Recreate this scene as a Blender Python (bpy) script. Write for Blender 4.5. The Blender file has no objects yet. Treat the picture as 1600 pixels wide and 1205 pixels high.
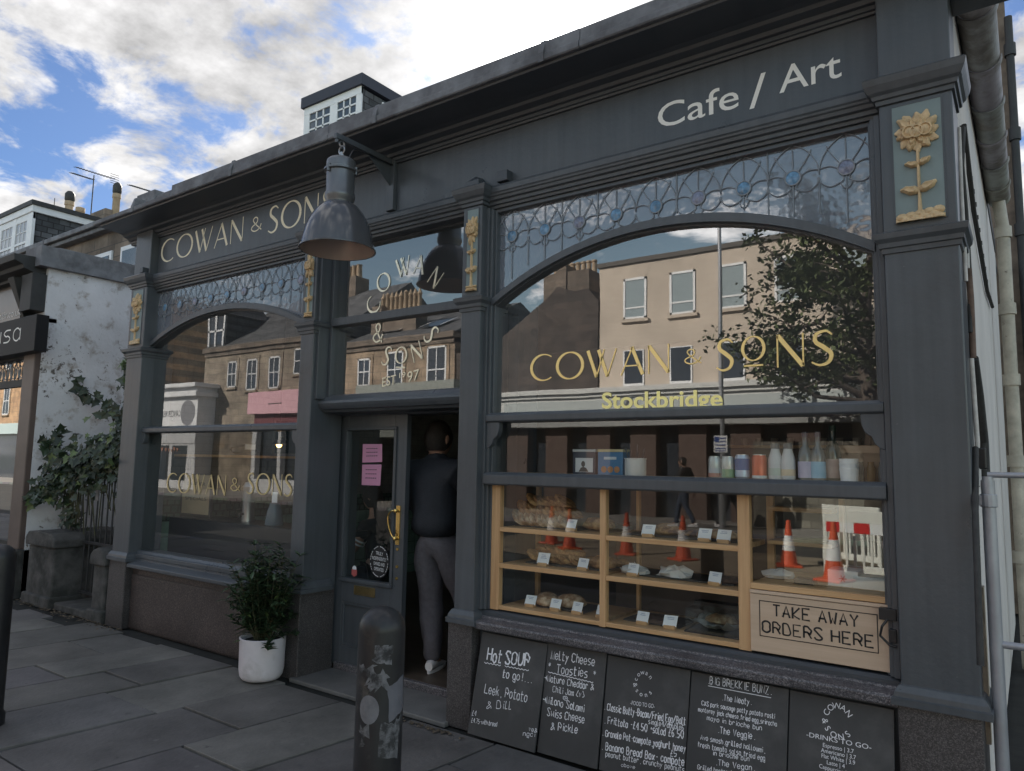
import bpy, bmesh, math, random
from mathutils import Vector, Matrix, noise

RND = random.Random(11)
SC = bpy.context.scene
COL = SC.collection

# ------------------------------------------------------------------ camera
F_PX, YAW, PITCH, ROLL = 1130.1, -0.62098880, 0.10704, 0.0173347
CAM = Vector((0.0, -3.4, 1.51))
_cy, _sy, _cp, _sp = math.cos(YAW), math.sin(YAW), math.cos(PITCH), math.sin(PITCH)
FWD = Vector((_sy * _cp, _cy * _cp, _sp))
_r0 = Vector((_cy, -_sy, 0))
_u0 = _r0.cross(FWD)
RIGHT = math.cos(ROLL) * _r0 + math.sin(ROLL) * _u0
UP = -math.sin(ROLL) * _r0 + math.cos(ROLL) * _u0
cd = bpy.data.cameras.new("camera")
cam = bpy.data.objects.new("camera", cd)
COL.objects.link(cam)
cd.sensor_width = 36.0
cd.lens = F_PX / 1600 * 36.0
cd.clip_start = 0.05
cd.clip_end = 3000
cam.matrix_world = Matrix(((RIGHT.x, UP.x, -FWD.x, CAM.x), (RIGHT.y, UP.y, -FWD.y, CAM.y), (RIGHT.z, UP.z, -FWD.z, CAM.z), (0, 0, 0, 1)))
SC.camera = cam

# ------------------------------------------------------------------ light and sky
SUNDIR = Vector((-0.523, 0.786, 0.576)).normalized()
SUN_EL = math.asin(SUNDIR.z)
SUN_AZ = math.atan2(SUNDIR.x, SUNDIR.y)
ld = bpy.data.lights.new("sun", 'SUN')
ld.energy = 4.2
ld.angle = math.radians(0.5)
ld.color = (1.0, 0.93, 0.82)
sun = bpy.data.objects.new("sun", ld)
COL.objects.link(sun)
sun.rotation_euler = (-SUNDIR).to_track_quat('-Z', 'Y').to_euler()
sun.location = (0, 0, 30)

W = bpy.data.worlds.new("World")
SC.world = W
W.use_nodes = True
wn, wl = W.node_tree.nodes, W.node_tree.links
wn.clear()


def N(nodes, t, **kw):
    n = nodes.new(t)
    for k, v in kw.items():
        if k in n.inputs.keys():
            n.inputs[k].default_value = v
        else:
            setattr(n, k, v)
    return n


def mathn(nodes, links, op, a, b=None, c=None, clamp=False):
    n = nodes.new('ShaderNodeMath')
    n.operation = op
    n.use_clamp = clamp
    for i, v in enumerate((a, b, c)):
        if v is None:
            continue
        if isinstance(v, (int, float)):
            n.inputs[i].default_value = v
        else:
            links.new(v, n.inputs[i])
    return n.outputs[0]


sky = N(wn, 'ShaderNodeTexSky', sky_type='NISHITA', sun_disc=False)
sky.sun_elevation = SUN_EL
sky.sun_rotation = SUN_AZ
sky.air_density = 1.0
sky.dust_density = 0.6
sky.ozone_density = 2.0
tc = N(wn, 'ShaderNodeTexCoord')
sep = N(wn, 'ShaderNodeSeparateXYZ')
wl.new(tc.outputs['Generated'], sep.inputs[0])
zz = mathn(wn, wl, 'MAXIMUM', sep.outputs[2], 0.0)
zz = mathn(wn, wl, 'ADD', zz, 0.22)
ux = mathn(wn, wl, 'DIVIDE', sep.outputs[0], zz)
uy = mathn(wn, wl, 'DIVIDE', sep.outputs[1], zz)
cmb = N(wn, 'ShaderNodeCombineXYZ')
wl.new(ux, cmb.inputs[0])
wl.new(uy, cmb.inputs[1])
cmb.inputs[2].default_value = 8.4
n1 = N(wn, 'ShaderNodeTexNoise', Scale=4.6, Detail=11.0, Roughness=0.60, Distortion=0.25)
n2 = N(wn, 'ShaderNodeTexNoise', Scale=8.0, Detail=7.0, Roughness=0.6)
wl.new(cmb.outputs[0], n1.inputs['Vector'])
wl.new(cmb.outputs[0], n2.inputs['Vector'])
dot = N(wn, 'ShaderNodeVectorMath', operation='DOT_PRODUCT')
wl.new(tc.outputs['Generated'], dot.inputs[0])
dot.inputs[1].default_value = SUNDIR
dp = mathn(wn, wl, 'MAXIMUM', dot.outputs['Value'], 0.0)
near = mathn(wn, wl, 'POWER', dp, 5.0)
glow = mathn(wn, wl, 'POWER', dp, 120.0)
glow2 = mathn(wn, wl, 'POWER', dp, 900.0)
cov = mathn(wn, wl, 'MULTIPLY_ADD', near, 0.10, n1.outputs['Fac'])
cov = mathn(wn, wl, 'MULTIPLY_ADD', dot.outputs['Value'], 0.085, cov)
mr = N(wn, 'ShaderNodeMapRange', interpolation_type='SMOOTHSTEP')
mr.inputs['From Min'].default_value = 0.515
mr.inputs['From Max'].default_value = 0.645
wl.new(cov, mr.inputs['Value'])
back = mathn(wn, wl, 'MULTIPLY_ADD', dot.outputs['Value'], -1.05, 1.50)  # clouds away from the sun brightened as added fill for the shaded front
cb = mathn(wn, wl, 'MULTIPLY_ADD', n2.outputs['Fac'], 14.0, 0.3)
cb = mathn(wn, wl, 'MULTIPLY', cb, back)
cb = mathn(wn, wl, 'MULTIPLY_ADD', glow, 10.0, cb)
cb = mathn(wn, wl, 'MULTIPLY_ADD', glow2, 60.0, cb)
ccol = N(wn, 'ShaderNodeCombineColor')
wl.new(cb, ccol.inputs[0])
wl.new(mathn(wn, wl, 'MULTIPLY', cb, 0.99), ccol.inputs[1])
wl.new(mathn(wn, wl, 'MULTIPLY', cb, 0.99), ccol.inputs[2])
mixc = N(wn, 'ShaderNodeMix', data_type='RGBA')
wl.new(mr.outputs[0], mixc.inputs['Factor'])
skt = N(wn, 'ShaderNodeMix', data_type='RGBA', blend_type='MULTIPLY')
skt.inputs['Factor'].default_value = 1.0
wl.new(sky.outputs[0], skt.inputs[6])
skm = N(wn, 'ShaderNodeMix', data_type='RGBA')
wl.new(mathn(wn, wl, 'MULTIPLY_ADD', dot.outputs['Value'], 0.9, 0.3, clamp=True), skm.inputs['Factor'])
skm.inputs[6].default_value = (1.75, 1.55, 1.20, 1)  # sky raised on the side away from the sun, adding to the fill
skm.inputs[7].default_value = (0.33, 0.42, 0.56, 1)
wl.new(skm.outputs[2], skt.inputs[7])
wl.new(skt.outputs[2], mixc.inputs[6])
wl.new(ccol.outputs[0], mixc.inputs[7])
bg = N(wn, 'ShaderNodeBackground', Strength=0.085)
wl.new(mixc.outputs[2], bg.inputs[0])
wo = N(wn, 'ShaderNodeOutputWorld')
wl.new(bg.outputs[0], wo.inputs[0])

SC.view_settings.view_transform = 'Standard'
SC.view_settings.look = 'None'
SC.view_settings.gamma = 1.0
SC.view_settings.exposure = 1.2
SC.render.engine = 'CYCLES'
SC.cycles.use_denoising = True
SC.cycles.max_bounces = 8
SC.cycles.transparent_max_bounces = 24
SC.cycles.glossy_bounces = 4
SC.cycles.sample_clamp_indirect = 6.0


# ------------------------------------------------------------------ from photo pixel (1600 x 1205) to the place
def _ray(px, py):
    return FWD + RIGHT * ((px - 800) / F_PX) + UP * ((602.5 - py) / F_PX)


def at(px, py, y=0.0):
    d = _ray(px, py)
    return CAM + d * ((y - CAM.y) / d.y)


def atx(px, py, x):
    d = _ray(px, py)
    return CAM + d * ((x - CAM.x) / d.x)


def mir(px, py, s, g=0.12):
    d = _ray(px, py)
    t = (s + 3.4 + 2 * g) / d.y
    return Vector((d.x * t, -s, 1.51 + d.z * t))


# ------------------------------------------------------------------ materials
def base(name):
    m = bpy.data.materials.new(name)
    m.use_nodes = True
    nt = m.node_tree
    b = nt.nodes['Principled BSDF']
    return m, nt.nodes, nt.links, b


def pm(name, col, rough=0.5, metal=0.0, var=0.0, vs=4.0, bump=0.0, bs=60.0, spec=0.5, coat=0.0, col2=None, c2s=3.0, lo=0.45, hi=0.6, detail=6.0, rvar=0.0):
    """principled with noise tint, an optional second colour in patches, and noise bump"""
    m, n, l, b = base(name)
    b.inputs['Roughness'].default_value = rough
    b.inputs['Metallic'].default_value = metal
    b.inputs['Specular IOR Level'].default_value = spec
    b.inputs['Coat Weight'].default_value = coat
    b.inputs['Coat Roughness'].default_value = 0.12
    t = N(n, 'ShaderNodeTexCoord')
    cur = None
    rgb = N(n, 'ShaderNodeRGB')
    rgb.outputs[0].default_value = (*col, 1)
    cur = rgb.outputs[0]
    if col2 is not None:
        nz = N(n, 'ShaderNodeTexNoise', Scale=c2s, Detail=detail, Roughness=0.65)
        l.new(t.outputs['Object'], nz.inputs['Vector'])
        r = N(n, 'ShaderNodeMapRange')
        r.inputs['From Min'].default_value = lo
        r.inputs['From Max'].default_value = hi
        l.new(nz.outputs['Fac'], r.inputs['Value'])
        mx = N(n, 'ShaderNodeMix', data_type='RGBA')
        l.new(r.outputs[0], mx.inputs['Factor'])
        l.new(cur, mx.inputs[6])
        mx.inputs[7].default_value = (*col2, 1)
        cur = mx.outputs[2]
    if var > 0:
        nz = N(n, 'ShaderNodeTexNoise', Scale=vs, Detail=6.0, Roughness=0.6)
        l.new(t.outputs['Object'], nz.inputs['Vector'])
        r = N(n, 'ShaderNodeMapRange')
        r.inputs['From Min'].default_value = 0.3
        r.inputs['From Max'].default_value = 0.7
        r.inputs['To Min'].default_value = 1 - var
        r.inputs['To Max'].default_value = 1 + var
        l.new(nz.outputs['Fac'], r.inputs['Value'])
        mx = N(n, 'ShaderNodeMix', data_type='RGBA', blend_type='MULTIPLY')
        mx.inputs['Factor'].default_value = 1
        l.new(cur, mx.inputs[6])
        l.new(r.outputs[0], mx.inputs[7])
        cur = mx.outputs[2]
        if rvar:
            rr = N(n, 'ShaderNodeMapRange')
            rr.inputs['From Min'].default_value = 0.3
            rr.inputs['From Max'].default_value = 0.7
            rr.inputs['To Min'].default_value = rough - rvar
            rr.inputs['To Max'].default_value = rough + rvar
            l.new(nz.outputs['Fac'], rr.inputs['Value'])
            l.new(rr.outputs[0], b.inputs['Roughness'])
    l.new(cur, b.inputs['Base Color'])
    if bump > 0:
        nz = N(n, 'ShaderNodeTexNoise', Scale=bs, Detail=4.0)
        l.new(t.outputs['Object'], nz.inputs['Vector'])
        bp = N(n, 'ShaderNodeBump', Strength=bump, Distance=0.01)
        l.new(nz.outputs['Fac'], bp.inputs['Height'])
        l.new(bp.outputs[0], b.inputs['Normal'])
    return m


def coursed(name, c1, c2, mortar, bw, bh, axis='x', rough=0.85, msize=0.012, dirt=None, off=0.5, bump=0.6):
    """coursed stone / slate on a wall; axis = the horizontal axis the wall runs along"""
    m, n, l, b = base(name)
    b.inputs['Roughness'].default_value = rough
    t = N(n, 'ShaderNodeTexCoord')
    s = N(n, 'ShaderNodeSeparateXYZ')
    l.new(t.outputs['Object'], s.inputs[0])
    c = N(n, 'ShaderNodeCombineXYZ')
    l.new(s.outputs[0 if axis == 'x' else 1], c.inputs[0])
    l.new(s.outputs[2], c.inputs[1])
    br = N(n, 'ShaderNodeTexBrick', Scale=1.0)
    br.inputs['Brick Width'].default_value = bw
    br.inputs['Row Height'].default_value = bh
    br.inputs['Mortar Size'].default_value = msize
    br.inputs['Mortar Smooth'].default_value = 0.3
    br.inputs['Color1'].default_value = (*c1, 1)
    br.inputs['Color2'].default_value = (*c2, 1)
    br.inputs['Mortar'].default_value = (*mortar, 1)
    br.offset = off
    l.new(c.outputs[0], br.inputs['Vector'])
    nz = N(n, 'ShaderNodeTexNoise', Scale=1.3, Detail=8.0, Roughness=0.7)
    l.new(t.outputs['Object'], nz.inputs['Vector'])
    r = N(n, 'ShaderNodeMapRange')
    r.inputs['From Min'].default_value = 0.35
    r.inputs['From Max'].default_value = 0.65
    r.inputs['To Min'].default_value = 0.55
    r.inputs['To Max'].default_value = 1.15
    l.new(nz.outputs['Fac'], r.inputs['Value'])
    mx = N(n, 'ShaderNodeMix', data_type='RGBA', blend_type='MULTIPLY')
    mx.inputs['Factor'].default_value = 1
    l.new(br.outputs['Color'], mx.inputs[6])
    l.new(r.outputs[0], mx.inputs[7])
    l.new(mx.outputs[2], b.inputs['Base Color'])
    bp = N(n, 'ShaderNodeBump', Strength=bump, Distance=0.02)
    l.new(br.outputs['Color'], bp.inputs['Height'])
    l.new(bp.outputs[0], b.inputs['Normal'])
    return m


def glassm(name, refl=1.0, tint=(0.93, 0.96, 0.95), rough=0.0, wob=0.02, body=None, bodyfac=0.0, wobs=2.5):
    """window glass: a fresnel share mirrored, the rest let through; old panes are never quite flat"""
    m, n, l, b = base(name)
    n.remove(b)
    out = n['Material Output']
    ge = N(n, 'ShaderNodeNewGeometry')
    dt = N(n, 'ShaderNodeVectorMath', operation='DOT_PRODUCT')
    l.new(ge.outputs['Normal'], dt.inputs[0])
    l.new(ge.outputs['Incoming'], dt.inputs[1])
    c1 = mathn(n, l, 'SUBTRACT', 1.0, mathn(n, l, 'ABSOLUTE', dt.outputs['Value']), clamp=True)
    f = mathn(n, l, 'MULTIPLY_ADD', mathn(n, l, 'POWER', c1, 5.0), 0.9 * refl, 0.085 * refl, clamp=True)
    gl = N(n, 'ShaderNodeBsdfGlossy', Roughness=rough)
    gl.inputs['Color'].default_value = (1, 1, 1, 1)
    tr = N(n, 'ShaderNodeBsdfTransparent')
    tr.inputs['Color'].default_value = (*tint, 1)
    last = tr.outputs[0]
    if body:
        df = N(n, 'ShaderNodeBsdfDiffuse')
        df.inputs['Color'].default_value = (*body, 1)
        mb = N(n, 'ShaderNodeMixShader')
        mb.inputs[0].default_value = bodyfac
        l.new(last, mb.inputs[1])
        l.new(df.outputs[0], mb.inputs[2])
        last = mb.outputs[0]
    mx = N(n, 'ShaderNodeMixShader')
    l.new(f, mx.inputs[0])
    l.new(last, mx.inputs[1])
    l.new(gl.outputs[0], mx.inputs[2])
    l.new(mx.outputs[0], out.inputs[0])
    if wob:
        t = N(n, 'ShaderNodeTexCoord')
        nz = N(n, 'ShaderNodeTexNoise', Scale=wobs, Detail=1.0)
        l.new(t.outputs['Object'], nz.inputs['Vector'])
        bp = N(n, 'ShaderNodeBump', Strength=wob, Distance=0.1)
        l.new(nz.outputs['Fac'], bp.inputs['Height'])
        l.new(bp.outputs[0], gl.inputs['Normal'])
    return m


def woodm(name, c1, c2, axis=0, rough=0.5, scale=1.0):
    m, n, l, b = base(name)
    b.inputs['Roughness'].default_value = rough
    t = N(n, 'ShaderNodeTexCoord')
    mp = N(n, 'ShaderNodeMapping')
    s = [38.0 * scale] * 3
    s[axis] = 1.6 * scale
    mp.inputs['Scale'].default_value = s
    l.new(t.outputs['Object'], mp.inputs['Vector'])
    nz = N(n, 'ShaderNodeTexNoise', Scale=1.0, Detail=5.0, Roughness=0.6, Distortion=0.6)
    l.new(mp.outputs[0], nz.inputs['Vector'])
    r = N(n, 'ShaderNodeMapRange')
    r.inputs['From Min'].default_value = 0.32
    r.inputs['From Max'].default_value = 0.68
    l.new(nz.outputs['Fac'], r.inputs['Value'])
    mx = N(n, 'ShaderNodeMix', data_type='RGBA')
    l.new(r.outputs[0], mx.inputs['Factor'])
    mx.inputs[6].default_value = (*c1, 1)
    mx.inputs[7].default_value = (*c2, 1)
    l.new(mx.outputs[2], b.inputs['Base Color'])
    return m


def speckle(name, c1, c2, c3, rough=0.4, scale=160.0):
    m, n, l, b = base(name)
    b.inputs['Roughness'].default_value = rough
    t = N(n, 'ShaderNodeTexCoord')
    v = N(n, 'ShaderNodeTexVoronoi', Scale=scale)
    l.new(t.outputs['Object'], v.inputs['Vector'])
    hs = N(n, 'ShaderNodeSeparateColor')
    l.new(v.outputs['Color'], hs.inputs[0])
    cr = N(n, 'ShaderNodeValToRGB')
    cr.color_ramp.elements[0].color = (*c1, 1)
    cr.color_ramp.elements[1].color = (*c3, 1)
    e = cr.color_ramp.elements.new(0.55)
    e.color = (*c2, 1)
    cr.color_ramp.elements[2].position = 0.97
    l.new(hs.outputs[0], cr.inputs[0])
    nz = N(n, 'ShaderNodeTexNoise', Scale=2.5, Detail=6.0)
    l.new(t.outputs['Object'], nz.inputs['Vector'])
    r = N(n, 'ShaderNodeMapRange')
    r.inputs['From Min'].default_value = 0.3
    r.inputs['From Max'].default_value = 0.7
    r.inputs['To Min'].default_value = 0.65
    r.inputs['To Max'].default_value = 1.25
    l.new(nz.outputs['Fac'], r.inputs['Value'])
    mx = N(n, 'ShaderNodeMix', data_type='RGBA', blend_type='MULTIPLY')
    mx.inputs['Factor'].default_value = 1
    l.new(cr.outputs[0], mx.inputs[6])
    l.new(r.outputs[0], mx.inputs[7])
    l.new(mx.outputs[2], b.inputs['Base Color'])
    return m


def attrm(name, rough=0.6, var=0.15, vs=3.0, bump=0.0, bs=40.0, spec=0.5, trans=0.0, stain=None):
    """colour from a per-face attribute (each slab, leaf or slate its own tint)"""
    m, n, l, b = base(name)
    b.inputs['Roughness'].default_value = rough
    b.inputs['Specular IOR Level'].default_value = spec
    a = N(n, 'ShaderNodeAttribute', attribute_name='tint')
    t = N(n, 'ShaderNodeTexCoord')
    nz = N(n, 'ShaderNodeTexNoise', Scale=vs, Detail=7.0, Roughness=0.65)
    l.new(t.outputs['Object'], nz.inputs['Vector'])
    r = N(n, 'ShaderNodeMapRange')
    r.inputs['From Min'].default_value = 0.3
    r.inputs['From Max'].default_value = 0.7
    r.inputs['To Min'].default_value = 1 - var
    r.inputs['To Max'].default_value = 1 + var
    l.new(nz.outputs['Fac'], r.inputs['Value'])
    mx = N(n, 'ShaderNodeMix', data_type='RGBA', blend_type='MULTIPLY')
    mx.inputs['Factor'].default_value = 1
    l.new(a.outputs['Color'], mx.inputs[6])
    l.new(r.outputs[0], mx.inputs[7])
    cur = mx.outputs[2]
    if stain:
        nz2 = N(n, 'ShaderNodeTexNoise', Scale=9.0, Detail=9.0, Roughness=0.75)
        l.new(t.outputs['Object'], nz2.inputs['Vector'])
        r2 = N(n, 'ShaderNodeMapRange')
        r2.inputs['From Min'].default_value = 0.6
        r2.inputs['From Max'].default_value = 0.75
        l.new(nz2.outputs['Fac'], r2.inputs['Value'])
        m2 = N(n, 'ShaderNodeMix', data_type='RGBA')
        l.new(r2.outputs[0], m2.inputs['Factor'])
        l.new(cur, m2.inputs[6])
        m2.inputs[7].default_value = (*stain, 1)
        cur = m2.outputs[2]
    l.new(cur, b.inputs['Base Color'])
    if trans:
        b.inputs['Subsurface Weight'].default_value = 0.0
        b.inputs['Transmission Weight'].default_value = 0.0
    if bump:
        nb = N(n, 'ShaderNodeTexNoise', Scale=bs, Detail=5.0)
        l.new(t.outputs['Object'], nb.inputs['Vector'])
        bp = N(n, 'ShaderNodeBump', Strength=bump, Distance=0.01)
        l.new(nb.outputs['Fac'], bp.inputs['Height'])
        l.new(bp.outputs[0], b.inputs['Normal'])
    return m


PAINT = (0.078, 0.087, 0.099)
M = {}
M['paint'] = pm('slate_blue_paint', PAINT, 0.36, var=0.13, vs=2.2, bump=0.10, bs=45, rvar=0.10, col2=(.072, .078, .088), c2s=1.6, lo=.5, hi=.7)
def streaks(m, amt=.10):
    n, l = m.node_tree.nodes, m.node_tree.links
    b = n['Principled BSDF']
    src = b.inputs['Base Color'].links[0].from_socket
    t = N(n, 'ShaderNodeTexCoord')
    mp = N(n, 'ShaderNodeMapping')
    mp.inputs['Scale'].default_value = (26, 26, 1.4)
    l.new(t.outputs['Object'], mp.inputs['Vector'])
    z = N(n, 'ShaderNodeTexNoise', Scale=1.0, Detail=4.0)
    l.new(mp.outputs[0], z.inputs['Vector'])
    r = N(n, 'ShaderNodeMapRange')
    r.inputs['From Min'].default_value = .3
    r.inputs['From Max'].default_value = .7
    r.inputs['To Min'].default_value = 1 - amt
    r.inputs['To Max'].default_value = 1 + amt
    l.new(z.outputs['Fac'], r.inputs['Value'])
    x = N(n, 'ShaderNodeMix', data_type='RGBA', blend_type='MULTIPLY')
    x.inputs['Factor'].default_value = 1
    l.new(src, x.inputs[6])
    l.new(r.outputs[0], x.inputs[7])
    # chips and splashes
    v = N(n, 'ShaderNodeTexNoise', Scale=34.0, Detail=5.0, Roughness=.7)
    l.new(t.outputs['Object'], v.inputs['Vector'])
    r2 = N(n, 'ShaderNodeMapRange')
    r2.inputs['From Min'].default_value = .715
    r2.inputs['From Max'].default_value = .74
    l.new(v.outputs['Fac'], r2.inputs['Value'])
    y = N(n, 'ShaderNodeMix', data_type='RGBA')
    l.new(r2.outputs[0], y.inputs['Factor'])
    l.new(x.outputs[2], y.inputs[6])
    y.inputs[7].default_value = (.19, .19, .19, 1)
    l.new(y.outputs[2], b.inputs['Base Color'])


streaks(M['paint'])
M['paint_dark'] = pm('dark_paint', (0.056, 0.064, 0.076), 0.4, var=0.1, bump=0.05, bs=30)
M['plinth'] = speckle('granite_plinth', (0.036, 0.033, 0.034), (0.062, 0.056, 0.057), (0.13, 0.118, 0.118), 0.42, 260)
M['sill'] = speckle('granite_sill', (0.045, 0.043, 0.05), (0.10, 0.095, 0.105), (0.26, 0.24, 0.25), 0.34, 230)
M['riser'] = speckle('red_granite', (0.030, 0.025, 0.025), (0.058, 0.045, 0.043), (0.115, 0.088, 0.083), 0.45, 170)
M['lead'] = pm('lead_flashing', (0.16, 0.165, 0.18), 0.6, var=0.3, vs=5, bump=0.2, bs=12, col2=(0.10, 0.10, 0.11), c2s=4)
M['gold'] = pm('gilded_carving', (0.58, 0.42, 0.24), 0.55, metal=0.0, var=0.18, vs=30, bump=0.3, bs=90)
M['teal'] = pm('muted_teal_panel', (0.19, 0.245, 0.25), 0.5, var=0.12)
M['cream'] = pm('cream_sign_letters', (0.90, 0.81, 0.62), 0.45)
M['white_sign'] = pm('white_sign_letters', (0.88, 0.86, 0.82), 0.45)
M['leaf_gold'] = pm('gold_leaf_lettering', (0.95, 0.74, 0.33), 0.36, metal=0.75)
M['pale_gold'] = pm('pale_gold_lettering', (0.93, 0.88, 0.70), 0.36, metal=0.7)
M['yellow_vinyl'] = pm('pale_yellow_vinyl', (0.97, 0.92, 0.42), 0.34, metal=0.65)
M['dull_gold'] = pm('dull_gold_lettering', (0.62, 0.53, 0.30), 0.4, metal=0.6)
M['glass'] = glassm('window_glass', 2.7, wob=0.0026, body=(.62, .66, .72), bodyfac=.05)  # pale diffuse share painted into the pane as haze over the reflections
M['glass_old'] = glassm('old_window_glass', 1.9, wob=0.004, wobs=2.2, body=(.62, .66, .72), bodyfac=.04)  # a thinner share of the same painted haze
M['glass_lead'] = glassm('textured_leaded_glass', 1.6, rough=0.05, wob=0.012, wobs=20, body=(0.40, 0.44, 0.54), bodyfac=0.34)
M['glass_blue'] = pm('blue_glass_roundel', (0.10, 0.22, 0.36), 0.15, var=0.6, vs=40, spec=0.8)
M['glass_violet'] = pm('violet_glass_roundel', (0.17, 0.19, 0.28), 0.15, var=0.6, vs=40, spec=0.8)
M['came'] = pm('lead_came', (0.24, 0.26, 0.29), 0.5, metal=0.1)
M['oak'] = woodm('oak_vertical', (0.48, 0.27, 0.13), (0.64, 0.41, 0.22), axis=2)
M['oak_h'] = woodm('oak_horizontal', (0.46, 0.26, 0.12), (0.62, 0.40, 0.21), axis=0)
M['ply'] = woodm('birch_ply', (0.52, 0.38, 0.27), (0.62, 0.47, 0.35), axis=0, scale=0.5)
M['black'] = pm('black_plastic', (0.018, 0.018, 0.02), 0.4)
M['ink'] = pm('black_ink', (0.02, 0.02, 0.022), 0.6)
M['paper'] = pm('white_card', (0.78, 0.80, 0.83), 0.7)
M['pink'] = pm('pink_paper', (0.80, 0.36, 0.56), 0.7)
M['brass'] = pm('polished_brass', (0.80, 0.58, 0.22), 0.22, metal=1.0, var=0.1, vs=20)
M['chalkboard'] = pm('chalkboard_slate', (0.048, 0.049, 0.052), 0.55, var=0.25, vs=2.4, col2=(0.095, 0.094, 0.096), c2s=2.6, lo=.48, hi=.72)
M['chalk'] = pm('white_chalk_pen', (0.80, 0.80, 0.84), 0.9, var=0.12, vs=60)
M['slab'] = attrm('flagstone', 0.62, var=0.38, vs=2.2, bump=0.35, bs=38, stain=(0.045, 0.044, 0.046))
_n, _l = M['slab'].node_tree.nodes, M['slab'].node_tree.links
_b = _n['Principled BSDF']
_src = _b.inputs['Base Color'].links[0].from_socket
_t = N(_n, 'ShaderNodeTexCoord')
for _sc, _lim, _col in ((3.2, .055, (.20, .19, .185, 1)), (5.0, .045, (.035, .035, .035, 1))):
    _v = N(_n, 'ShaderNodeTexVoronoi', Scale=_sc)
    _l.new(_t.outputs['Object'], _v.inputs['Vector'])
    _r = N(_n, 'ShaderNodeMapRange')
    _r.inputs['From Min'].default_value = _lim
    _r.inputs['From Max'].default_value = _lim * .7
    _l.new(_v.outputs['Distance'], _r.inputs['Value'])
    _m = N(_n, 'ShaderNodeMix', data_type='RGBA')
    _l.new(mathn(_n, _l, 'MULTIPLY', _r.outputs[0], .55), _m.inputs['Factor'])
    _l.new(_src, _m.inputs[6])
    _m.inputs[7].default_value = _col
    _src = _m.outputs[2]
_l.new(_src, _b.inputs['Base Color'])
M['dirt'] = pm('joint_dirt', (0.02, 0.02, 0.018), 0.95, var=0.4, vs=8)
M['asphalt'] = pm('asphalt', (0.060, 0.057, 0.053), 0.9, var=0.25, vs=0.7, bump=0.5, bs=120, col2=(0.045, 0.043, 0.041), c2s=0.6)
M['ground'] = pm('far_ground', (0.07, 0.08, 0.05), 0.95, var=0.3, vs=0.05)
M['interior'] = pm('cafe_wall_paint', (0.16, 0.15, 0.15), 0.8, var=0.1)
M['ceiling'] = pm('cafe_ceiling', (0.28, 0.27, 0.27), 0.85, var=0.06)
M['floorb'] = woodm('cafe_floor', (0.06, 0.045, 0.035), (0.10, 0.075, 0.055), axis=0)
M['render'] = pm('peeling_white_render', (0.62, 0.62, 0.64), 0.9, var=0.16, vs=1.6, bump=0.6, bs=30, col2=(0.30, 0.26, 0.23), c2s=5.5, lo=0.54, hi=0.70, detail=12)
_n, _l = M['render'].node_tree.nodes, M['render'].node_tree.links
_b = _n['Principled BSDF']
_src = _b.inputs['Base Color'].links[0].from_socket
_t = N(_n, 'ShaderNodeTexCoord')
_z = N(_n, 'ShaderNodeTexNoise', Scale=16.0, Detail=8.0, Roughness=0.7, Distortion=0.4)
_l.new(_t.outputs['Object'], _z.inputs['Vector'])
_g = N(_n, 'ShaderNodeTexNoise', Scale=1.4, Detail=3.0)
_l.new(_t.outputs['Object'], _g.inputs['Vector'])
_s = mathn(_n, _l, 'MULTIPLY_ADD', _g.outputs['Fac'], 0.5, _z.outputs['Fac'])
_r = N(_n, 'ShaderNodeMapRange')
_r.inputs['From Min'].default_value = 0.86
_r.inputs['From Max'].default_value = 0.90
_l.new(_s, _r.inputs['Value'])
_m = N(_n, 'ShaderNodeMix', data_type='RGBA')
_l.new(_r.outputs[0], _m.inputs['Factor'])
_l.new(_src, _m.inputs[6])
_m.inputs[7].default_value = (0.13, 0.115, 0.105, 1)
_l.new(_m.outputs[2], _b.inputs['Base Color'])
M['whitewall'] = pm('painted_side_wall', (0.66, 0.62, 0.60), 0.8, var=0.10, vs=2, bump=0.3, bs=20)
M['stone'] = coursed('sooty_sandstone', (0.24, 0.19, 0.15), (0.16, 0.125, 0.10), (0.10, 0.09, 0.08), 0.62, 0.29)
M['slate'] = coursed('wall_slates', (0.05, 0.054, 0.06), (0.11, 0.115, 0.125), (0.02, 0.02, 0.022), 0.30, 0.17, axis='y', msize=0.016, bump=1.0)
M['slate_x'] = coursed('roof_slates', (0.07, 0.072, 0.078), (0.12, 0.122, 0.13), (0.03, 0.03, 0.032), 0.30, 0.2, axis='x', msize=0.01)
M['whitepaint'] = pm('white_gloss_paint', (0.72, 0.73, 0.75), 0.4, var=0.06)
M['darkpane'] = pm('dark_window_pane', (0.05, 0.06, 0.075), 0.06, spec=0.9)
M['iron'] = pm('weathered_black_iron', (0.03, 0.03, 0.032), 0.55, var=0.3, vs=20, bump=0.2)
M['gate_stone'] = pm('mossy_gate_stone', (0.075, 0.072, 0.07), 0.92, var=0.45, vs=6, bump=0.9, bs=18, col2=(0.035, 0.036, 0.034), c2s=4)
M['terracotta'] = pm('chimney_clay', (0.38, 0.29, 0.20), 0.85, var=0.2, vs=6)
M['soot'] = pm('sooty_metal', (0.03, 0.03, 0.03), 0.6, var=0.4)


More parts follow.
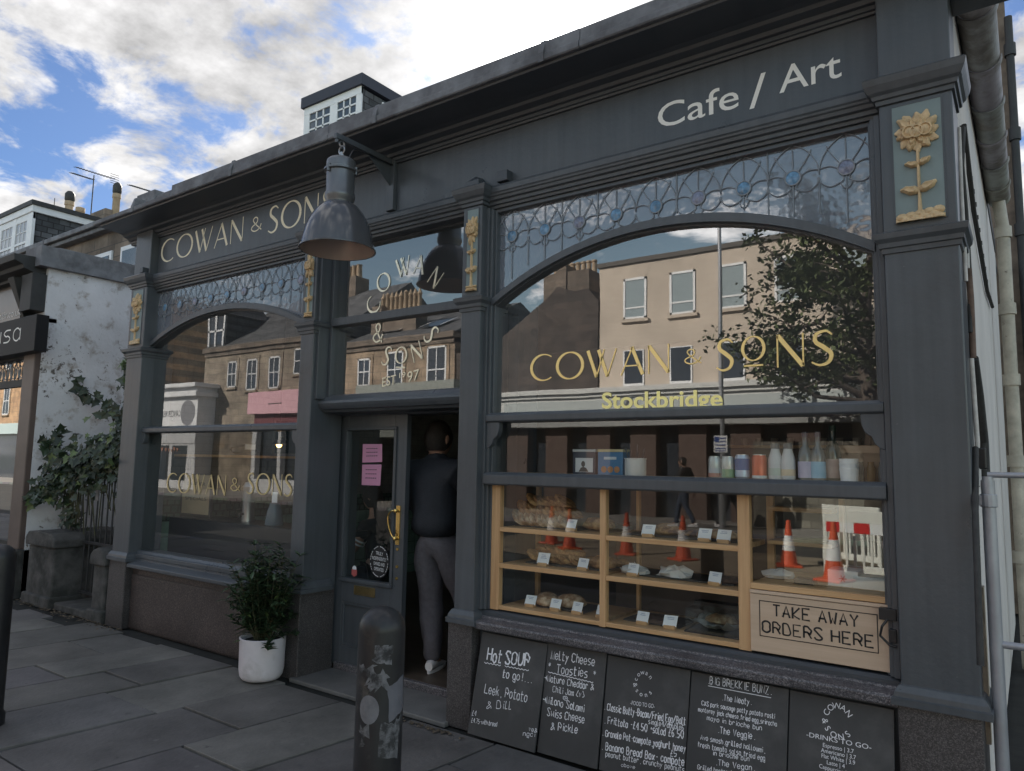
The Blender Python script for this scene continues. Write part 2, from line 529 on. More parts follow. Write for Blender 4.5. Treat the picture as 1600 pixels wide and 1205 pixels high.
# ------------------------------------------------------------------ mesh helper
class MB:
    def __init__(s):
        s.v, s.f, s.mi, s.t = [], [], [], []
        s.cur = 0
        s.tint = None

    def add(s, vs, fs, tint=None):
        o = len(s.v)
        s.v += [tuple(q) for q in vs]
        tt = tint if tint is not None else s.tint
        for q in fs:
            s.f.append(tuple(o + i for i in q))
            s.mi.append(s.cur)
            s.t.append(tt)

    def box(s, x0, x1, y0, y1, z0, z1):
        s.add([(x0, y0, z0), (x1, y0, z0), (x1, y1, z0), (x0, y1, z0), (x0, y0, z1), (x1, y0, z1), (x1, y1, z1), (x0, y1, z1)],
              [(0, 3, 2, 1), (4, 5, 6, 7), (0, 1, 5, 4), (1, 2, 6, 5), (2, 3, 7, 6), (3, 0, 4, 7)])

    def prism(s, poly, y0, y1):
        """(x,z) outline pushed along y"""
        n = len(poly)
        a = sum(poly[i][0] * poly[(i + 1) % n][1] - poly[(i + 1) % n][0] * poly[i][1] for i in range(n))
        if a < 0:
            poly = poly[::-1]
        vs = [(x, y0, z) for x, z in poly] + [(x, y1, z) for x, z in poly]
        fs = [tuple(range(n)), tuple(range(2 * n - 1, n - 1, -1))]
        fs += [(i, i + n, (i + 1) % n + n, (i + 1) % n) for i in range(n)]
        s.add(vs, fs)

    def extx(s, prof, x0, x1):
        """(y,z) outline pushed along x"""
        n = len(prof)
        a = sum(prof[i][0] * prof[(i + 1) % n][1] - prof[(i + 1) % n][0] * prof[i][1] for i in range(n))
        if a < 0:
            prof = prof[::-1]
        vs = [(x0, y, z) for y, z in prof] + [(x1, y, z) for y, z in prof]
        fs = [tuple(range(n - 1, -1, -1)), tuple(range(n, 2 * n))]
        fs += [(i, (i + 1) % n, (i + 1) % n + n, i + n) for i in range(n)]
        s.add(vs, fs)

    def mould(s, x0, x1, y0, yb, prof):
        """a moulding that wraps the front and both sides of a pier; prof = (out, z) from the bottom up"""
        rings = [[(x0 - o, y0 - o, z), (x1 + o, y0 - o, z), (x1 + o, yb, z), (x0 - o, yb, z)] for o, z in prof]
        s.loft(rings, True)

    def loft(s, rings, caps=True):
        k = len(rings[0])
        vs = [q for r in rings for q in r]
        fs = []
        for i in range(len(rings) - 1):
            for j in range(k):
                a, b2 = i * k + j, i * k + (j + 1) % k
                fs.append((a, b2, b2 + k, a + k))
        if caps:
            fs.append(tuple(range(k - 1, -1, -1)))
            fs.append(tuple((len(rings) - 1) * k + j for j in range(k)))
        s.add(vs, fs)

    def tube(s, pts, r, n=8, caps=True):
        pts = [Vector(q) for q in pts]
        rs = r if isinstance(r, (list, tuple)) else [r] * len(pts)
        rings = []
        prev = None
        for i, q in enumerate(pts):
            d = (pts[min(i + 1, len(pts) - 1)] - pts[max(i - 1, 0)])
            if d.length < 1e-9:
                d = Vector((0, 0, 1))
            d.normalize()
            if prev is None:
                a = Vector((0, 0, 1)) if abs(d.z) < 0.9 else Vector((1, 0, 0))
                u = d.cross(a).normalized()
            else:
                u = prev - d * prev.dot(d)
                u = u.normalized() if u.length > 1e-6 else d.orthogonal().normalized()
            prev = u
            w = d.cross(u)
            rings.append([q + (u * math.cos(2 * math.pi * k / n) + w * math.sin(2 * math.pi * k / n)) * rs[i] for k in range(n)])
        s.loft(rings, caps)

    def lathe(s, prof, c=(0, 0, 0), n=24, caps=False):
        rings = [[(c[0] + r * math.cos(2 * math.pi * k / n), c[1] + r * math.sin(2 * math.pi * k / n), c[2] + z) for k in range(n)] for r, z in prof]
        s.loft(rings, caps)

    def disc(s, c, r, y, n=20, rz=None):
        """flat disc facing -y"""
        rz = rz or r
        s.add([(c[0] + r * math.cos(2 * math.pi * k / n), y, c[1] + rz * math.sin(2 * math.pi * k / n)) for k in range(n)], [tuple(range(n))])

    def strip(s, pts, w, plane):
        """flat ribbon in a plane(u,v)->point; w = width or list of widths"""
        n = len(pts)
        ws = w if isinstance(w, (list, tuple)) else [w] * n
        L, Rr = [], []
        for i in range(n):
            a, b2 = pts[max(i - 1, 0)], pts[min(i + 1, n - 1)]
            dx, dy = b2[0] - a[0], b2[1] - a[1]
            d = math.hypot(dx, dy) or 1e-9
            nx, ny = -dy / d * ws[i] / 2, dx / d * ws[i] / 2
            L.append(plane(pts[i][0] + nx, pts[i][1] + ny))
            Rr.append(plane(pts[i][0] - nx, pts[i][1] - ny))
        s.add(L + Rr, [(i, n + i, n + i + 1, i + 1) for i in range(n - 1)])


BASE = {}


def setp(o, label=None, cat=None, group=None, kind=None):
    if label:
        o['label'] = label
    if cat:
        o['category'] = cat
    if group:
        o['group'] = group
    if kind:
        o['kind'] = kind
    return o


def thing(name, label, cat, loc=(0, 0, 0), group=None, rz=0.0):
    o = bpy.data.objects.new(name, None)
    o.empty_display_size = 0.1
    COL.objects.link(o)
    o.location = loc
    o.rotation_euler = (0, 0, rz)
    BASE[o.name] = Vector(loc)
    return setp(o, label, cat, group)


def build(name, mb, mat, parent=None, bevel=0.0, smooth=None, loc=None, label=None, cat=None, group=None, kind=None, segs=2):
    """link one mesh object; vertices are given in world metres, the origin goes to the parent's (or its own) base"""
    me = bpy.data.meshes.new(name)
    if parent is not None:
        off = BASE[parent.name]
    elif loc is not None:
        off = Vector(loc)
    else:
        off = Vector((0, 0, 0))
    me.from_pydata([(v[0] - off.x, v[1] - off.y, v[2] - off.z) for v in mb.v], [], mb.f)
    mats = mat if isinstance(mat, (list, tuple)) else [mat]
    for q in mats:
        me.materials.append(q)
    if len(mats) > 1:
        me.polygons.foreach_set('material_index', mb.mi)
    if any(t is not None for t in mb.t):
        a = me.attributes.new('tint', 'FLOAT_COLOR', 'FACE')
        flat = []
        for t in mb.t:
            flat += [*(t or (0.5, 0.5, 0.5)), 1.0]
        a.data.foreach_set('color', flat)
    me.update()
    o = bpy.data.objects.new(name, me)
    COL.objects.link(o)
    BASE[o.name] = off
    if parent is not None:
        o.parent = parent
    elif loc is not None:
        o.location = loc
    if smooth is not None:
        me.polygons.foreach_set('use_smooth', [True] * len(me.polygons))
        bm = bmesh.new()
        bm.from_mesh(me)
        bmesh.ops.remove_doubles(bm, verts=bm.verts, dist=1e-5)
        for e in bm.edges:
            e.smooth = e.calc_face_angle(0.0) < math.radians(smooth)
        bm.to_mesh(me)
        bm.free()
    if bevel > 0:
        b = o.modifiers.new('edge', 'BEVEL')
        b.width = bevel
        b.segments = segs
        b.limit_method = 'ANGLE'
        b.angle_limit = math.radians(40)
    return setp(o, label, cat, group, kind)


def dup(root, loc, label=None, group=None, rz=0.0, scale=None):
    r = root.copy()
    COL.objects.link(r)
    r.location = loc
    r.rotation_euler = (0, 0, rz)
    if scale:
        r.scale = (scale,) * 3
    if label:
        r['label'] = label
    if group:
        r['group'] = group
    for ch in list(root.children):
        c = ch.copy()
        COL.objects.link(c)
        c.parent = r
        for g in ch.children:
            d = g.copy()
            COL.objects.link(d)
            d.parent = c
    return r


# ------------------------------------------------------------------ lettering
_bf = {}


def bfont(s, bold=0.0):
    """outline letters of the built-in font as flat faces: (verts2d, faces, width)"""
    key = (s, bold)
    if key in _bf:
        return _bf[key]
    c = bpy.data.curves.new('t', 'FONT')
    c.body = s
    c.resolution_u = 4
    c.offset = bold
    o = bpy.data.objects.new('t', c)
    COL.objects.link(o)
    dg = bpy.context.evaluated_depsgraph_get()
    me = bpy.data.meshes.new_from_object(o.evaluated_get(dg))
    vs = [(v.co.x, v.co.y) for v in me.vertices]
    fs = [tuple(p.vertices) for p in me.polygons]
    bpy.data.objects.remove(o)
    bpy.data.curves.remove(c)
    bpy.data.meshes.remove(me)
    x0, x1 = min(v[0] for v in vs), max(v[0] for v in vs)
    vs = [(v[0] - x0, v[1]) for v in vs]
    _bf[key] = (vs, fs, x1 - x0)
    return _bf[key]


def plane_of(o, u, v):
    o, u, v = Vector(o), Vector(u), Vector(v)
    return lambda a, b2: o + u * a + v * b2


def type_line(mb, s, a, b2, h, up=(0, 0, 1), bold=0.0):
    """built-in letters from baseline point a to b2; h = cap height in metres"""
    a, b2 = Vector(a), Vector(b2)
    vs, fs, w = bfont(s, bold)
    u = (b2 - a) / w
    v = Vector(up) * (h / 0.70)
    pts = [a + u * x + v * y for x, y in vs]
    mb.add(pts, fs)


# one-stroke letters; pairs of digits x,y on a grid: baseline y=2, x-height 6, capitals 8 ; '~' = curved
GL = {}
_raw = '''a ~4536261513223243|4642
b 1812|~1526364543322213
c ~4536261513223243
d ~4536261513223243|4842
e ~14444536261513223243
f ~4737282622|1646
g ~4536261513223243|4641403011
h 1812|~1526364542
i 2622|2728
j 3632~3632302010|3738
k 1812|4614|2542
l ~1813122232
m 1612|~15263532|~3546565552
n 1612|~1526364542
o ~261513223243453626
p 1610|~1526364543322213
q ~4536261513223243|4640
r 1612|~14263645
s ~4626152434433212
t 2823|~23223242|1646
u 1613|~13223243|4642
v 162246
w 1622345256
x 1642|4612
y 1633|4610
z 16461242
A 123852|1444
B 1812|~18283847463515|~1545544342221 2
C ~57381715133253
D 1812|~18384754534 21222 12
E 5818125 2|1545
F 581812|1545
G ~57381715133253|525535
H 1812|5852|1555
I 3832
J ~4844433222131 4
K 1812|581452
L 181252
M 1218325852
N 12185258
O ~381715133253555738
P 1812|~18384756443515
Q ~381715133253555738|3351
R 1812|~18384756443515|3552
S ~57482817263544534222131 3
T 1858|3832
U 1814~18142232425458|
V 183258
W 1822354258
X 1852|5812
Y 183558|3532
Z 18581252
0 ~3828161423324254565748 38
1 273832
2 ~1728384756451252
3 ~172838474635|~3544535242221 3
4 48144 4|4842
5 481815~1545544342221 2
6 ~48271614223243443525 14
7 185832
8 ~382817162535464738|~352514132232434435
9 ~463526172848474632
& ~5422121324463727264453 52
£ ~4738372422|125 2|1545
! 3834|3332
. 3232
, 3231
- 2545
: 3636|3333
/ 5812
( ~48251342
) ~28455322
* 3834|2745|4725
+ 3634|2545
> 1555|455755|455355
| 3831
_ 1252'''
for ln in _raw.split('\n'):
    GL[ln[0]] = ln[2:].replace(' ', '')


def _catmull(p, k=4):
    if len(p) < 3:
        return p
    out = []
    closed = p[0] == p[-1]
    for i in range(len(p) - 1):
        p0 = p[i - 1] if i > 0 else (p[-2] if closed else p[0])
        p1, p2 = p[i], p[i + 1]
        p3 = p[i + 2] if i + 2 < len(p) else (p[1] if closed else p[-1])
        for j in range(k):
            t = j / k
            out.append(tuple(0.5 * (2 * p1[a] + (p2[a] - p0[a]) * t + (2 * p0[a] - 5 * p1[a] + 4 * p2[a] - p3[a]) * t * t + (3 * p1[a] - p0[a] - 3 * p2[a] + p3[a]) * t ** 3) for a in range(len(p1))))
    out.append(p[-1])
    return out


def glyph(ch):
    """polylines in units of cap height, and an advance"""
    out = []
    mx = 1.0
    for part in GL.get(ch, '').split('|'):
        if not part:
            continue
        segs = part.split('~')
        pts = []
        for si, sg in enumerate(segs):
            pp = [(int(sg[i]) - 1, int(sg[i + 1]) - 2) for i in range(0, len(sg) - 1, 2)]
            if not pp:
                continue
            pts = _catmull(pp) if si > 0 else pp
            if si == 0 and len(segs) > 1:
                out.append([(x / 6, y / 6) for x, y in pp])
        if pts:
            if len(pts) == 2 and pts[0] == pts[1]:
                pts = [pts[0], (pts[0][0] + 0.01, pts[0][1] + 0.45)]
            out.append([(x / 6, y / 6) for x, y in pts])
    for q in out:
        for x, y in q:
            mx = max(mx, x * 6)
    return out, (mx + 1.6) / 6


def stroke_line(mb, s, a, b2, h, w=0.1, up=(0, 0, 1), jit=0.0, wob=0.0):
    """one-stroke letters along a->b2; w = stroke width / cap height"""
    a, b2 = Vector(a), Vector(b2)
    up = Vector(up)
    tot = sum(0.55 if c == ' ' else glyph(c)[1] for c in s) - 0.15
    u = (b2 - a) / tot
    ul = u.length
    x = 0.0
    for c in s:
        if c == ' ':
            x += 0.55
            continue
        gl, adv = glyph(c)
        jy = RND.uniform(-jit, jit)
        jr = RND.uniform(-jit, jit) * 0.8
        for line in gl:
            pts = []
            for gx, gy in line:
                X, Y = gx - gy * jr, gy * (1 + jr * 0.5) + jy
                pts.append(((x + X) * ul, Y * h))
            # ribbon needs isotropic units
            ud = u.normalized()
            w0, ph = w * h * RND.uniform(0.85, 1.15), RND.uniform(0, 6)
            mb.strip(pts, [w0 * (1 + (.28 * math.sin(ph + i * 1.3) if jit else 0)) for i in range(len(pts))], lambda p, q: a + ud * p + up * q)
        x += adv


def arc2(cx, cy, rx, ry, a0, a1, n=20):
    return [(cx + rx * math.cos(math.radians(a0 + (a1 - a0) * i / n)), cy + ry * math.sin(math.radians(a0 + (a1 - a0) * i / n))) for i in range(n + 1)]


def deco(ch):
    """thick-and-thin display capitals: list of (points, widths), width"""
    TK, TN = 0.13, 0.048
    if ch == 'C':
        p = arc2(.48, .5, .46, .5, 52, 308, 24)
        return [(p, [TN + (TK - TN) * max(0, -math.cos(math.radians(52 + 256 * i / 24))) for i in range(25)])], .80
    if ch == 'O':
        p = arc2(.47, .5, .45, .5, 0, 360, 32)
        return [(p, [TN + (TK - TN) * abs(math.cos(math.radians(11.25 * i))) ** 1.2 for i in range(33)])], .94
    if ch == 'W':
        return [([(0, 1), (.30, 0)], TK), ([(.30, 0), (.55, 1)], TN), ([(.36, 1), (.66, 0)], TK), ([(.66, 0), (.95, 1)], TN)], .95
    if ch == 'A':
        return [([(0, 0), (.36, 1)], TN), ([(.34, 1), (.68, 0)], TK), ([(.13, .33), (.56, .33)], TN)], .68
    if ch == 'N':
        return [([(.03, 0), (.03, 1)], TN), ([(.04, .98), (.62, .02)], TK), ([(.63, 0), (.63, 1)], TN)], .66
    if ch == 'S':
        p = _catmull([(.47, .88), (.33, 1), (.12, .92), (.10, .70), (.28, .52), (.44, .32), (.38, .08), (.18, 0), (.0, .10)], 5)
        k = len(p) - 1
        return [(p, [TN + (TK - TN) * math.sin(math.pi * i / k) ** 1.5 for i in range(k + 1)])], .50
    if ch == '&':
        p = _catmull([(.70, .45), (.58, .14), (.30, 0), (.06, .14), (.08, .36), (.38, .58), (.44, .86), (.28, 1), (.14, .84), (.26, .56), (.72, .02)], 5)
        return [(p, 0.085)], .74
    return [], .4


def deco_word(mb, s, a, b2, h, up=(0, 0, 1), space=0.16):
    a, b2, up = Vector(a), Vector(b2), Vector(up)
    tot = sum(deco(c)[1] for c in s) + space * (len(s) - 1)
    ud = (b2 - a).normalized()
    k = (b2 - a).length / tot
    x = 0.0
    for c in s:
        st, w = deco(c)
        for pts, wd in st:
            ws = [q * h for q in wd] if isinstance(wd, list) else wd * h
            mb.strip([((x + px) * k, py * h) for px, py in pts], ws, lambda p, q: a + ud * p + up * q)
        x += w + space


def deco_at(mb, ch, c, h, rot, y, wide=1.0):
    """one display capital centred on (x,z)=c and turned by rot degrees"""
    st, w = deco(ch)
    cr, sr = math.cos(math.radians(rot)), math.sin(math.radians(rot))

    def pl(p, q):
        return Vector((c[0] + p * cr - q * sr, y, c[1] + p * sr + q * cr))
    for pts, wd in st:
        ws = [q * h for q in wd] if isinstance(wd, list) else wd * h
        mb.strip([((px - w / 2) * h * wide, (py - .5) * h) for px, py in pts], ws, pl)


def type_at(mb, ch, c, h, rot, plane):
    vs, fs, w = bfont(ch)
    cr, sr = math.cos(math.radians(rot)), math.sin(math.radians(rot))
    k = h / 0.70
    pts = []
    for x, y in vs:
        x, y = (x - w / 2) * k, (y - .35) * k
        pts.append(plane(c[0] + x * cr - y * sr, c[1] + x * sr + y * cr))
    mb.add(pts, fs)


# ================================================================== GROUND
def sheet(name, x0, x1, y0, y1, z, mat):
    mb = MB()
    mb.add([(x0, y0, z), (x1, y0, z), (x1, y1, z), (x0, y1, z)], [(0, 1, 2, 3)])
    return build(name, mb, mat, kind='structure')


sheet('ground', -1500, 1500, -1500, 1500, -0.16, M['ground'])
sheet('road', -200, 200, -13.2, -4.2, -0.10, M['asphalt'])
sheet('roadworks_patch', -9.6, -0.2, -10.4, -7.2, -0.094, pm('sandy_fill', (0.25, 0.20, 0.145), 0.95, var=0.3, vs=2.5, bump=0.6, bs=60))
mb = MB()
for (ya, yb) in ((-4.35, -4.2), (-13.2, -13.05)):
    x = -60.0
    while x < 20:
        mb.tint = tuple(0.17 * RND.uniform(.85, 1.15) for _ in range(3))
        mb.box(x, x + 0.9, ya, yb, -0.15, -0.004)
        x += 0.91
build('kerb', mb, M['slab'], bevel=0.015, kind='structure')
sheet('pavement_bed', -60, 25, -4.2, 12, -0.03, M['dirt'])
sheet('far_pavement', -90, 25, -17.0, -13.2, -0.01, pm('far_paving', (0.30, 0.28, 0.26), 0.85, var=0.2, vs=1.5))
# flagstones: courses run out from the shop front, each stone its own tint and a little out of level
mb = MB()
tn = math.tan(math.radians(6.5))
cx = -22.0
while cx < 4.0:
    wdt = RND.choice((0.50, 0.55, 0.60, 0.62))
    y = -0.05 if cx < 0.6 else 0.2
    y -= RND.uniform(0, 0.25) if cx < -7 or cx > -0.1 else RND.uniform(0.02, 0.1)
    first = True
    while y > -4.2:
        ln = RND.uniform(0.75, 1.25) if not first else RND.uniform(0.35, 1.1)
        first = False
        y1 = max(y - ln, -4.2)
        g = 0.0085
        xa0, xa1 = cx + g - y * tn * -1 * 1, cx + wdt - g - y * tn * -1
        sh = lambda yy: -tn * (-yy)
        dz = RND.uniform(-0.003, 0.003)
        tl = RND.uniform(-0.003, 0.003)
        k = RND.uniform(0.80, 1.22)
        tint = (0.134 * k, 0.125 * k * RND.uniform(.97, 1.03), 0.120 * k * RND.uniform(.95, 1.08))
        a, b2 = y - g, y1 + g
        q = [(cx + g - sh(a) * -1, a), (cx + wdt - g - sh(a) * -1, a), (cx + wdt - g - sh(b2) * -1, b2), (cx + g - sh(b2) * -1, b2)]
        top = [(px, py, dz + tl * i) for i, (px, py) in enumerate(q)]
        bot = [(px, py, -0.028) for px, py in q]
        mb.add(bot + top, [(7, 6, 5, 4), (0, 1, 5, 4)[::-1], (1, 2, 6, 5)[::-1], (2, 3, 7, 6)[::-1], (3, 0, 4, 7)[::-1]], tint)
        y = y1
    cx += wdt
build('pavement', mb, M['slab'], bevel=0.003, kind='structure', segs=2)

# ================================================================== THE CAFE BUILDING
shop = thing('cafe_building', 'slate blue painted cafe building with big arched shop windows and gilded flower panels', 'cafe', (-3.55, 0.3, 0))
PX = [(-6.932, -6.648), (-4.370, -4.222), (-2.829, -2.681), (-0.470, -0.193)]

# shell
mb = MB()
mb.box(-6.92, -6.80, 0.42, 7.0, 0, 3.75)
mb.box(-0.318, -0.198, 0.20, 5.6, 0, 3.80)
mb.box(-6.80, -0.318, 6.0, 6.2, 0, 3.75)
build('side_wall', mb, [M['whitewall']], shop)
mb = MB()
mb.box(-6.86, -0.32, 0.14, 0.30, 3.16, 3.66)
build('lintel', mb, M['paint_dark'], shop)
mb = MB()
mb.box(-6.78, -0.34, 0.34, 5.98, 0.0, 0.055)
build('floor', mb, M['floorb'], shop)
mb = MB()
mb.box(-6.78, -0.34, 0.32, 5.98, 3.2, 3.3)
build('ceiling', mb, M['ceiling'], shop)
mb = MB()
mb.box(-6.9, -0.2, -0.05, 7.0, 3.72, 3.80)
build('roof', mb, M['lead'], shop)
mb = MB()
mb.box(-6.78, -0.34, 5.9, 5.98, 0.05, 3.2)
mb.box(-0.34, -0.33, 0.35, 5.9, 0.05, 3.2)
build('inner_wall', mb, M['interior'], shop)
# tiled inner wall on the left: white field, dark green border, pale green dado
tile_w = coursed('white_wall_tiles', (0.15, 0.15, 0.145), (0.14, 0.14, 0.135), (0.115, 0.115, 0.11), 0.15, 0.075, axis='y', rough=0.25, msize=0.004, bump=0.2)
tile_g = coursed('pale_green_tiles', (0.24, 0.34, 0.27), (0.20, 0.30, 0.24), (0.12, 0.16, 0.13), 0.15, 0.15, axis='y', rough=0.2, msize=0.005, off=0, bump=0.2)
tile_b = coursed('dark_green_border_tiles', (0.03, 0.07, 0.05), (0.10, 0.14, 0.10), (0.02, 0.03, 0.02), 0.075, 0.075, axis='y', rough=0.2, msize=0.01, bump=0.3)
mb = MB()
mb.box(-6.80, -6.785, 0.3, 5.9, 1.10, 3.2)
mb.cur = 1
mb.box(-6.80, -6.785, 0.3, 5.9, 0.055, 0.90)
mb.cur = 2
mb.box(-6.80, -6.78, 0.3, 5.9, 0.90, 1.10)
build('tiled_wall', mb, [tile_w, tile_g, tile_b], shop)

# pilasters
for i, (x0, x1) in enumerate(PX):
    pl = MB()
    pl.box(x0, x1, 0.0, 0.30, 0.60, 3.10)
    if i in (0, 3):
        pl.box(x0, x1, 0.012, 0.30, 3.20, 3.66)
    pl.cur = 1
    wide = 0.02
    pl.box(x0 - 0.004 - (0.028 if i in (1, 2) else 0.01), x1 + (0.0 if i != 3 else 0.0), -0.012, 0.30, -0.02, 0.572)
    pil = build('pilaster', pl, [M['paint'], M['plinth']], shop, bevel=0.006)
    mo1, mo2, mo3 = MB(), MB(), MB()
    mo1.mould(x0, x1, 0.0, 0.25, [(0.012, 0.57), (0.034, 0.572), (0.034, 0.60), (0.026, 0.604), (0.022, 0.622), (0.008, 0.645), (0.0, 0.65)])
    mo2.mould(x0, x1, 0.0, 0.25, [(0.0, 2.430), (0.008, 2.432), (0.010, 2.452), (0.018, 2.456), (0.020, 2.475), (0.034, 2.492), (0.038, 2.515), (0.030, 2.520), (0.0, 2.53)])
    mo3.mould(x0, x1, 0.0, 0.25, [(0.0, 3.098), (0.010, 3.10), (0.012, 3.118), (0.022, 3.122), (0.026, 3.138), (0.038, 3.15), (0.052, 3.178), (0.058, 3.206), (0.050, 3.214), (0.0, 3.222)])
    for mo in (mo1, mo2, mo3):
        build('moulding', mo, M['paint'], pil)
    # sunk flower panel: teal ground and gilded carving standing out from it
    w = x1 - x0
    cx = (x0 + x1) / 2 + (0.004 if i else -0.005)
    hw = 0.092 if i in (0, 3) else 0.043
    zb, zt = 2.556, 3.078
    pn = MB()
    for xa, xb, za, zb2 in ((cx - hw - .006, cx - hw, zb, zt), (cx + hw, cx + hw + .006, zb, zt), (cx - hw - .006, cx + hw + .006, zt, zt + .006)):
        pn.box(xa, xb, -0.004, 0.002, za, zb2)
    pn.cur = 1
    pn.box(cx - hw, cx + hw, -0.0025, 0.001, zb, zt)
    build('flower_panel', pn, [M['paint'], M['teal']], pil)
    fl = MB()

    def petal(px, pz, L, Wd, ang, y=-0.006, up=0.020):
        """a domed carved leaf: outline points round a raised midrib"""
        ca, sa = math.cos(math.radians(ang)), math.sin(math.radians(ang))
        n = 12
        ring, mid = [], []
        for k in range(n):
            t = 2 * math.pi * k / n
            u = L / 2 * (1 - math.cos(t)) * (1 + .06 * math.sin(3 * t))
            v = Wd / 2 * math.sin(t) * (1 + .25 * math.cos(t)) * (1 + .12 * math.sin(5 * t))
            ring.append((px + u * ca - v * sa, pz + u * sa + v * ca))
            u2, v2 = L * .5 + (u - L * .5) * .62, v * .55
            mid.append((px + u2 * ca - v2 * sa, pz + u2 * sa + v2 * ca))
        cxx, czz = px + L * .5 * ca, pz + L * .5 * sa
        vs = [(a, -0.002, b2) for a, b2 in ring] + [(a, y - up * .5, b2) for a, b2 in ring] + [(a, y - up, b2) for a, b2 in mid] + [(cxx, y - up * .72, czz)]
        fs = []
        for k in range(n):
            k2 = (k + 1) % n
            fs += [(k2, k, n + k, n + k2), (n + k2, n + k, 2 * n + k, 2 * n + k2), (2 * n + k2, 2 * n + k, 3 * n)]
        # keep inside the panel
        vs = [(min(max(a, cx - hw + .001), cx + hw - .001), b2, c) for a, b2, c in vs]
        fl.add(vs, fs)
    s = hw / 0.092
    sx = s if s > .9 else 0.62
    fz = 2.945
    for k in range(13):
        a = k * 27.7 + RND.uniform(-9, 9)
        petal(cx + .026 * sx * math.cos(math.radians(a)), fz + .026 * math.sin(math.radians(a)), .066 * (sx if abs(math.cos(math.radians(a))) > .5 else 1) * RND.uniform(.8, 1.15), .040 * sx, a, up=.010 + .006 * (k % 2))
    for k in range(8):
        a = k * 45 + 20
        petal(cx + .012 * sx * math.cos(math.radians(a)), fz + .012 * math.sin(math.radians(a)), .052 * sx, .030 * sx, a, up=.022)
    for dx in (-0.030, -0.002, 0.030):
        r = 0.020
        rg = [[(cx + (dx + 0.003) * sx + rr * sx * math.cos(2 * math.pi * k / 14), yy, fz - 0.004 + abs(dx) * .1 + rr * 1.12 * math.sin(2 * math.pi * k / 14)) for k in range(14)][::-1] for rr, yy in ((r + .007, -.016), (r + .006, -.036), (r + .001, -.037), (r - .001, -.030), (r * .5, -.036), (.001, -.038))]
        fl.loft(rg, False)
    sw = 0.0065 if s > .9 else 0.0055
    fl.loft([[(cx - sw * q, -.002, z), (cx - sw * q * .6, -.016, z), (cx + sw * q * .6, -.016, z), (cx + sw * q, -.002, z)] for z, q in ((2.585, 2.4), (2.605, 1.3), (2.66, 1.0), (2.80, .95), (2.90, 1.0))])
    for zz_, L, wd_ in ((2.70, .072, .036), (2.815, .052, .026)):
        petal(cx, zz_ - .012, L * (sx if s < .9 else 1), wd_, 22)
        petal(cx, zz_ - .016, L * (sx if s < .9 else 1), wd_, 165)
    # mound of scales at the foot
    for row in range(3):
        for k in range(-3, 4):
            mx = cx + (k * .034 + (row % 2) * .017) * s
            if abs(mx - cx) > hw - .008:
                continue
            r = .024 * s
            zc = zb + .030 - row * .016 + (0.010 * (k / 3) if s > .9 else 0)
            rg = [[(min(max(mx + rr * math.cos(2 * math.pi * q / 10), cx - hw + .001), cx + hw - .001), yy, max(zc + rr * .75 * math.sin(2 * math.pi * q / 10), zb + .001)) for q in range(10)][::-1] for rr, yy in ((r, -.002), (r, -.008 - .004 * row), (r * .6, -.015 - .004 * row), (.001, -.017 - .004 * row))]
            fl.loft(rg, False)
    fl.box(cx - hw + .001, cx + hw - .001, -.010, -.002, zb + .001, zb + .018)
    build('gilded_flower', fl, M['gold'], pil, smooth=50)

# fascia, its mouldings and the cornice
mb = MB()
mb.box(-6.648, -0.470, 0.09, 0.16, 3.205, 3.62)
fas = build('fascia', mb, M['paint'], shop)
mb = MB()
gaps = [(PX[0][1], PX[1][0]), (PX[1][1], PX[2][0]), (PX[2][1], PX[3][0])]
prof = [(0.16, 3.085), (0.075, 3.085), (0.072, 3.100), (0.058, 3.104), (0.056, 3.122), (0.040, 3.128), (0.036, 3.144), (0.028, 3.150), (0.026, 3.160), (0.020, 3.168), (0.018, 3.196), (0.030, 3.214), (0.05, 3.224), (0.16, 3.232)]
for xa, xb in gaps:
    mb.extx(prof, xa, xb)
build('fascia_moulding', mb, M['paint'], shop)
mb = MB()
cprof = [(0.30, 3.585), (0.074, 3.585), (0.070, 3.597), (0.060, 3.600), (0.058, 3.618), (0.040, 3.622), (0.030, 3.640), (-0.01, 3.652), (-0.02, 3.668), (-0.05, 3.676), (-0.235, 3.694), (-0.24, 3.706), (0.30, 3.706)]
rings = [[(-6.955 - max(0, 0.05 - y) * 0.9, y, z) for y, z in cprof]]
mb.extx(cprof, -7.15, 2.6)
build('cornice', mb, M['paint_dark'], shop)
mb = MB()
mb.extx([(0.4, 3.708), (-0.262, 3.708), (-0.268, 3.716), (-0.268, 3.748), (-0.258, 3.753), (0.4, 3.76)], -7.22, -5.86)
x = -5.86
while x < 2.6:
    ln = RND.uniform(1.4, 2.1)
    x2 = min(x + ln, 2.62)
    dz = RND.uniform(-0.004, 0.004)
    mb.extx([(0.4, 3.708), (-0.262, 3.708), (-0.268, 3.716), (-0.268, 3.748 + dz), (-0.258, 3.753 + dz), (-0.256, 3.822 + dz), (-0.24, 3.83 + dz), (0.4, 3.84)], x + .004, x2)
    x = x2
for xa in (-6.5, -5.0, -3.4, -2.1, -0.6):
    mb.extx([(-0.27, 3.70), (-0.276, 3.70), (-0.276, 3.755), (-0.25, 3.836), (-0.1, 3.842), (-0.1, 3.838)], xa, xa + .035)
build('lead_gutter_edge', mb, M['lead'], shop, bevel=0.004)
mb = MB()
mb.box(-6.97, -6.64, 0.0, 0.34, 3.70, 4.04)
mb.box(-6.64, -6.22, 0.02, 0.34, 3.70, 3.985)
build('parapet_block', mb, M['lead'], shop, bevel=0.01)
mb = MB()
mb.box(-2.81, -2.70, -0.02, 0.09, 3.222, 3.262)
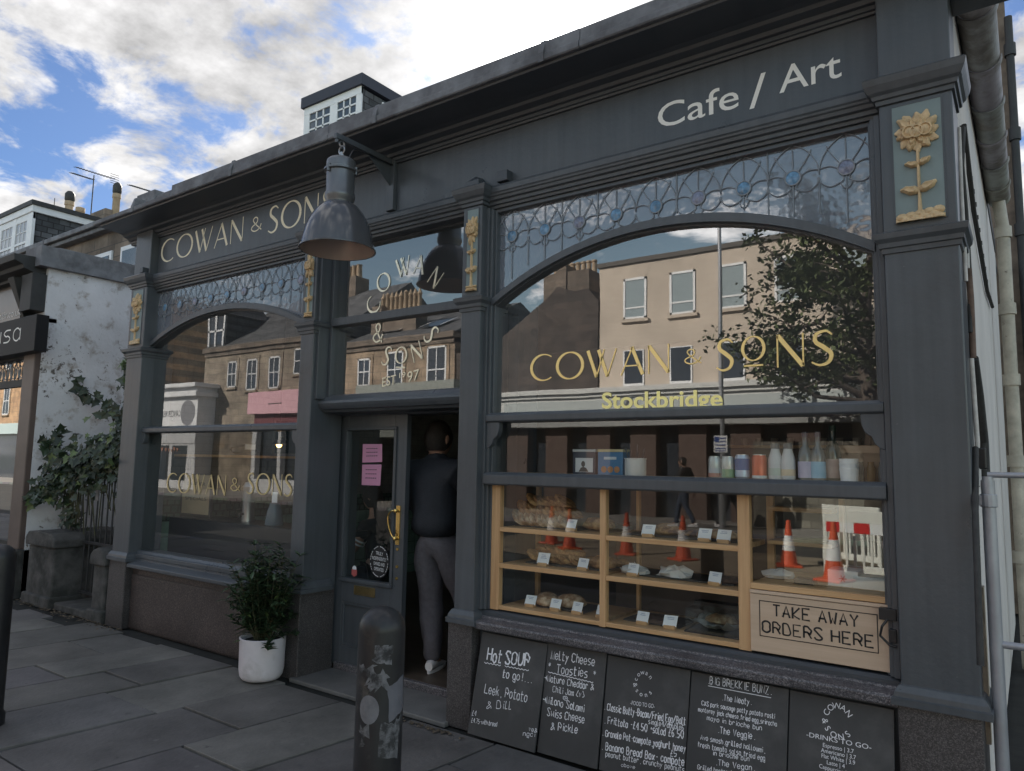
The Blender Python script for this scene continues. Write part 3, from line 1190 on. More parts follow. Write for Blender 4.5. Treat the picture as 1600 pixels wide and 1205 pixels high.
mb.add([(-2.80, -.015, 3.26), (-2.71, -.015, 3.26), (-2.71, .09, 3.26), (-2.80, .09, 3.26), (-2.755, .02, 3.30), (-2.755, .09, 3.31)], [(0, 1, 4), (1, 2, 5, 4), (3, 0, 4, 5)])
build('lead_cap', mb, M['paint_dark'], shop, bevel=0.004)
mb = MB()
mb.box(-2.60, -2.52, 0.03, 0.09, 3.232, 3.30)
build('lead_cap', mb, M['paint_dark'], shop, bevel=0.004)
mb = MB()
mb.box(-6.72, -6.665, -0.045, 0.012, 3.222, 3.275)
build('lead_cap', mb, M['paint_dark'], shop, bevel=0.004)

yf = 0.0885
def gilt(words, y, mat, parent, name):
    for t_, xa, xb, z, h in words:
        mb = MB()
        deco_word(mb, t_, (xa, y, z), (xb, y, z), h)
        build(name, mb, mat, parent)


gilt((('COWAN', -6.60, -5.31, 3.332, .212), ('&', -5.20, -5.055, 3.385, .12), ('SONS', -4.965, -4.18, 3.335, .215)), yf, M['cream'], fas, 'shop_name_lettering')
for t_, xa, xb, z, h in (('Cafe', -1.555, -1.115, 3.322, .135), ('/', -1.062, -.978, 3.297, .17), ('Art', -.915, -.632, 3.335, .135)):
    mb = MB()
    type_line(mb, t_, (xa, yf, z), (xb, yf, z), h, bold=.003)
    build('cafe_art_lettering', mb, M['white_sign'], fas)


# ---------------------------------------------------------------- the two arched windows
def arc_pts(x0, x1, z0, zap, n=28):
    """low arch through (x0,z0) .. apex .. (x1,z0)"""
    c, h = (x1 - x0) / 2, zap - z0
    r = (c * c + h * h) / (2 * h)
    xm, zc = (x0 + x1) / 2, zap - r
    a = math.asin(c / r)
    return [(xm + r * math.sin(-a + 2 * a * i / n), zc + r * math.cos(-a + 2 * a * i / n)) for i in range(n + 1)]


def arch_z(pts, x):
    for (xa, za), (xb, zb) in zip(pts, pts[1:]):
        if xa <= x <= xb:
            return za + (zb - za) * (x - xa) / (xb - xa)
    return pts[0][1]


def clip_above(line, arch, x0, x1, ztop):
    """pieces of a polyline above the arch bar and inside the panel"""
    out, cur = [], []
    for (xa, za), (xb, zb) in zip(line, line[1:]):
        n = 6
        for i in range(n):
            t = i / n
            x, z = xa + (xb - xa) * t, za + (zb - za) * t
            if x0 <= x <= x1 and z <= ztop and z >= arch_z(arch, x) + .02:
                cur.append((x, z))
            else:
                if len(cur) > 1:
                    out.append(cur)
                cur = []
    if len(cur) > 1:
        out.append(cur)
    return out


def arched_window(x0, x1, spring, apex, sill, bars, circles, rad, olda, win_label):
    xl, xr = x0, x1
    w = build('window', (lambda m: (m.box(xl - .055, xl - .03, 0.045, 0.22, sill, 3.086), m.box(xl - .03, xl - .012, 0.062, 0.20, sill, 3.08), m.box(xl - .012, xl, 0.085, 0.19, sill, 3.075),
                                    m.box(xr + .03, xr + .055, 0.045, 0.22, sill, 3.086), m.box(xr + .012, xr + .03, 0.062, 0.20, sill, 3.08), m.box(xr, xr + .012, 0.085, 0.19, sill, 3.075),
                                    m.box(xl - .03, xr + .03, 0.090, 0.20, 3.062, 3.0845), m) [-1])(MB()), M['paint'], shop, bevel=0.003)
    if win_label:
        w['label'] = win_label
    A = arc_pts(xl - .02, xr + .02, spring, apex)
    mb = MB()
    for (lo, hi, ya, yb) in ((-.030, .012, 0.062, 0.19), (-.018, .022, 0.082, 0.185), (-.040, -.028, 0.092, 0.18)):
        lower = [(x, z + lo) for x, z in A]
        upper = [(x, z + hi) for x, z in A]
        for i in range(len(A) - 1):
            mb.prism([lower[i], lower[i + 1], upper[i + 1], upper[i]], ya, yb)
    build('arch_bar', mb, M['paint'], w)
    for (za, zb, ya) in bars:
        mb = MB()
        mb.extx([(0.20, za), (ya + .010, za), (ya, za + .008), (ya, zb - .016), (ya + .012, zb - .010), (ya + .03, zb), (0.20, zb)], xl - .028, xr + .028)
        build('glazing_bar', mb, M['paint'], w, bevel=0.003)
    # curved horn brackets under the first bar
    zb0 = bars[0][0]
    for sx_, xe in ((1, xl - .028), (-1, xr + .028)):
        mb = MB()
        pts = [(xe, zb0), (xe + sx_ * .095, zb0), (xe + sx_ * .095, zb0 - .016)]
        pts += [(xe + sx_ * (.055 + .040 * math.cos(math.radians(a))), zb0 - .016 - .09 * math.sin(math.radians(a)) * .9) for a in (25, 50, 75, 90)]
        pts += [(xe + sx_ * .042, zb0 - .13), (xe + sx_ * .022, zb0 - .15), (xe, zb0 - .16)]
        mb.prism(pts, 0.058, 0.10)
        build('horn_bracket', mb, M['paint'], w, bevel=0.003)
    # glass
    gy = 0.120
    mb = MB()
    mb.add([(x, gy, z) for x, z in [(xl, bars[0][0])] + [(xl, spring)] + [(x, z - .01) for x, z in A[1:-1]] + [(xr, spring), (xr, bars[0][0])]], [tuple(range(len(A) + 2))[::-1]])
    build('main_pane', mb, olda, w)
    mb = MB()
    mb.add([(x, gy + .004, z) for x, z in [(xl, 3.07)] + [(xl, spring)] + [(x, z) for x, z in A[1:-1]] + [(xr, spring), (xr, 3.07)]], [tuple(range(len(A) + 2))])
    build('leaded_pane', mb, M['glass_lead'], w)
    # lead tracery: tulip in each bay, ring at its heart, uprights running down to the arch
    mb = MB()
    n = len(circles)
    zc = 2.903
    pl = lambda p, q: Vector((p, gy - .006, q))
    bay = (circles[-1] - circles[0]) / (n - 1)
    lines = []
    for c in circles:
        hb = bay / 2
        lines.append([(c, zc + rad), (c, 3.066)])
        lines.append([(c, zc - rad), (c, 2.40)])
        for sg in (-1, 1):
            Rg = (.170 ** 2 + hb * hb) / (2 * hb)
            tm = math.acos((Rg - hb) / Rg)
            lines.append([(c + sg * (Rg * math.cos(tm * i / 10) - (Rg - hb)), 2.897 + Rg * math.sin(tm * i / 10)) for i in range(11)])
            lines.append(_catmull([(c + sg * rad * .7, zc + rad * .7), (c + sg * .55 * hb, zc + .085), (c + sg * .72 * hb, zc + .125)], 6))
            lines.append(_catmull([(c + sg * rad, zc + .004), (c + sg * .62 * hb, zc + .022), (c + sg * hb, zc + .018)], 6))
            lines.append(_catmull([(c + sg * hb, zc - .02), (c + sg * .92 * hb, zc - .052), (c + sg * .6 * hb, zc - .078), (c + sg * .22 * hb, zc - .066), (c + sg * .1 * hb, zc - .05), (c + sg * rad * .8, zc - rad * .6)], 6))
            lines.append(_catmull([(c + sg * .22 * hb, zc - .066), (c + sg * .12 * hb, zc - .092), (c, zc - .10)], 5))
        lines.append([(c + hb, 3.066), (c + hb, 2.40)] if RND.random() < .4 else [(c + hb, zc - .05), (c + hb, 2.40)])
    for ln in lines:
        for pc in clip_above(ln, A, xl + .002, xr - .002, 3.066):
            mb.tube([(p[0], gy - .002, p[1]) for p in pc], 0.0027, 5)
    build('lead_tracery', mb, M['came'], w)
    for k, c in enumerate(circles):
        mb = MB()
        mb.cur = 0
        rg = [[(c + r * math.cos(2 * math.pi * q / 20), y, zc + r * math.sin(2 * math.pi * q / 20)) for q in range(20)][::-1] for r, y in ((rad, gy + .003), (rad, gy - .004), (rad * .6, gy - .008), (.001, gy - .009))]
        mb.loft(rg, False)
        mb.cur = 1
        mb.tube([(c + (rad + .002) * math.cos(2 * math.pi * q / 20), gy - .004, zc + (rad + .002) * math.sin(2 * math.pi * q / 20)) for q in range(21)], .004, 5, False)
        build('glass_roundel', mb, [M['glass_blue'] if k % 3 != 2 else M['glass_violet'], M['came']], w, smooth=50)
    return w, A


circR = [-2.535 + .238 * i for i in range(9)]
circL = [-6.520 + .2455 * i for i in range(9)]
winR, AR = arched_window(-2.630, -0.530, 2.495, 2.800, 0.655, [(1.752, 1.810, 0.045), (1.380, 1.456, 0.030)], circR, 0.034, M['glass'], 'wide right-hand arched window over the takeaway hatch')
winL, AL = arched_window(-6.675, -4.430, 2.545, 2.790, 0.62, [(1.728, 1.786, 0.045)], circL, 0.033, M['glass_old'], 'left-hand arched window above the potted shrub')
for (w, xl, xr, za, zb, g) in ((winR, -2.63, -0.53, 1.450, 1.756, glassm('shelf_glass', 1.2, wob=.003)), (winL, -6.675, -4.430, 0.66, 1.732, glassm('old_lower_glass', 1.1, wob=.004, wobs=2.2))):
    mb = MB()
    mb.add([(xl, .121, za), (xr, .121, za), (xr, .121, zb), (xl, .121, zb)], [(0, 1, 2, 3)])
    build('lower_pane', mb, g, w)
mb = MB()
mb.extx([(0.22, .60), (0.062, .60), (0.055, .606), (0.055, .640), (0.075, .648), (0.09, .668), (0.22, .668)], -6.70, -4.40)
build('bottom_rail', mb, M['paint'], winL, bevel=.003)
mb = MB()
mb.extx([(0.22, .545), (0.045, .545), (0.045, .552), (-.010, .528), (-.018, .530), (-.018, .556), (-.010, .562), (0.06, .585), (0.06, .60), (0.22, .60)], -6.62, -4.38)
build('window_sill', mb, M['paint'], winL, bevel=.003)
# gold on the glass
gy = .1165
gilt((('COWAN', -2.380, -1.508, 1.994, .152), ('&', -1.428, -1.335, 2.032, .075), ('S', -1.258, -1.170, 1.988, .155), ('O', -1.128, -1.020, 2.028, .118), ('NS', -.965, -.708, 1.985, .158)), gy, M['leaf_gold'], winR, 'gold_name_lettering')
mb = MB()
mb.strip([(-1.120, 2.003), (-1.028, 2.003)], .009, lambda p, q: Vector((p, gy, q)))
build('gold_underline', mb, M['leaf_gold'], winR)
mb = MB()
type_line(mb, 'Stockbridge', (-1.905, gy, 1.820), (-1.228, gy, 1.808), 0.085, bold=.022)
build('district_lettering', mb, M['yellow_vinyl'], winR)
gilt((('COWAN', -6.28, -5.385, 1.205, .165), ('&', -5.32, -5.19, 1.25, .10), ('SONS', -5.10, -4.535, 1.235, .16)), gy, M['dull_gold'], winL, 'gold_name_lettering')

# ---------------------------------------------------------------- stallrisers and granite sill
mb = MB()
mb.box(-6.665, -4.385, 0.06, 0.30, -.02, .545)
mb.box(-6.64, -4.40, 0.045, 0.062, .0, .46)
build('stallriser', mb, M['riser'], shop, bevel=.004)
mb = MB()
mb.box(-2.672, -0.478, 0.06, 0.30, -.02, .56)
build('stallriser', mb, M['paint_dark'], shop)
mb = MB()
mb.extx([(0.20, .555), (-.008, .555), (-.018, .560), (-.020, .592), (-.012, .602), (0.05, .612), (0.05, .622), (.20, .622)], -2.660, -0.482)
build('granite_sill', mb, M['sill'], shop, bevel=.006)
mb = MB()
mb.extx([(.22, .621), (.062, .621), (.062, .64), (.078, .652), (.22, .657)], -2.68, -.48)
build('sill_board', mb, M['paint_dark'], shop)

# ---------------------------------------------------------------- door recess
XL, XR, DY = -4.262, -2.681, 0.33
mb = MB()
mb.box(-4.32, XL, 0.30, 0.52, 0.0, 1.95)
mb.box(-4.40, XL, 0.24, 0.30, 1.95, 3.16)
mb.box(XL, XL + .004, 0.02, 0.30, 0.60, 3.10)
mb.box(XL + .004, XL + .012, 0.06, 0.075, 0.02, 3.08)
mb.box(XR + .0, XR + .08, 0.30, 0.52, 0.0, 3.16)
mb.box(-4.22, -2.83, .075, .30, 3.145, 3.20)
build('recess_lining', mb, M['paint'], shop)
mb = MB()
mb.box(XL + .0, XL + .006, 0.0, 0.30, 0.0, .60)
build('recess_plinth', mb, M['plinth'], shop)
FY = 0.16
mb = MB()
for q in ((-4.262, -4.20, .03, FY + .08, 1.95, 3.10), (-4.20, -4.172, FY - .035, FY + .08, 1.95, 3.10), (-4.172, -2.80, FY - .012, FY + .06, 3.07, 3.145), (-4.172, -2.80, FY - .045, FY + .06, 2.494, 2.552), (-4.172, -2.80, FY - .02, FY + .06, 1.95, 1.985), (-2.86, -2.75, FY - .03, FY + .08, 1.95, 3.145)):
    mb.box(*q)
dw = build('fanlight', mb, M['paint'], shop, bevel=.004)
for za, zb in ((2.552, 3.07), (1.985, 2.494)):
    mb = MB()
    mb.add([(-4.172, FY, za), (-2.86, FY, za), (-2.86, FY, zb), (-4.172, FY, zb)], [(0, 1, 2, 3)])
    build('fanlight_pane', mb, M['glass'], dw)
mb = MB()
mb.extx([(.50, 1.842), (.30, 1.842), (.285, 1.852), (.12, 1.856), (.105, 1.872), (.085, 1.878), (.07, 1.900), (.062, 1.918), (.066, 1.936), (.09, 1.944), (.13, 1.975), (.50, 1.985)], -4.262, -2.75)
build('transom', mb, M['paint'], shop, bevel=.003)
yy = FY - .005
FL = lambda x, z: (x * .9535, 1.51 + (z - 1.51) * .9535)
mb = MB()
for ch, c, r in (('C', (-3.962, 2.672), 62), ('O', (-3.862, 2.835), 28), ('W', (-3.665, 2.925), 8), ('A', (-3.505, 2.915), -10), ('N', (-3.345, 2.800), -42)):
    deco_at(mb, ch, FL(*c), .132, r, yy)
build('arched_name_lettering', mb, M['pale_gold'], dw)
mb = MB()
for ch, c, r in (('&', (-3.895, 2.455), -8), ('S', (-3.80, 2.275), -22), ('N', (-3.505, 2.285), 18), ('S', (-3.37, 2.395), -55)):
    deco_at(mb, ch, FL(*c), .132, r, yy)
deco_at(mb, 'O', FL(-3.655, 2.270), .112, 0, yy)
mb.strip([FL(-3.70, 2.185), FL(-3.61, 2.178)], .009, lambda p, q: Vector((p, yy, q)))
for t_, xa, za, xb, zb, h_ in (('EST', -3.835, 2.048, -3.70, 2.064, .066), ('19', -3.665, 2.105, -3.605, 2.110, .036), ('.', -3.640, 2.08, -3.628, 2.08, .05), ('97', -3.585, 2.070, -3.475, 2.084, .072)):
    A_, B_ = FL(xa, za), FL(xb, zb)
    type_line(mb, t_, (A_[0], yy, A_[1]), (B_[0], yy, B_[1]), h_)
build('est_lettering', mb, M['pale_gold'], dw)
# step
mb = MB()
mb.box(-4.22, -2.83, DY - .02, DY + .4, -.02, .052)
build('door_step', mb, M['sill'], shop, bevel=.01)
mb = MB()
mb.box(-4.26, -2.84, -.045, DY - .02, -.025, .004)
build('threshold_slab', mb, pm('worn_threshold_stone', (.15, .145, .14), .7, var=.25, vs=3, bump=.3), shop, bevel=.006)
# left door leaf
dx0, dx1 = -4.335, -3.572
mb = MB()
zt, zb = 1.862, .03
px0, px1, pz0, pz1 = -4.175, -3.688, .655, 1.735
mb.box(dx0, px0, DY, DY + .045, zb, zt)
mb.box(px1, dx1, DY, DY + .045, zb, zt)
mb.box(px0, px1, DY, DY + .045, pz1, zt)
mb.box(px0, px1, DY, DY + .045, zb, .17)
mb.box(px0, px1, DY, DY + .045, .48, pz0)
mb.box(px0, px1, DY + .018, DY + .04, .17, .48)
for (a, b2, c, d) in ((px0 - .025, px1 + .025, pz1, pz1 + .022), (px0 - .025, px1 + .025, pz0 - .028, pz0)):
    mb.box(a, b2, DY - .014, DY, c, d)
for a, b2 in ((px0 - .025, px0), (px1, px1 + .025)):
    mb.box(a, b2, DY - .013, DY, pz0, pz1)
for a in ((px0, px0 + .02, .17, .48), (px1 - .02, px1, .17, .48), (px0 + .02, px1 - .02, .46, .48), (px0 + .02, px1 - .02, .17, .19)):
    mb.box(a[0], a[1], DY + .004, DY + .018, a[2], a[3])
door = build('door', mb, M['paint'], shop, bevel=.004)
mb = MB()
mb.add([(px0, DY + .02, pz0), (px1, DY + .02, pz0), (px1, DY + .02, pz1), (px0, DY + .02, pz1)], [(0, 1, 2, 3)])
build('door_pane', mb, glassm('door_glass', 1.1, wob=.004, wobs=3), door)
mb = MB()
# pull handle: back plate, two roses, bowed grip
hx = -3.628
mb.box(hx - .018, hx + .018, DY - .006, DY, .93, 1.20)
for z in (1.165, .975):
    mb.tube([(hx, DY - .004, z), (hx, DY - .028, z)], [.014, .010], 10)
    mb.lathe([(.001, -.016), (.012, -.012), (.016, 0), (.012, .012), (.001, .016)], (hx, DY - .03, z), 12)
mb.tube(_catmull([(hx, 1.165), (hx - .05, 1.158), (hx - .078, 1.13), (hx - .07, 1.06), (hx - .03, .995), (hx, .972)], 5) and [(p[0], DY - .032, p[1]) for p in _catmull([(hx, 1.165), (hx - .04, 1.16), (hx - .068, 1.13), (hx - .064, 1.07), (hx - .03, 1.0), (hx, .972)], 5)], .0065, 8)
for z in (.90, .78, .70):
    mb.tube([(hx + .004, DY + .002, z), (hx + .004, DY - .008, z)], [.012, .010], 10)
build('door_handle', mb, M['brass'], door, smooth=40)
mb = MB()
mb.box(-4.045, -3.83, DY - .008, DY, .545, .552)
mb.box(-4.045, -3.83, DY - .008, DY, .602, .61)
mb.box(-4.045, -4.03, DY - .008, DY, .552, .602)
mb.box(-3.845, -3.83, DY - .008, DY, .552, .602)
mb.box(-4.028, -3.847, DY - .005, DY, .554, .60)
build('letterbox', mb, pm('aged_brass', (.30, .23, .11), .35, metal=.8, var=.3, vs=12), door, bevel=.002)
mb = MB()
c = at(590, 878, DY)
mb.disc((c.x, c.z), .098, DY + .016, 28, .115)
mb.cur = 1
yk = DY + .0145
for i, t in enumerate(('TRULY', 'INDEPENDENTLY', 'OWNED AND', 'OPERATED')):
    hw_ = (.036, .072, .055, .048)[i]
    zz_ = c.z + .048 - i * .037
    type_line(mb, t, (c.x - hw_, yk, zz_), (c.x + hw_, yk, zz_ - .006), .024)
for k in range(36):
    if k % 9 in (0, 4):
        continue
    a = math.radians(k * 10)
    mb.tube([(c.x + .088 * math.cos(a), yk, c.z + .105 * math.sin(a)), (c.x + .088 * math.cos(a + .12), yk, c.z + .105 * math.sin(a + .12))], .0022, 4)
build('window_sticker', mb, [M['ink'], M['paper']], door, label='round black sticker with white words low on the door glass')
mb = MB()
c = at(551, 893, DY)
mb.disc((c.x, c.z + .018), .022, DY + .016, 14)
mb.cur = 1
mb.add([(c.x - .028, DY + .0155, c.z + .012), (c.x + .028, DY + .0155, c.z + .012), (c.x + .028, DY + .0155, c.z - .025), (c.x, DY + .0155, c.z - .04), (c.x - .028, DY + .0155, c.z - .025)], [(4, 3, 2, 1, 0)])
build('window_sticker', mb, [M['paper'], pm('red_sticker', (.5, .12, .12), .5)], door, label='small red and white sticker in the corner of the door glass')
# ---- wall-side fittings
mb = MB()
c = at(1397, 960, .05)
mb.box(-.548, -.482, .035, .075, c.z - .026, c.z + .022)
mb.tube(_catmull([(-.515, .03, c.z - .02), (-.535, .02, c.z - .05), (-.545, .03, c.z - .09), (-.51, .035, c.z - .125), (-.485, .04, c.z - .13)], 1), .006, 6)
mb.box(-.512, -.484, .035, .06, c.z - .115, c.z - .06)
build('junction_box', mb, M['black'], shop, bevel=.004)

# ================================================================== THINGS ON THE PAVEMENT AND FRONT
# ---- industrial lamp on its bracket
lamp = thing('hanging_lamp', 'big bell-shaped industrial lamp hanging from a wall bracket above the cafe door', 'lamp', (-3.55, 0.09, 3.3))
LX, LY = -3.55, -0.385
enam = pm('grey_blue_enamel', (0.078, 0.078, 0.086), 0.22, var=0.1, vs=6, coat=0.3)
mb = MB()
mb.lathe([(.085, 3.155), (.098, 3.150), (.125, 3.128), (.160, 3.085), (.190, 3.03), (.212, 2.97), (.226, 2.91), (.234, 2.868), (.236, 2.856), (.243, 2.853), (.243, 2.846), (.234, 2.846)], (LX, LY, 0), 40)
mb.cur = 1
mb.lathe([(.233, 2.8465), (.230, 2.868), (.222, 2.91), (.207, 2.97), (.185, 3.03), (.154, 3.085), (.12, 3.122), (.09, 3.14), (.001, 3.142)], (LX, LY, 0), 40)
build('lamp_shade', mb, [enam, pm('lamp_reflector', (.55, .44, .38), .35, metal=.2, var=.08)], lamp, smooth=50)
mb = MB()
mb.lathe([(.001, 3.452), (.078, 3.450), (.090, 3.440), (.094, 3.425), (.094, 3.385), (.108, 3.378), (.108, 3.366), (.092, 3.360), (.090, 3.225), (.097, 3.215), (.097, 3.19), (.088, 3.172), (.085, 3.150)], (LX, LY, 0), 32)
for k in range(3):
    a = k * 2.09 + .5
    mb.tube([(LX + .10 * math.cos(a), LY + .10 * math.sin(a), 3.345), (LX + .10 * math.cos(a), LY + .10 * math.sin(a), 3.395)], .010, 8)
build('lamp_housing', mb, pm('galvanised_housing', (.15, .155, .165), .34, metal=.5, var=.12, vs=8), lamp, smooth=40)
mb = MB()
mb.tube([(LX, LY, 3.45), (LX, LY, 3.50)], .014, 8)
mb.tube([(LX + .026 * math.cos(t), LY, 3.515 + .026 * math.sin(t)) for t in [i * math.pi / 8 for i in range(17)]], .006, 6)
mb.tube([(LX, LY + .02 * math.cos(t), 3.555 + .024 * math.sin(t)) for t in [i * math.pi / 8 for i in range(17)]], .006, 6)
mb.lathe([(.001, 0), (.045, .0), (.045, .06), (.001, .06)], (LX, LY, 2.98), 14)
build('hanger', mb, pm('zinc_hook', (.35, .36, .38), .35, metal=.8), lamp, smooth=40)
mb = MB()
mb.box(LX - .035, LX + .035, .055, .0885, 3.245, 3.60)
mb.box(LX - .014, LX + .014, LY - .06, .06, 3.575, 3.612)
mb.add([(LX - .004, .056, 3.42), (LX + .004, .056, 3.42), (LX + .004, -.17, 3.576), (LX - .004, -.17, 3.576), (LX - .004, .056, 3.576), (LX + .004, .056, 3.576)], [(0, 1, 2, 3), (0, 3, 4), (1, 5, 2), (3, 2, 5, 4)])
mb.tube([(LX, LY - .045, 3.575), (LX, LY - .045, 3.55)], .012, 8)
build('bracket', mb, M['paint'], lamp, bevel=.003)
mb = MB()
mb.tube(_catmull([(LX + .03, .08, 3.50), (LX + .03, -.1, 3.56), (LX + .02, -.28, 3.555), (LX + .015, LY + .03, 3.50), (LX + .01, LY + .01, 3.45)], 6) if False else [(LX + .02, .07, 3.57), (LX + .02, -.15, 3.562), (LX + .02, -.30, 3.55), (LX + .03, LY + .05, 3.50), (LX + .03, LY + .03, 3.45)], .005, 6)
build('cable', mb, M['black'], lamp)

# ---- bollards
stk = pm('torn_sticker_paper', (.14, .14, .15), .8, var=.45, vs=26, col2=(.03, .03, .032), c2s=18, lo=.44, hi=.56)
iron_b = pm('chipped_black_bollard', (.020, .020, .022), .42, var=.3, vs=9, bump=.12, bs=22, col2=(.06, .055, .05), c2s=7, lo=.58, hi=.66, coat=.12, spec=.35)


def bollard(x, y, label, r=.082, h=1.0, stickers=True):
    t = thing('bollard', label, 'bollard', (x, y, 0), group='bollards along the pavement')
    mb = MB()
    prof = [(r + .012, -.02), (r + .012, .06), (r + .002, .075), (r, .09), (r, h - r * .95)]
    prof += [(r * math.cos(a), h - r * .95 + r * .95 * math.sin(a)) for a in [math.radians(q) for q in (12, 24, 36, 48, 60, 72, 82)]] + [(.001, h)]
    mb.lathe(prof, (x, y, 0), 36)
    build('post', mb, [iron_b], t, smooth=50)
    if stickers:
        def patch(a0, a1, z0, z1, skew, ragged, mat, round_=False):
            n = 10
            m2 = MB()
            rr = r + .0012
            am, zm = (a0 + a1) / 2, (z0 + z1) / 2
            pts = []
            if round_:
                pts = [(am + (a1 - a0) / 2 * math.cos(q * .3142), zm + (z1 - z0) / 2 * math.sin(q * .3142)) for q in range(20)]
            else:
                cor = [(a0, z0), (a1, z0 + skew), (a1 + skew * 4, z1 + skew), (a0 + skew * 4, z1)]
                for i in range(4):
                    for j in range(6):
                        u = j / 6
                        pts.append((cor[i][0] * (1 - u) + cor[(i + 1) % 4][0] * u + RND.uniform(-ragged, ragged) * 3, cor[i][1] * (1 - u) + cor[(i + 1) % 4][1] * u + RND.uniform(-ragged, ragged) * .3))
            cen = (sum(p[0] for p in pts) / len(pts), sum(p[1] for p in pts) / len(pts))
            for q in (0.5, 1.0):
                pass
            ring = [(x + rr * math.cos(a), y + rr * math.sin(a), z) for a, z in pts]
            mid = [(cen[0] + (a - cen[0]) * .5, cen[1] + (z - cen[1]) * .5) for a, z in pts]
            ringm = [(x + rr * math.cos(a), y + rr * math.sin(a), z) for a, z in mid]
            k = len(pts)
            m2.add(ring + ringm + [(x + rr * math.cos(cen[0]), y + rr * math.sin(cen[0]), cen[1])],
                   [(i, (i + 1) % k, k + (i + 1) % k, k + i) for i in range(k)] + [(k + i, k + (i + 1) % k, 2 * k) for i in range(k)])
            return build('sticker', m2, mat, t)
        va = math.atan2(CAM.y - y, CAM.x - x)
        L = lambda u: va - math.asin(max(-.99, min(.99, u)))
        patch(L(-.42), L(.30), .825, .88, .01, .03, stk)
        patch(L(-.35), L(.5), .745, .80, -.012, .05, stk)
        patch(L(.25), L(.85), .79, .81, .0, .05, stk)
        patch(L(-.97), L(-.42), .66, .775, -.03, .01, pm('grey_vinyl_sticker', (.12, .12, .14), .6, var=.1, vs=20))
        patch(L(0.0), L(.78), .625, .72, 0, 0, pm('faded_round_sticker', (.15, .15, .165), .7, var=.25, vs=25), True)
        patch(L(-.80), L(.0), .505, .615, .018, .01, stk)
        patch(L(.45), L(.75), .56, .615, .0, .06, stk)
        patch(L(-.9), L(-.6), .605, .64, .0, .05, stk)
    return t


bollard(-1.89, -1.52, 'black bollard plastered with torn stickers in front of the cafe door')
bollard(-4.825, -1.66, 'plain black bollard at the left edge of the pavement', stickers=False)

# ---- potted shrub
pot = thing('potted_shrub', 'bushy evergreen shrub in a round white pot beside the cafe doorway', 'plant', (-4.40, -0.17, 0))
px_, py_ = -4.40, -0.17
mb = MB()
mb.lathe([(.001, .004), (.10, .004), (.128, .012), (.143, .035), (.150, .075), (.154, .27), (.156, .285), (.150, .288), (.144, .284), (.142, .25), (.001, .25)], (px_, py_, 0), 40)
build('pot', mb, pm('matt_white_pot', (.64, .60, .63), .6, var=.09, vs=5, col2=(.44, .41, .41), c2s=4, lo=.52, hi=.72, bump=.1, bs=30), pot, smooth=45)
mb = MB()
mb.lathe([(.001, .266), (.07, .268), (.1415, .256)], (px_, py_, 0), 20)
build('soil', mb, M['dirt'], pot)


def leaf(mb, p, d, nrm, L, Wd, tint, droop=.15, seg=3):
    """a pointed leaf with a folded midrib"""
    d = d.normalized()
    s = d.cross(nrm)
    if s.length < 1e-4:
        s = d.orthogonal()
    s.normalize()
    up = s.cross(d)
    vs, fs = [], []
    for i in range(seg + 1):
        t = i / seg
        w = Wd / 2 * (math.sin(math.pi * (t * .86 + .10)) if i < seg else 0.02)
        c = p + d * (L * t) - up * (droop * L * t * t)
        vs += [c + s * w + up * w * .35, c, c - s * w + up * w * .35]
    for i in range(seg):
        a = i * 3
        fs += [(a, a + 1, a + 4, a + 3), (a + 1, a + 2, a + 5, a + 4)]
    mb.add(vs, fs, tint)


leafm = attrm('glossy_leaves', .38, var=.2, vs=12, spec=.5)
stem_m = pm('green_brown_stem', (.06, .06, .03), .8)
rs = random.Random(5)
sm, lm = MB(), MB()
for k in range(112):
    a = rs.uniform(0, 2 * math.pi)
    tilt = abs(rs.gauss(.0, .55))
    hgt = rs.uniform(.26, .68) * (1 - .22 * min(tilt, 1.2))
    p0 = Vector((px_ + .07 * math.cos(a) * rs.random(), py_ + .07 * math.sin(a) * rs.random(), .26))
    tip = p0 + Vector((math.cos(a) * math.sin(tilt), math.sin(a) * math.sin(tilt), math.cos(tilt))) * hgt
    hor = Vector((tip.x - px_, tip.y - py_))
    if hor.length > .255:
        hor *= .255 / hor.length
        tip.x, tip.y = px_ + hor.x, py_ + hor.y
    mid = (p0 + tip) / 2 + Vector((rs.uniform(-.03, .03), rs.uniform(-.03, .03), .03))
    pts = _catmull([tuple(p0), tuple(mid), tuple(tip)], 6) if False else [p0 * (1 - t) * (1 - t) + mid * 2 * t * (1 - t) + tip * t * t for t in [i / 8 for i in range(9)]]
    sm.tube(pts, [.004 * (1 - .6 * i / 8) for i in range(9)], 4)
    for i in range(2, 9):
        q = Vector(pts[i])
        for j in range(rs.choice((3, 4, 5))):
            b2 = rs.uniform(0, 2 * math.pi)
            d = Vector((math.cos(b2), math.sin(b2), rs.uniform(.0, .9)))
            k2 = rs.uniform(.55, 1.35)
            yel = rs.random() < .05
            tint = (.10 * k2, .15 * k2, .05 * k2) if yel else (.036 * k2, .062 * k2, .030 * k2)
            leaf(lm, q, d, Vector((0, 0, 1)), rs.uniform(.045, .085), rs.uniform(.018, .028), tint, droop=rs.uniform(0, .4))
for k in range(16):
    a = rs.uniform(2.6, 4.6)
    q = Vector((px_ + .12 * math.cos(a), py_ + .12 * math.sin(a), rs.uniform(.27, .36)))
    leaf(lm, q, Vector((math.cos(a), math.sin(a), rs.uniform(-.2, .3))), Vector((0, 0, 1)), rs.uniform(.06, .11), .026, (.06, .10, .035), droop=.3)
build('foliage', lm, leafm, pot)
build('stems', sm, stem_m, pot)

# ---- chalkboards
c6 = lambda x, y: (730 + x / 4.571, 960 + y / 4.571)
c7 = lambda x, y: (1060 + x / 4.571, 1020 + y / 4.571)


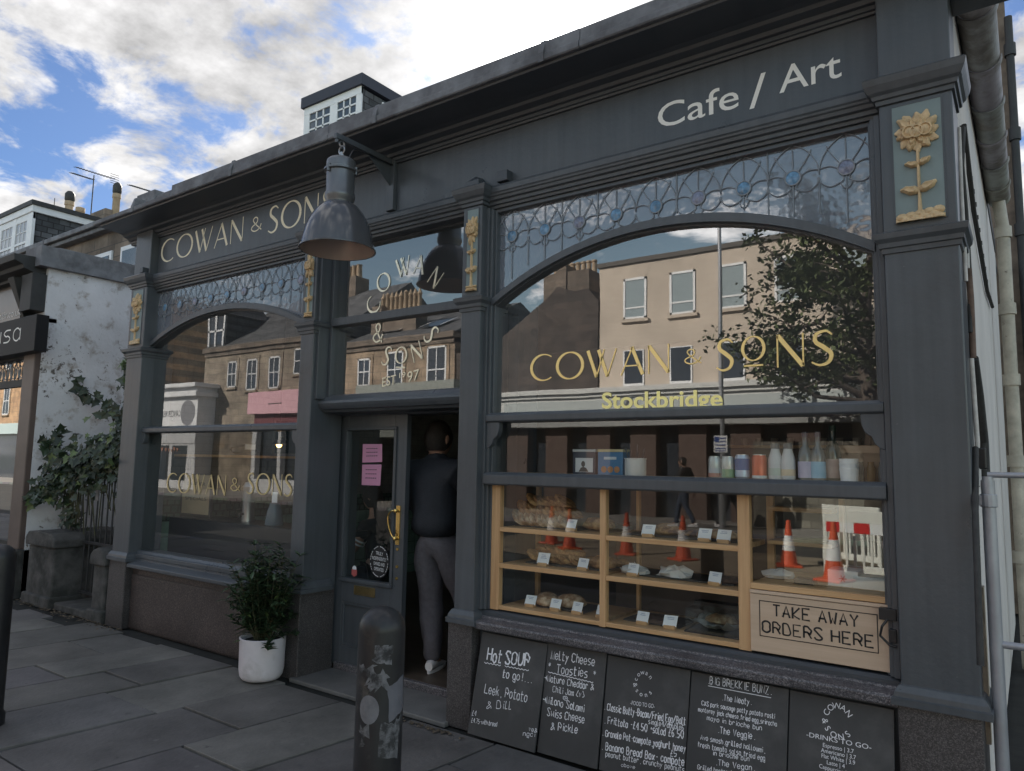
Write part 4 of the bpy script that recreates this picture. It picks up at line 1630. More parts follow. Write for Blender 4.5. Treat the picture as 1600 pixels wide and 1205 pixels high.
def board(px0, px1, ptop, label, ya=-.075, yb=.035, zbot=.004, zdrop=0.0):
    a, b2 = at(*px0, -.0), at(*px1, -.0)
    x0, x1, zt = a.x, b2.x, ptop
    t = thing('chalkboard', label, 'chalkboard', ((x0 + x1) / 2, ya, 0), group='chalkboards leaning under the takeaway window')
    mb = MB()
    mb.add([(x0, ya, zbot), (x1, ya, zbot), (x1, ya + .012, zbot), (x0, ya + .012, zbot), (x0, yb, zt), (x1, yb, zt), (x1, yb + .012, zt), (x0, yb + .012, zt)],
           [(0, 3, 2, 1), (4, 5, 6, 7), (0, 1, 5, 4), (1, 2, 6, 5), (2, 3, 7, 6), (3, 0, 4, 7)])
    build('slate_panel', mb, M['chalkboard'], t, bevel=.002)

    def on(px, py):
        y = 0.
        for _ in range(4):
            p = at(px, py, y - .0022)
            y = ya + (yb - ya) * (p.z - zbot) / (zt - zbot)
        return Vector((p.x, y - .0022, p.z))
    up = Vector((0, yb - ya, zt - zbot)).normalized()
    return t, on, up


def write(t, on, up, lines, cc, jit=.05, printed=()):
    mb = MB()
    for q in lines:
        s, (xa, ya), (xb, yb), h = q[:4]
        w = q[4] if len(q) > 4 else .12
        w = w if w == 'T' else w * .85
        a, b2 = on(*cc(xa, ya)), on(*cc(xb, yb))
        hz = (on(*cc(xa, ya - h)) - a).length
        if w == 'T':
            type_line(mb, s, a, b2, hz, up=up)
        else:
            stroke_line(mb, s, a, b2, hz, w=w, up=up, jit=jit)
    return mb


def wavy(mb, on, cc, a, b2, n=10, amp=4, w=.004):
    pts = [on(*cc(a[0] + (b2[0] - a[0]) * i / n, a[1] + (b2[1] - a[1]) * i / n + (amp if i % 2 else -amp))) for i in range(n + 1)]
    for p, q in zip(pts, pts[1:]):
        d = (q - p).normalized()
        s = Vector((-d.z, 0, d.x)) * w / 2
        mb.add([p + s, q + s, q - s, p - s], [(0, 1, 2, 3)])


t, on, up = board((748, 990), (850.5, 1005), .535, 'chalkboard headed Hot Soup, leftmost of the row under the window', ya=-.085)
mb = write(t, on, up, [('Hot', (140, 328), (245, 350), 88, .15), ('SOUP', (270, 350), (445, 375), 88, .15), ('to go!...', (250, 450), (462, 492), 58, .13),
                       ('Leek, Potato', (122, 560), (428, 628), 66, .10), ('& Dill', (140, 670), (318, 680), 56, .10),
                       ('£4', (32, 722), (62, 724), 36, .13), ('£4.75-with bread', (28, 772), (212, 800), 32, .13), ('ve&', (440, 832), (500, 846), 34, .13), ('ngci', (398, 866), (486, 876), 34, .13)], c6)
wavy(mb, on, c6, (122, 345), (240, 366))
wavy(mb, on, c6, (268, 370), (440, 402), 14)
build('chalk_writing', mb, M['chalk'], t)
t, on, up = board((851.5, 1006), (943, 1022), .543, 'narrow chalkboard headed Melty Cheese Toasties', ya=-.066)
mb = write(t, on, up, [('Melty Cheese', (598, 318), (912, 370), 62, .11), ('*', (570, 380), (600, 384), 40, .13), ('Toasties', (636, 418), (860, 452), 62, .11), ('*', (892, 446), (922, 450), 42, .13),
                       ('>Mature Cheddar &', (548, 474), (905, 545), 48, .13), ('Chili Jam (v)', (610, 556), (838, 596), 44, .11), ('OR', (684, 606), (716, 610), 22, .15),
                       ('>Milano Salami', (538, 628), (836, 700), 52, .13), ('Swiss Cheese', (570, 724), (838, 778), 56, .12), ('& Pickle', (598, 824), (790, 850), 56, .12)], c6)
wavy(mb, on, c6, (578, 412), (900, 488), 26, 3)
oc = on(*c6(703, 600))
mb.tube([oc + Vector((.0135 * math.cos(k * .35), -.0005, 0)) + up * (.0105 * math.sin(k * .35)) for k in range(19)], .001, 4)
build('chalk_writing', mb, M['chalk'], t)
t, on, up = board((945, 1028), (1074.5, 1050), .537, 'chalkboard headed Food To Go with a ring of letters at its top', ya=-.06)
mb = write(t, on, up, [('-FOOD TO GO-', (1166, 645), (1338, 672), 30, 'T'), ('. Classic Butty-Bacon/Fried Egg/Bolt', (976, 680), (1560, 792), 50, .14), ('single4/double6', (1294, 782), (1548, 830), 38, .14),
                       ('. Frittata -£4.50 +salad £6.50', (976, 776), (1546, 890), 50, .14), ('. Granola Pot-compote,yoghurt,honey', (962, 866), (1560, 985), 48, .14), ('£5', (1450, 1012), (1498, 1016), 42, .14),
                       ('. Banana Bread Box- compote', (956, 962), (1552, 1085), 54, .14), ('peanut butter, crunchy peanuts', (988, 1014), (1552, 1128), 38, .13), ('above', (1100, 1086), (1200, 1106), 26, .13)], c6)
pc = on(*c6(1262, 492))
pln = lambda p, q: pc + Vector((1, 0, 0)) * p + up * q + Vector((0, -.0005, 0))
for ch, a in zip('cowan', (168, 135, 105, 75, 42)):
    type_at(mb, ch, (.047 * math.cos(math.radians(a)), .052 * math.sin(math.radians(a))), .022, a - 90, pln)
for ch, a in zip('&sons', (198, 228, 258, 288, 318)):
    type_at(mb, ch, (.047 * math.cos(math.radians(a)), .052 * math.sin(math.radians(a))), .022, a + 90, pln)
build('chalk_writing', mb, M['chalk'], t)
t, on, up = board((1076.5, 1050), (1229, 1079), .535, 'chalkboard headed Big Brekkie Bunz')
mb = write(t, on, up, [('.BIG BREKKIE BUNZ.', (206, 218), (668, 300), 54, .10), ('.The Meaty.', (308, 340), (524, 374), 42, .13), ('C&S pork sausage patty,potato rosti', (166, 374), (690, 470), 32, .15),
                       ('monterey jack cheese,fried egg,sriracha', (142, 418), (704, 526), 32, .15), ('mayo in brioche bun', (204, 480), (598, 556), 34, .14), ('.The Veggie.', (278, 572), (548, 622), 46, .13),
                       ('Avo smash,grilled halloumi,', (158, 620), (620, 716), 36, .14), ('fresh tomato salsa,fried egg', (138, 670), (620, 772), 36, .14), ('in brioche bun', (246, 730), (508, 776), 34, .14),
                       ('.The Vegan.', (262, 800), (548, 846), 42, .13), ('Grilled beetroot,', (136, 830), (400, 880), 34, .13)], c7)
pa, pb = on(*c7(212, 236)), on(*c7(662, 322))
mb.strip([(0, 0), (1, 0)], .003, lambda p, q: pa.lerp(pb, p) + up * q)
build('chalk_writing', mb, M['chalk'], t)
t, on, up = board((1231, 1080), (1395, 1112), .533, 'chalkboard headed Drinks To Go, rightmost of the row with chipped corners')
mb = write(t, on, up, [('-DRINKS TO GO-', (914, 598), (1378, 694), 34, 'T'), ('Espresso | 3.7', (1032, 672), (1252, 720), 30, 'T'), ('Americano | 3.7', (1018, 708), (1268, 764), 30, 'T'), ('Flat White | 3.9', (1022, 748), (1262, 802), 30, 'T'),
                       ('Latte | 4', (1060, 796), (1188, 826), 30, 'T'), ('Cappuccino | 4', (1006, 822), (1230, 880), 30, 'T')], c7)
pc = on(*c7(1142, 488))
pln2 = lambda p, q: pc + Vector((1, 0, 0)) * p + up * q + Vector((0, -.0005, 0))
for ch, a in zip('COWAN', (155, 127, 98, 68, 38)):
    type_at(mb, ch, (.052 * math.cos(math.radians(a)), .060 * math.sin(math.radians(a))), .024, a - 90, pln2)
for ch, a in zip('&SONS', (190, 218, 250, 283, 315)):
    type_at(mb, ch, (.052 * math.cos(math.radians(a)), .060 * math.sin(math.radians(a))), .024, a + 90, pln2)
build('chalk_writing', mb, M['chalk'], t)

# ---- display cabinet inside the takeaway window
cab = thing('display_cabinet', 'oak-framed display cabinet of pastries behind the takeaway window', 'display cabinet', (-1.88, .35, .657))
for nm, ya, yb, xs in (('post', .093, .135, ((-2.632, -2.572), (-1.903, -1.868), (-1.158, -1.100))), ('back_post', .52, .55, ((-2.60, -2.575), (-1.895, -1.875), (-1.145, -1.108), (-.79, -.765)))):
    for xa, xb in xs:
        mb = MB()
        mb.box(xa, xb, ya, yb, .657, 1.392)
        build(nm, mb, M['oak'], cab, bevel=.002)
for k, zt in enumerate((1.135, .925, .683)):
    mb = MB()
    for xa, xb in ((-2.572, -1.903), (-1.868, -1.158)):
        mb.box(xa, xb, .096, .54, zt - (.026 if k < 2 else .022), zt)
    build('shelf', mb, M['oak_h'], cab, bevel=.002)
mb = MB()
mb.box(-1.100, -.482, .090, .62, .945, .972)
mb.box(-1.108, -.80, .40, .54, 1.125, 1.145)
mb.box(-1.108, -.80, .42, .54, 1.29, 1.312)
build('counter_top', mb, M['oak_h'], cab, bevel=.003)
tk = M['ply']
mb = MB()
mb.box(-1.100, -.482, .083, .103, .665, .925)
mb.box(-1.100, -.482, .078, .100, .928, .942)
sp = build('order_panel', mb, tk, cab, bevel=.0015, label='birch ply panel lettered take away orders here')
mb = MB()
ys = .0815
fa = [at(*p, ys) for p in ((1187, 933.5), (1376, 965), (1374, 1021), (1189.5, 993))]
fx0, fx1, fz0, fz1 = -1.058, -.560, .736, .898
for xa, xb, za, zb in ((fx0, fx1, fz0, fz0 + .004), (fx0, fx1, fz1 - .004, fz1), (fx0, fx0 + .004, fz0, fz1), (fx1 - .004, fx1, fz0, fz1)):
    mb.add([(xa, ys, za), (xb, ys, za), (xb, ys, zb), (xa, ys, zb)], [(0, 1, 2, 3)])
stroke_line(mb, 'TAKE AWAY', (-.995, ys, .834), (-.632, ys, .834), .050, w=.15)
stroke_line(mb, 'ORDERS HERE', (-1.043, ys, .757), (-.574, ys, .757), .050, w=.15)
build('order_lettering', mb, M['ink'], sp)
for nm, xa, xb, za, zb, y in (('pane', -2.572, -1.903, .683, 1.38, .112), ('pane', -1.868, -1.158, .683, 1.38, .112), ('pane', -1.100, -.482, .972, 1.38, .118), ('sliding_pane', -.955, -.482, .985, 1.38, .135)):
    mb = MB()
    mb.add([(xa, y, za), (xb, y, za), (xb, y, zb), (xa, y, zb)], [(0, 1, 2, 3)])
    build(nm, mb, glassm('hatch_glass', 1.7 if nm != 'pane' else (.5 if xa > -1.2 else .8), wob=.004, wobs=3), cab)
# tall glass partition and shelves inside the hatch
mb = MB()
mb.box(-2.60, -.40, .56, .58, .06, .66)
build('back_board', mb, M['paint_dark'], cab)


# ---- price cards
bluish = pm('card_print', (.18, .25, .42), .7)
rowz = (1.1355, .9255, .6835)
cards = [((892, 812), 0, 'behind the row of bread'), ((1012, 820), 0, ''), ((1100, 828), 0, ''), ((1130, 830), 0, ''), ((848, 870), 1, ''), ((910, 882), 1, ''), ((988, 889), 1, ''), ((1116, 903), 1, ''),
         ((828, 937), 2, ''), ((867, 941), 2, ''), ((901, 949), 2, ''), ((939, 952), 2, ''), ((1003, 963), 2, ''), ((1046, 967), 2, '')]
CL = ['price card before the stacked bread slices on the top shelf', 'price card on the top shelf just right of the middle oak post', 'price card on the top shelf, second from the right-hand oak post',
      'price card on the top shelf nearest the right-hand oak post', 'large tilted price card before the toasties on the middle shelf', 'price card before a round bun on the middle shelf',
      'price card beside crumpled paper on the middle shelf, just right of the oak post', 'price card at the right end of the middle shelf', 'price card at the left end of the bottom shelf', 'price card before the floury buns on the bottom shelf',
      'tilted price card between the floury buns and the middle post', 'price card on the bottom shelf touching the left of the middle post', 'price card on the bottom shelf first right of the middle post', 'price card on the bottom shelf beside the paper-lined glass box']
for (p, r, _), lab in zip(cards, CL):
    c = at(p[0], p[1], .175)
    big = 1.15 if 'large' in lab else 1.0
    z0 = rowz[r]
    t = thing('price_card', lab, 'price card', (c.x, .18, z0), group='price cards in the display cabinet')
    mb = MB()
    mb.box(c.x - .030, c.x + .030, .165, .195, z0, z0 + .017)
    build('wooden_block', mb, M['oak_h'], t, bevel=.0015)
    mb = MB()
    w, h = .034 * big, .052 * big
    sl, tw = .018, RND.uniform(-.008, .008)
    q = [(c.x - w, .172 + tw, z0 + .012), (c.x + w, .172 - tw, z0 + .012), (c.x + w + .004, .172 - tw + sl, z0 + .012 + h), (c.x - w + .004, .172 + tw + sl, z0 + .012 + h)]
    mb.add(q + [(a, b2 + .0015, d) for a, b2, d in q], [(0, 1, 2, 3), (7, 6, 5, 4), (0, 3, 7, 4), (1, 5, 6, 2), (3, 2, 6, 7)])
    mb.cur = 1
    for k in range(3):
        u0, u1, v = .2 + RND.uniform(0, .12), .8 - RND.uniform(0, .15), .80 - .14 * k
        if k == 2 and big == 1.0:
            continue
        P = [Vector(a) for a in q]
        bl = lambda u, v_: (P[0].lerp(P[1], u)).lerp(P[3].lerp(P[2], u), v_) + Vector((0, -.0008, 0))
        n = 9
        for i in range(n):
            ua, ub = u0 + (u1 - u0) * i / n, u0 + (u1 - u0) * (i + .7) / n
            mb.add([bl(ua, v - .03), bl(ub, v - .03), bl(ub, v + .03), bl(ua, v + .03)], [(0, 1, 2, 3)])
    build('card', mb, [M['paper'], bluish], t)


# ---- baked goods
crust = pm('bread_crust', (.24, .115, .045), .8, var=.35, vs=40, bump=.5, bs=70, col2=(.38, .22, .10), c2s=18)
floury = pm('floury_crust', (.33, .19, .10), .85, var=.3, vs=30, bump=.4, bs=60, col2=(.52, .40, .28), c2s=14)
darkcake = pm('dark_cake', (.09, .055, .04), .8, var=.4, vs=40, bump=.5, bs=60)
toast = pm('toasted_bread', (.42, .25, .11), .8, var=.35, vs=50, bump=.5, bs=90, col2=(.2, .10, .045), c2s=22)
wrap = pm('greaseproof_paper', (.58, .57, .56), .7, var=.1, vs=20)


def blob(mb, c, sx, sy, sz, seed, n=14, m=9, rough=.18):
    rings = []
    for i in range(m + 1):
        a = -math.pi / 2 + math.pi * i / m
        ring = []
        for k in range(n):
            b2 = 2 * math.pi * k / n
            d = Vector((math.cos(a) * math.cos(b2), math.cos(a) * math.sin(b2), math.sin(a)))
            f = 1 + rough * noise.noise(d * 1.7 + Vector((seed, 0, 0)))
            z = d.z if d.z > 0 else d.z * .55
            ring.append((c[0] + d.x * sx * f, c[1] + d.y * sy * f, c[2] + (z + .55) * sz * f * .66))
        rings.append(ring)
    mb.loft(rings)


def bake(name, label, cat, mat, x, y, z, sx, sy, sz, seed, group='bakes in the display cabinet', parts=1):
    mb = MB()
    blob(mb, (x, y, z), sx, sy, sz, seed)
    o = build(name, mb, mat, loc=(x, y, z), smooth=60, label=label, cat=cat, group=group)
    return o


def slices(name, label, x0, x1, y, z, n, h, mat, lean, group='bakes in the display cabinet'):
    """a leaning pile of bread slices / toasties: ONE plateful"""
    mb = MB()
    for k in range(n):
        u = k / max(1, n - 1)
        cx, cz = x0 + (x1 - x0) * u, z + h * .5
        t = .013
        pts = []
        for q in range(14):
            a = 2 * math.pi * q / 14
            r = .072 * (1 + .10 * math.cos(4 * a) + .05 * noise.noise(Vector((k * 3.1, math.cos(a), math.sin(a)))))
            pts.append((r * math.cos(a) * .9, r * math.sin(a)))
        la = lean + RND.uniform(-.15, .15)
        rg = []
        for off, sc in ((-t, .9), (-t * .8, 1.0), (t * .8, 1.0), (t, .9)):
            ring = []
            for a, b2 in pts:
                dx, dz = off * math.cos(la) - b2 * sc * math.sin(la), off * math.sin(la) + b2 * sc * math.cos(la)
                ring.append((cx + dx, y + a * sc, max(cz + dz, z + .001)))
            rg.append(ring)
        mb.loft(rg)
    return build(name, mb, mat, loc=((x0 + x1) / 2, y, z), smooth=45, label=label, cat='bread', group=group)


slices('bread_slices', 'upper layer of leaning bread slices at the left of the top shelf', -2.50, -2.18, .27, 1.20, 9, .07, crust, .95)
slices('bread_slices', 'topmost loose bread slices on the pile at the left of the top shelf', -2.42, -2.22, .26, 1.262, 5, .05, toast, 1.15)
slices('bread_slices', 'lower layer of leaning bread slices at the left of the top shelf', -2.52, -2.20, .25, 1.137, 9, .08, floury, .8)
slices('toasted_sandwiches', 'second layer of toasted sandwiches lying on top on the middle shelf', -2.36, -2.18, .29, .985, 4, .05, crust, 1.3)
slices('toasted_sandwiches', 'toasted sandwiches overlapping behind the large card on the middle shelf', -2.42, -2.14, .28, .927, 5, .075, toast, 1.15)
bake('loaf', 'rough brown loaf near the middle post on the top shelf', 'loaf', crust, -2.02, .30, 1.137, .10, .08, .075, 2.1)
bake('sourdough_roll', 'dark round roll on the top shelf right of the middle post', 'roll', toast, -1.62, .32, 1.137, .09, .08, .06, 4.3)
bake('pastry', 'long glazed pastry on the top shelf beside the right post', 'pastry', crust, -1.33, .30, 1.137, .12, .07, .05, 6.1)
bake('bun', 'round bun on the middle shelf left of the middle post', 'bun', crust, -1.99, .29, .927, .085, .08, .07, 7.7)
bake('bun', 'floury bun on the bottom shelf, nearer the left post', 'bun', floury, -2.33, .26, .685, .085, .08, .075, 8.8)
bake('bun', 'floury bun on the bottom shelf, nearer the middle post', 'bun', floury, -2.20, .30, .685, .09, .08, .082, 9.9)
bake('brownie', 'flat dark brownie slab on the bottom shelf right of the middle post', 'brownie', darkcake, -1.66, .28, .685, .13, .09, .03, 1.4)
bake('pastry', 'dark pastry at the right end of the middle shelf', 'pastry', darkcake, -1.27, .27, .927, .09, .07, .045, 3.9)
for k in range(7):
    x = -1.50 + .046 * k
    bake('small_pastry', 'small dark glazed pastry in the row at the right of the top shelf', 'pastry', darkcake if k % 2 else crust, x, .36 - .03 * (k % 2), 1.137, .034, .05, .032, 20 + k, group='small pastries at the right of the top shelf')
for k in range(5):
    x = -2.13 + .05 * k
    bake('small_roll', 'small seeded roll heaped at the back of the middle shelf', 'roll', toast, x, .42, .927, .04, .05, .045, 40 + k, group='small rolls at the back of the middle shelf')
for k, (x0_, x1_, z_) in enumerate(((-2.54, -2.10, 1.1355), (-2.46, -1.94, .9255), (-1.80, -1.22, .9255), (-2.46, -2.06, .6835), (-1.82, -1.50, .6835), (-1.80, -1.2, 1.1355))):
    mb = MB()
    mb.box(x0_, x1_, .205, .45, z_ + .0005, z_ + .008)
    build('serving_slate', mb, pm('serving_slate', (.05, .045, .04), .6, var=.2), loc=((x0_ + x1_) / 2, .3, z_), bevel=.002, label=('dark slate under the leaning bread slices', 'dark slate under the toasties on the middle shelf', 'dark slate under the paper wraps on the middle shelf', 'dark slate under the floury buns', 'dark slate under the brownie', 'dark slate under the small pastries on the top shelf')[k], cat='slate', group='serving slates in the display cabinet')
# crumpled wraps
for (x, y, z, s, lab) in ((-1.77, .24, .927, .085, 'crumpled greaseproof paper just right of the middle post'), (-1.55, .27, .927, .10, 'crumpled greaseproof paper wrapping a roll mid middle shelf'), (-1.03, .30, .973, .075, 'small crumpled paper bag on the hatch counter by the oak post')):
    mb = MB()
    rings = []
    for i in range(7):
        a = -math.pi / 2 + math.pi * i / 6
        rings.append([(x + s * math.cos(a) * math.cos(b2) * (1 + .5 * noise.noise(Vector((i * .9, b2 * 1.3, x * 9)))), y + s * .7 * math.cos(a) * math.sin(b2) * (1 + .5 * noise.noise(Vector((i, b2 * 1.1, x * 5)))), z + max(.002, s * .34 * (math.sin(a) + .7) * (1 + .6 * noise.noise(Vector((i * 1.3, b2, x * 7)))))) for b2 in [2 * math.pi * k / 16 for k in range(16)]])
    mb.loft(rings)
    build('paper_wrap', mb, wrap, loc=(x, y, z), label=lab, cat='paper wrap', group='crumpled paper in the cabinet')
# paper-lined box on the bottom shelf
bx = thing('cake_box', 'clear cake box lined with crumpled white paper at the right of the bottom shelf', 'cake box', (-1.31, .27, .684))
mb = MB()
for a in ((-1.455, -1.17, .17, .175, .684, .80), (-1.455, -1.17, .375, .38, .684, .80), (-1.455, -1.45, .175, .375, .684, .80), (-1.175, -1.17, .175, .375, .684, .80)):
    mb.box(*a)
build('clear_sides', mb, glassm('clear_plastic', .8, wob=.03), bx)
mb = MB()
mb.box(-1.46, -1.165, .165, .385, .682, .69)
mb.box(-1.46, -1.165, .30, .385, .80, .815)
build('black_tray', mb, M['black'], bx)
mb = MB()
g = [[(-1.445 + .265 * i / 12, .18 + .19 * j / 6, .70 + .05 * abs(j / 6 - .5) + .05 * abs(i / 12 - .5) + .03 * noise.noise(Vector((i * .6, j * .8, 1.1)))) for i in range(13)] for j in range(7)]
mb.add([p for r in g for p in r], [(j * 13 + i, j * 13 + i + 1, (j + 1) * 13 + i + 1, (j + 1) * 13 + i) for j in range(6) for i in range(12)])
build('paper_lining', mb, wrap, bx, smooth=60)
mb = MB()
blob(mb, (-1.30, .27, .725), .09, .06, .045, 12)
build('cake', mb, floury, bx, smooth=60)

# ---- hatch counter: card reader, boxes
t = thing('card_reader', 'small black card reader on the hatch counter', 'card reader', at(1258, 916, .22).to_tuple()[:2] + (.972,))
c = at(1258, 916, .22)
mb = MB()
mb.box(c.x - .045, c.x + .045, .19, .27, .972, .998)
build('body', mb, M['black'], t, bevel=.006)
mb = MB()
mb.box(c.x - .03, c.x + .03, .205, .24, .998, 1.0)
build('screen', mb, M['darkpane'], t)
mb = MB()
c = at(1320, 912, .30)
mb.box(c.x - .065, c.x + .065, .26, .40, .972, 1.045)
mb.cur = 1
for k in range(3):
    a = k * math.pi / 3
    dx, dz = .017 * math.cos(a), .017 * math.sin(a)
    mb.tube([(c.x + .0 - dx, .2585, 1.008 - dz), (c.x + dx, .2585, 1.008 + dz)], .002, 4)
build('tissue_box', mb, [M['paper'], pm('red_mark', (.6, .12, .1), .5)], loc=(c.x, .33, .972), bevel=.003, label='white box with a red star mark on the hatch counter', cat='box')
mb = MB()
c = at(1362, 925, .28)
mb.box(c.x - .075, c.x + .06, .25, .38, .972, 1.025)
build('card_box', mb, M['paper'], loc=(c.x, .3, .972), bevel=.003, label='plain low white box at the right of the hatch counter', cat='box')

# ---- goods on the shelf above the hatch (shelf board behind the second glazing bar)
mb = MB()
mb.box(-2.66, -.44, .125, .42, 1.435, 1.455)
build('goods_shelf', mb, M['oak_h'], cab)
GZ, GY = 1.455, .25


def can(px, label, body, lid=(.6, .6, .62), r=.0315, h=.105, y=.22, bands=()):
    c = at(px, 742, y)
    t = thing('drink_can', label, 'can', (c.x, y, GZ), group='drinks on the shelf above the hatch')
    mb = MB()
    mb.lathe([(.001, 0), (r * .8, 0), (r, .008), (r, h - .012), (r * .84, h), (r * .84, h + .003), (r * .78, h + .001), (.001, h)], (c.x, y, GZ), 24)
    build('can_body', mb, pm('can_' + label.split()[0], body, .3, metal=.3), t, smooth=40)
    mb = MB()
    mb.lathe([(r * .85, h), (r * .85, h + .0035), (r * .74, h + .0015), (.001, h + .0015)], (c.x, y, GZ), 20)
    build('can_lid', mb, pm('can_lid', lid, .3, metal=.8), t, smooth=40)
    for (z0, z1, col) in bands:
        mb = MB()
        mb.lathe([(r + .0006, z0 * h), (r + .0006, z1 * h)], (c.x, y, GZ), 24)
        build('label_band', mb, pm('band', col, .45), t, smooth=60)
    return t


can(1117, 'silver topped can with yellow stripes over a pink foot, leftmost of the cans', (.62, .62, .60), bands=((.03, .22, (.55, .28, .22)), (.24, .45, (.60, .58, .60))))
can(1138, 'pale can with yellow stripes over a green foot', (.64, .62, .58), bands=((.03, .42, (.30, .42, .25)),))
can(1160, 'white and blue printed can in the middle of the row', (.45, .55, .68), r=.036, h=.115, bands=((.35, .85, (.07, .14, .32)),))
can(1187, 'orange red can with a white foot', (.60, .12, .05), r=.036, h=.115, bands=((.02, .14, (.65, .65, .65)),))


def bottle(px, label, prof, body, cap, labelcol=None, lz=(0.05, .45), y=.22, glassy=False, name='drink_bottle'):
    c = at(px, 745, y)
    t = thing(name, label, 'bottle', (c.x, y, GZ), group='drinks on the shelf above the hatch')
    mb = MB()
    mb.lathe(prof, (c.x, y, GZ), 24)
    build('bottle_body', mb, pm('bottle_' + label[:8], body, .12 if glassy else .45, spec=.8 if glassy else .5), t, smooth=50)
    h, r = prof[-1][1], max(p[0] for p in prof)
    mb = MB()
    mb.lathe([(.001, h + .022), (prof[-2][0] + .002, h + .02), (prof[-2][0] + .003, h - .004), (prof[-2][0] + .001, h - .005)], (c.x, y, GZ), 16)
    build('bottle_cap', mb, pm('cap', cap, .4), t, smooth=40)
    if labelcol:
        mb = MB()
        mb.lathe([(r + .0008, lz[0] * h), (r + .0008, lz[1] * h)], (c.x, y, GZ), 24)
        build('bottle_label', mb, pm('blabel', labelcol, .5), t, smooth=60)
    return t


smb = [(.001, 0), (.030, 0), (.033, .006), (.033, .095), (.030, .108), (.021, .135), (.019, .15), (.001, .152)]
bottle(1212, 'white squat bottle with a green mark, left of the pair', smb, (.62, .62, .63), (.12, .12, .13), (.50, .56, .50), (.12, .35))
bottle(1232, 'white squat bottle with an orange mark, right of the pair', smb, (.60, .60, .62), (.12, .12, .13), (.62, .50, .35), (.12, .32))
tall = [(.001, 0), (.030, 0), (.033, .006), (.033, .11), (.028, .135), (.013, .165), (.012, .205), (.001, .207)]
bottle(1259, 'tall clear syrup bottle with a lilac label', tall, (.10, .12, .13), (.05, .06, .10), (.45, .42, .58), (.05, .42), glassy=True)
bottle(1279, 'tall clear syrup bottle with a sky blue label', tall, (.10, .12, .13), (.05, .06, .10), (.22, .45, .62), (.05, .42), glassy=True)
bottle(1303, 'dark green capped bottle behind the paper cups', [(p[0] * 1.1, p[1] * 1.15) for p in tall], (.05, .06, .05), (.02, .05, .035), (.45, .33, .30), (.05, .42), y=.27, glassy=True)
# paper cups, cup box
mb = MB()
c = at(1327, 748, .2)
for k in range(3):
    mb.lathe([(.036, k * .022), (.041, k * .022 + .055), (.0425, k * .022 + .056), (.0405, k * .022 + .058), (.034, k * .022 + .004)], (c.x, .2, GZ), 24)
build('paper_cups', mb, M['paper'], loc=(c.x, .2, GZ), smooth=40, label='short stack of white paper cups at the right of the goods shelf', cat='cups', group='drinks on the shelf above the hatch')
wb = thing('wooden_crate', 'small pale wooden crate of jars at the right end of the goods shelf', 'crate', (at(1360, 742, .34).x, .34, GZ))
c = at(1362, 742, .34)
mb = MB()
mb.box(c.x - .15, c.x + .12, .32, .335, GZ + .13, GZ + .165)
mb.box(c.x - .15, c.x - .135, .335, .41, GZ, GZ + .165)
mb.box(c.x + .105, c.x + .12, .335, .41, GZ, GZ + .165)
mb.box(c.x - .15, c.x + .12, .39, .405, GZ, GZ + .165)
build('crate_boards', mb, M['ply'], wb, bevel=.002)
for k in range(5):
    mb = MB()
    mb.lathe([(.001, 0), (.019, 0), (.02, .06), (.014, .075), (.014, .09), (.001, .09)], (c.x - .10 + k * .048, .355, GZ), 14)
    build('jar', mb, pm('jar_fill%d' % k, ((.25, .05, .04), (.05, .05, .05), (.4, .25, .1), (.3, .3, .3), (.45, .3, .22))[k], .25), wb, smooth=40)
# two cartons and a white pot
for (pa, pb, pt, cols, lab, lid) in ((895, 930, 703, ((.035, .04, .06), (.62, .62, .62)), 'dark carton with a white portrait label on the goods shelf', (.5, .5, .5)), (934, 973, 703, ((.06, .19, .36), (.45, .22, .10)), 'bright blue carton with a gold top on the goods shelf', (.62, .52, .3))):
    a, b2 = at(pa, 740, .22), at(pb, 740, .22)
    zt = at((pa + pb) / 2, pt, .22).z
    t = thing('carton', lab, 'carton', ((a.x + b2.x) / 2, .25, GZ), group='cartons on the goods shelf')
    mb = MB()
    mb.box(a.x, b2.x, .22, .32, GZ, zt)
    build('carton_body', mb, pm('carton', cols[0], .5), t, bevel=.002)
    mb = MB()
    mb.box(a.x - .002, b2.x + .002, .218, .322, zt - .012, zt + .003)
    build('carton_lid', mb, pm('carton_lid', lid, .4), t, bevel=.002)
    mb = MB()
    w = b2.x - a.x
    if cols[1][0] > .5:
        mb.box(a.x + .12 * w, b2.x - .1 * w, .2188, .2198, GZ + .012, GZ + .092)
        mb.cur = 1
        xm = (a.x + b2.x) / 2 - .004
        mb.disc((xm, GZ + .058), .013, .218, 14, .017)
        mb.add([(xm - .03, .2181, GZ + .014), (xm + .034, .2181, GZ + .014), (xm + .02, .2181, GZ + .036), (xm, .2181, GZ + .042), (xm - .016, .2181, GZ + .036)], [(0, 1, 2, 3, 4)])
        build('carton_label', mb, [pm('photo_label', (.62, .62, .63), .5), pm('portrait', (.12, .08, .06), .6)], t)
    else:
        for k in range(3):
            mb.disc((a.x + w * (.25 + .26 * k), GZ + .03), .018, .2186, 16)
        mb.cur = 1
        mb.box(a.x + .25 * w, b2.x - .25 * w, .2188, .2198, GZ + .085, GZ + .10)
        build('carton_label', mb, [pm('waffle_print', cols[1], .6), pm('white_band', (.6, .65, .7), .5)], t)
c = at(993, 742, .22)
ut = thing('utensil_pot', 'white enamel pot crowded with dark utensils on the goods shelf', 'pot', (c.x, .22, GZ))
mb = MB()
mb.lathe([(.001, 0), (.056, 0), (.058, .004), (.058, .088), (.061, .09), (.061, .094), (.055, .093), (.055, .01), (.001, .008)], (c.x, .22, GZ), 28)
build('pot_body', mb, pm('enamel_white', (.6, .6, .58), .3), ut, smooth=40)
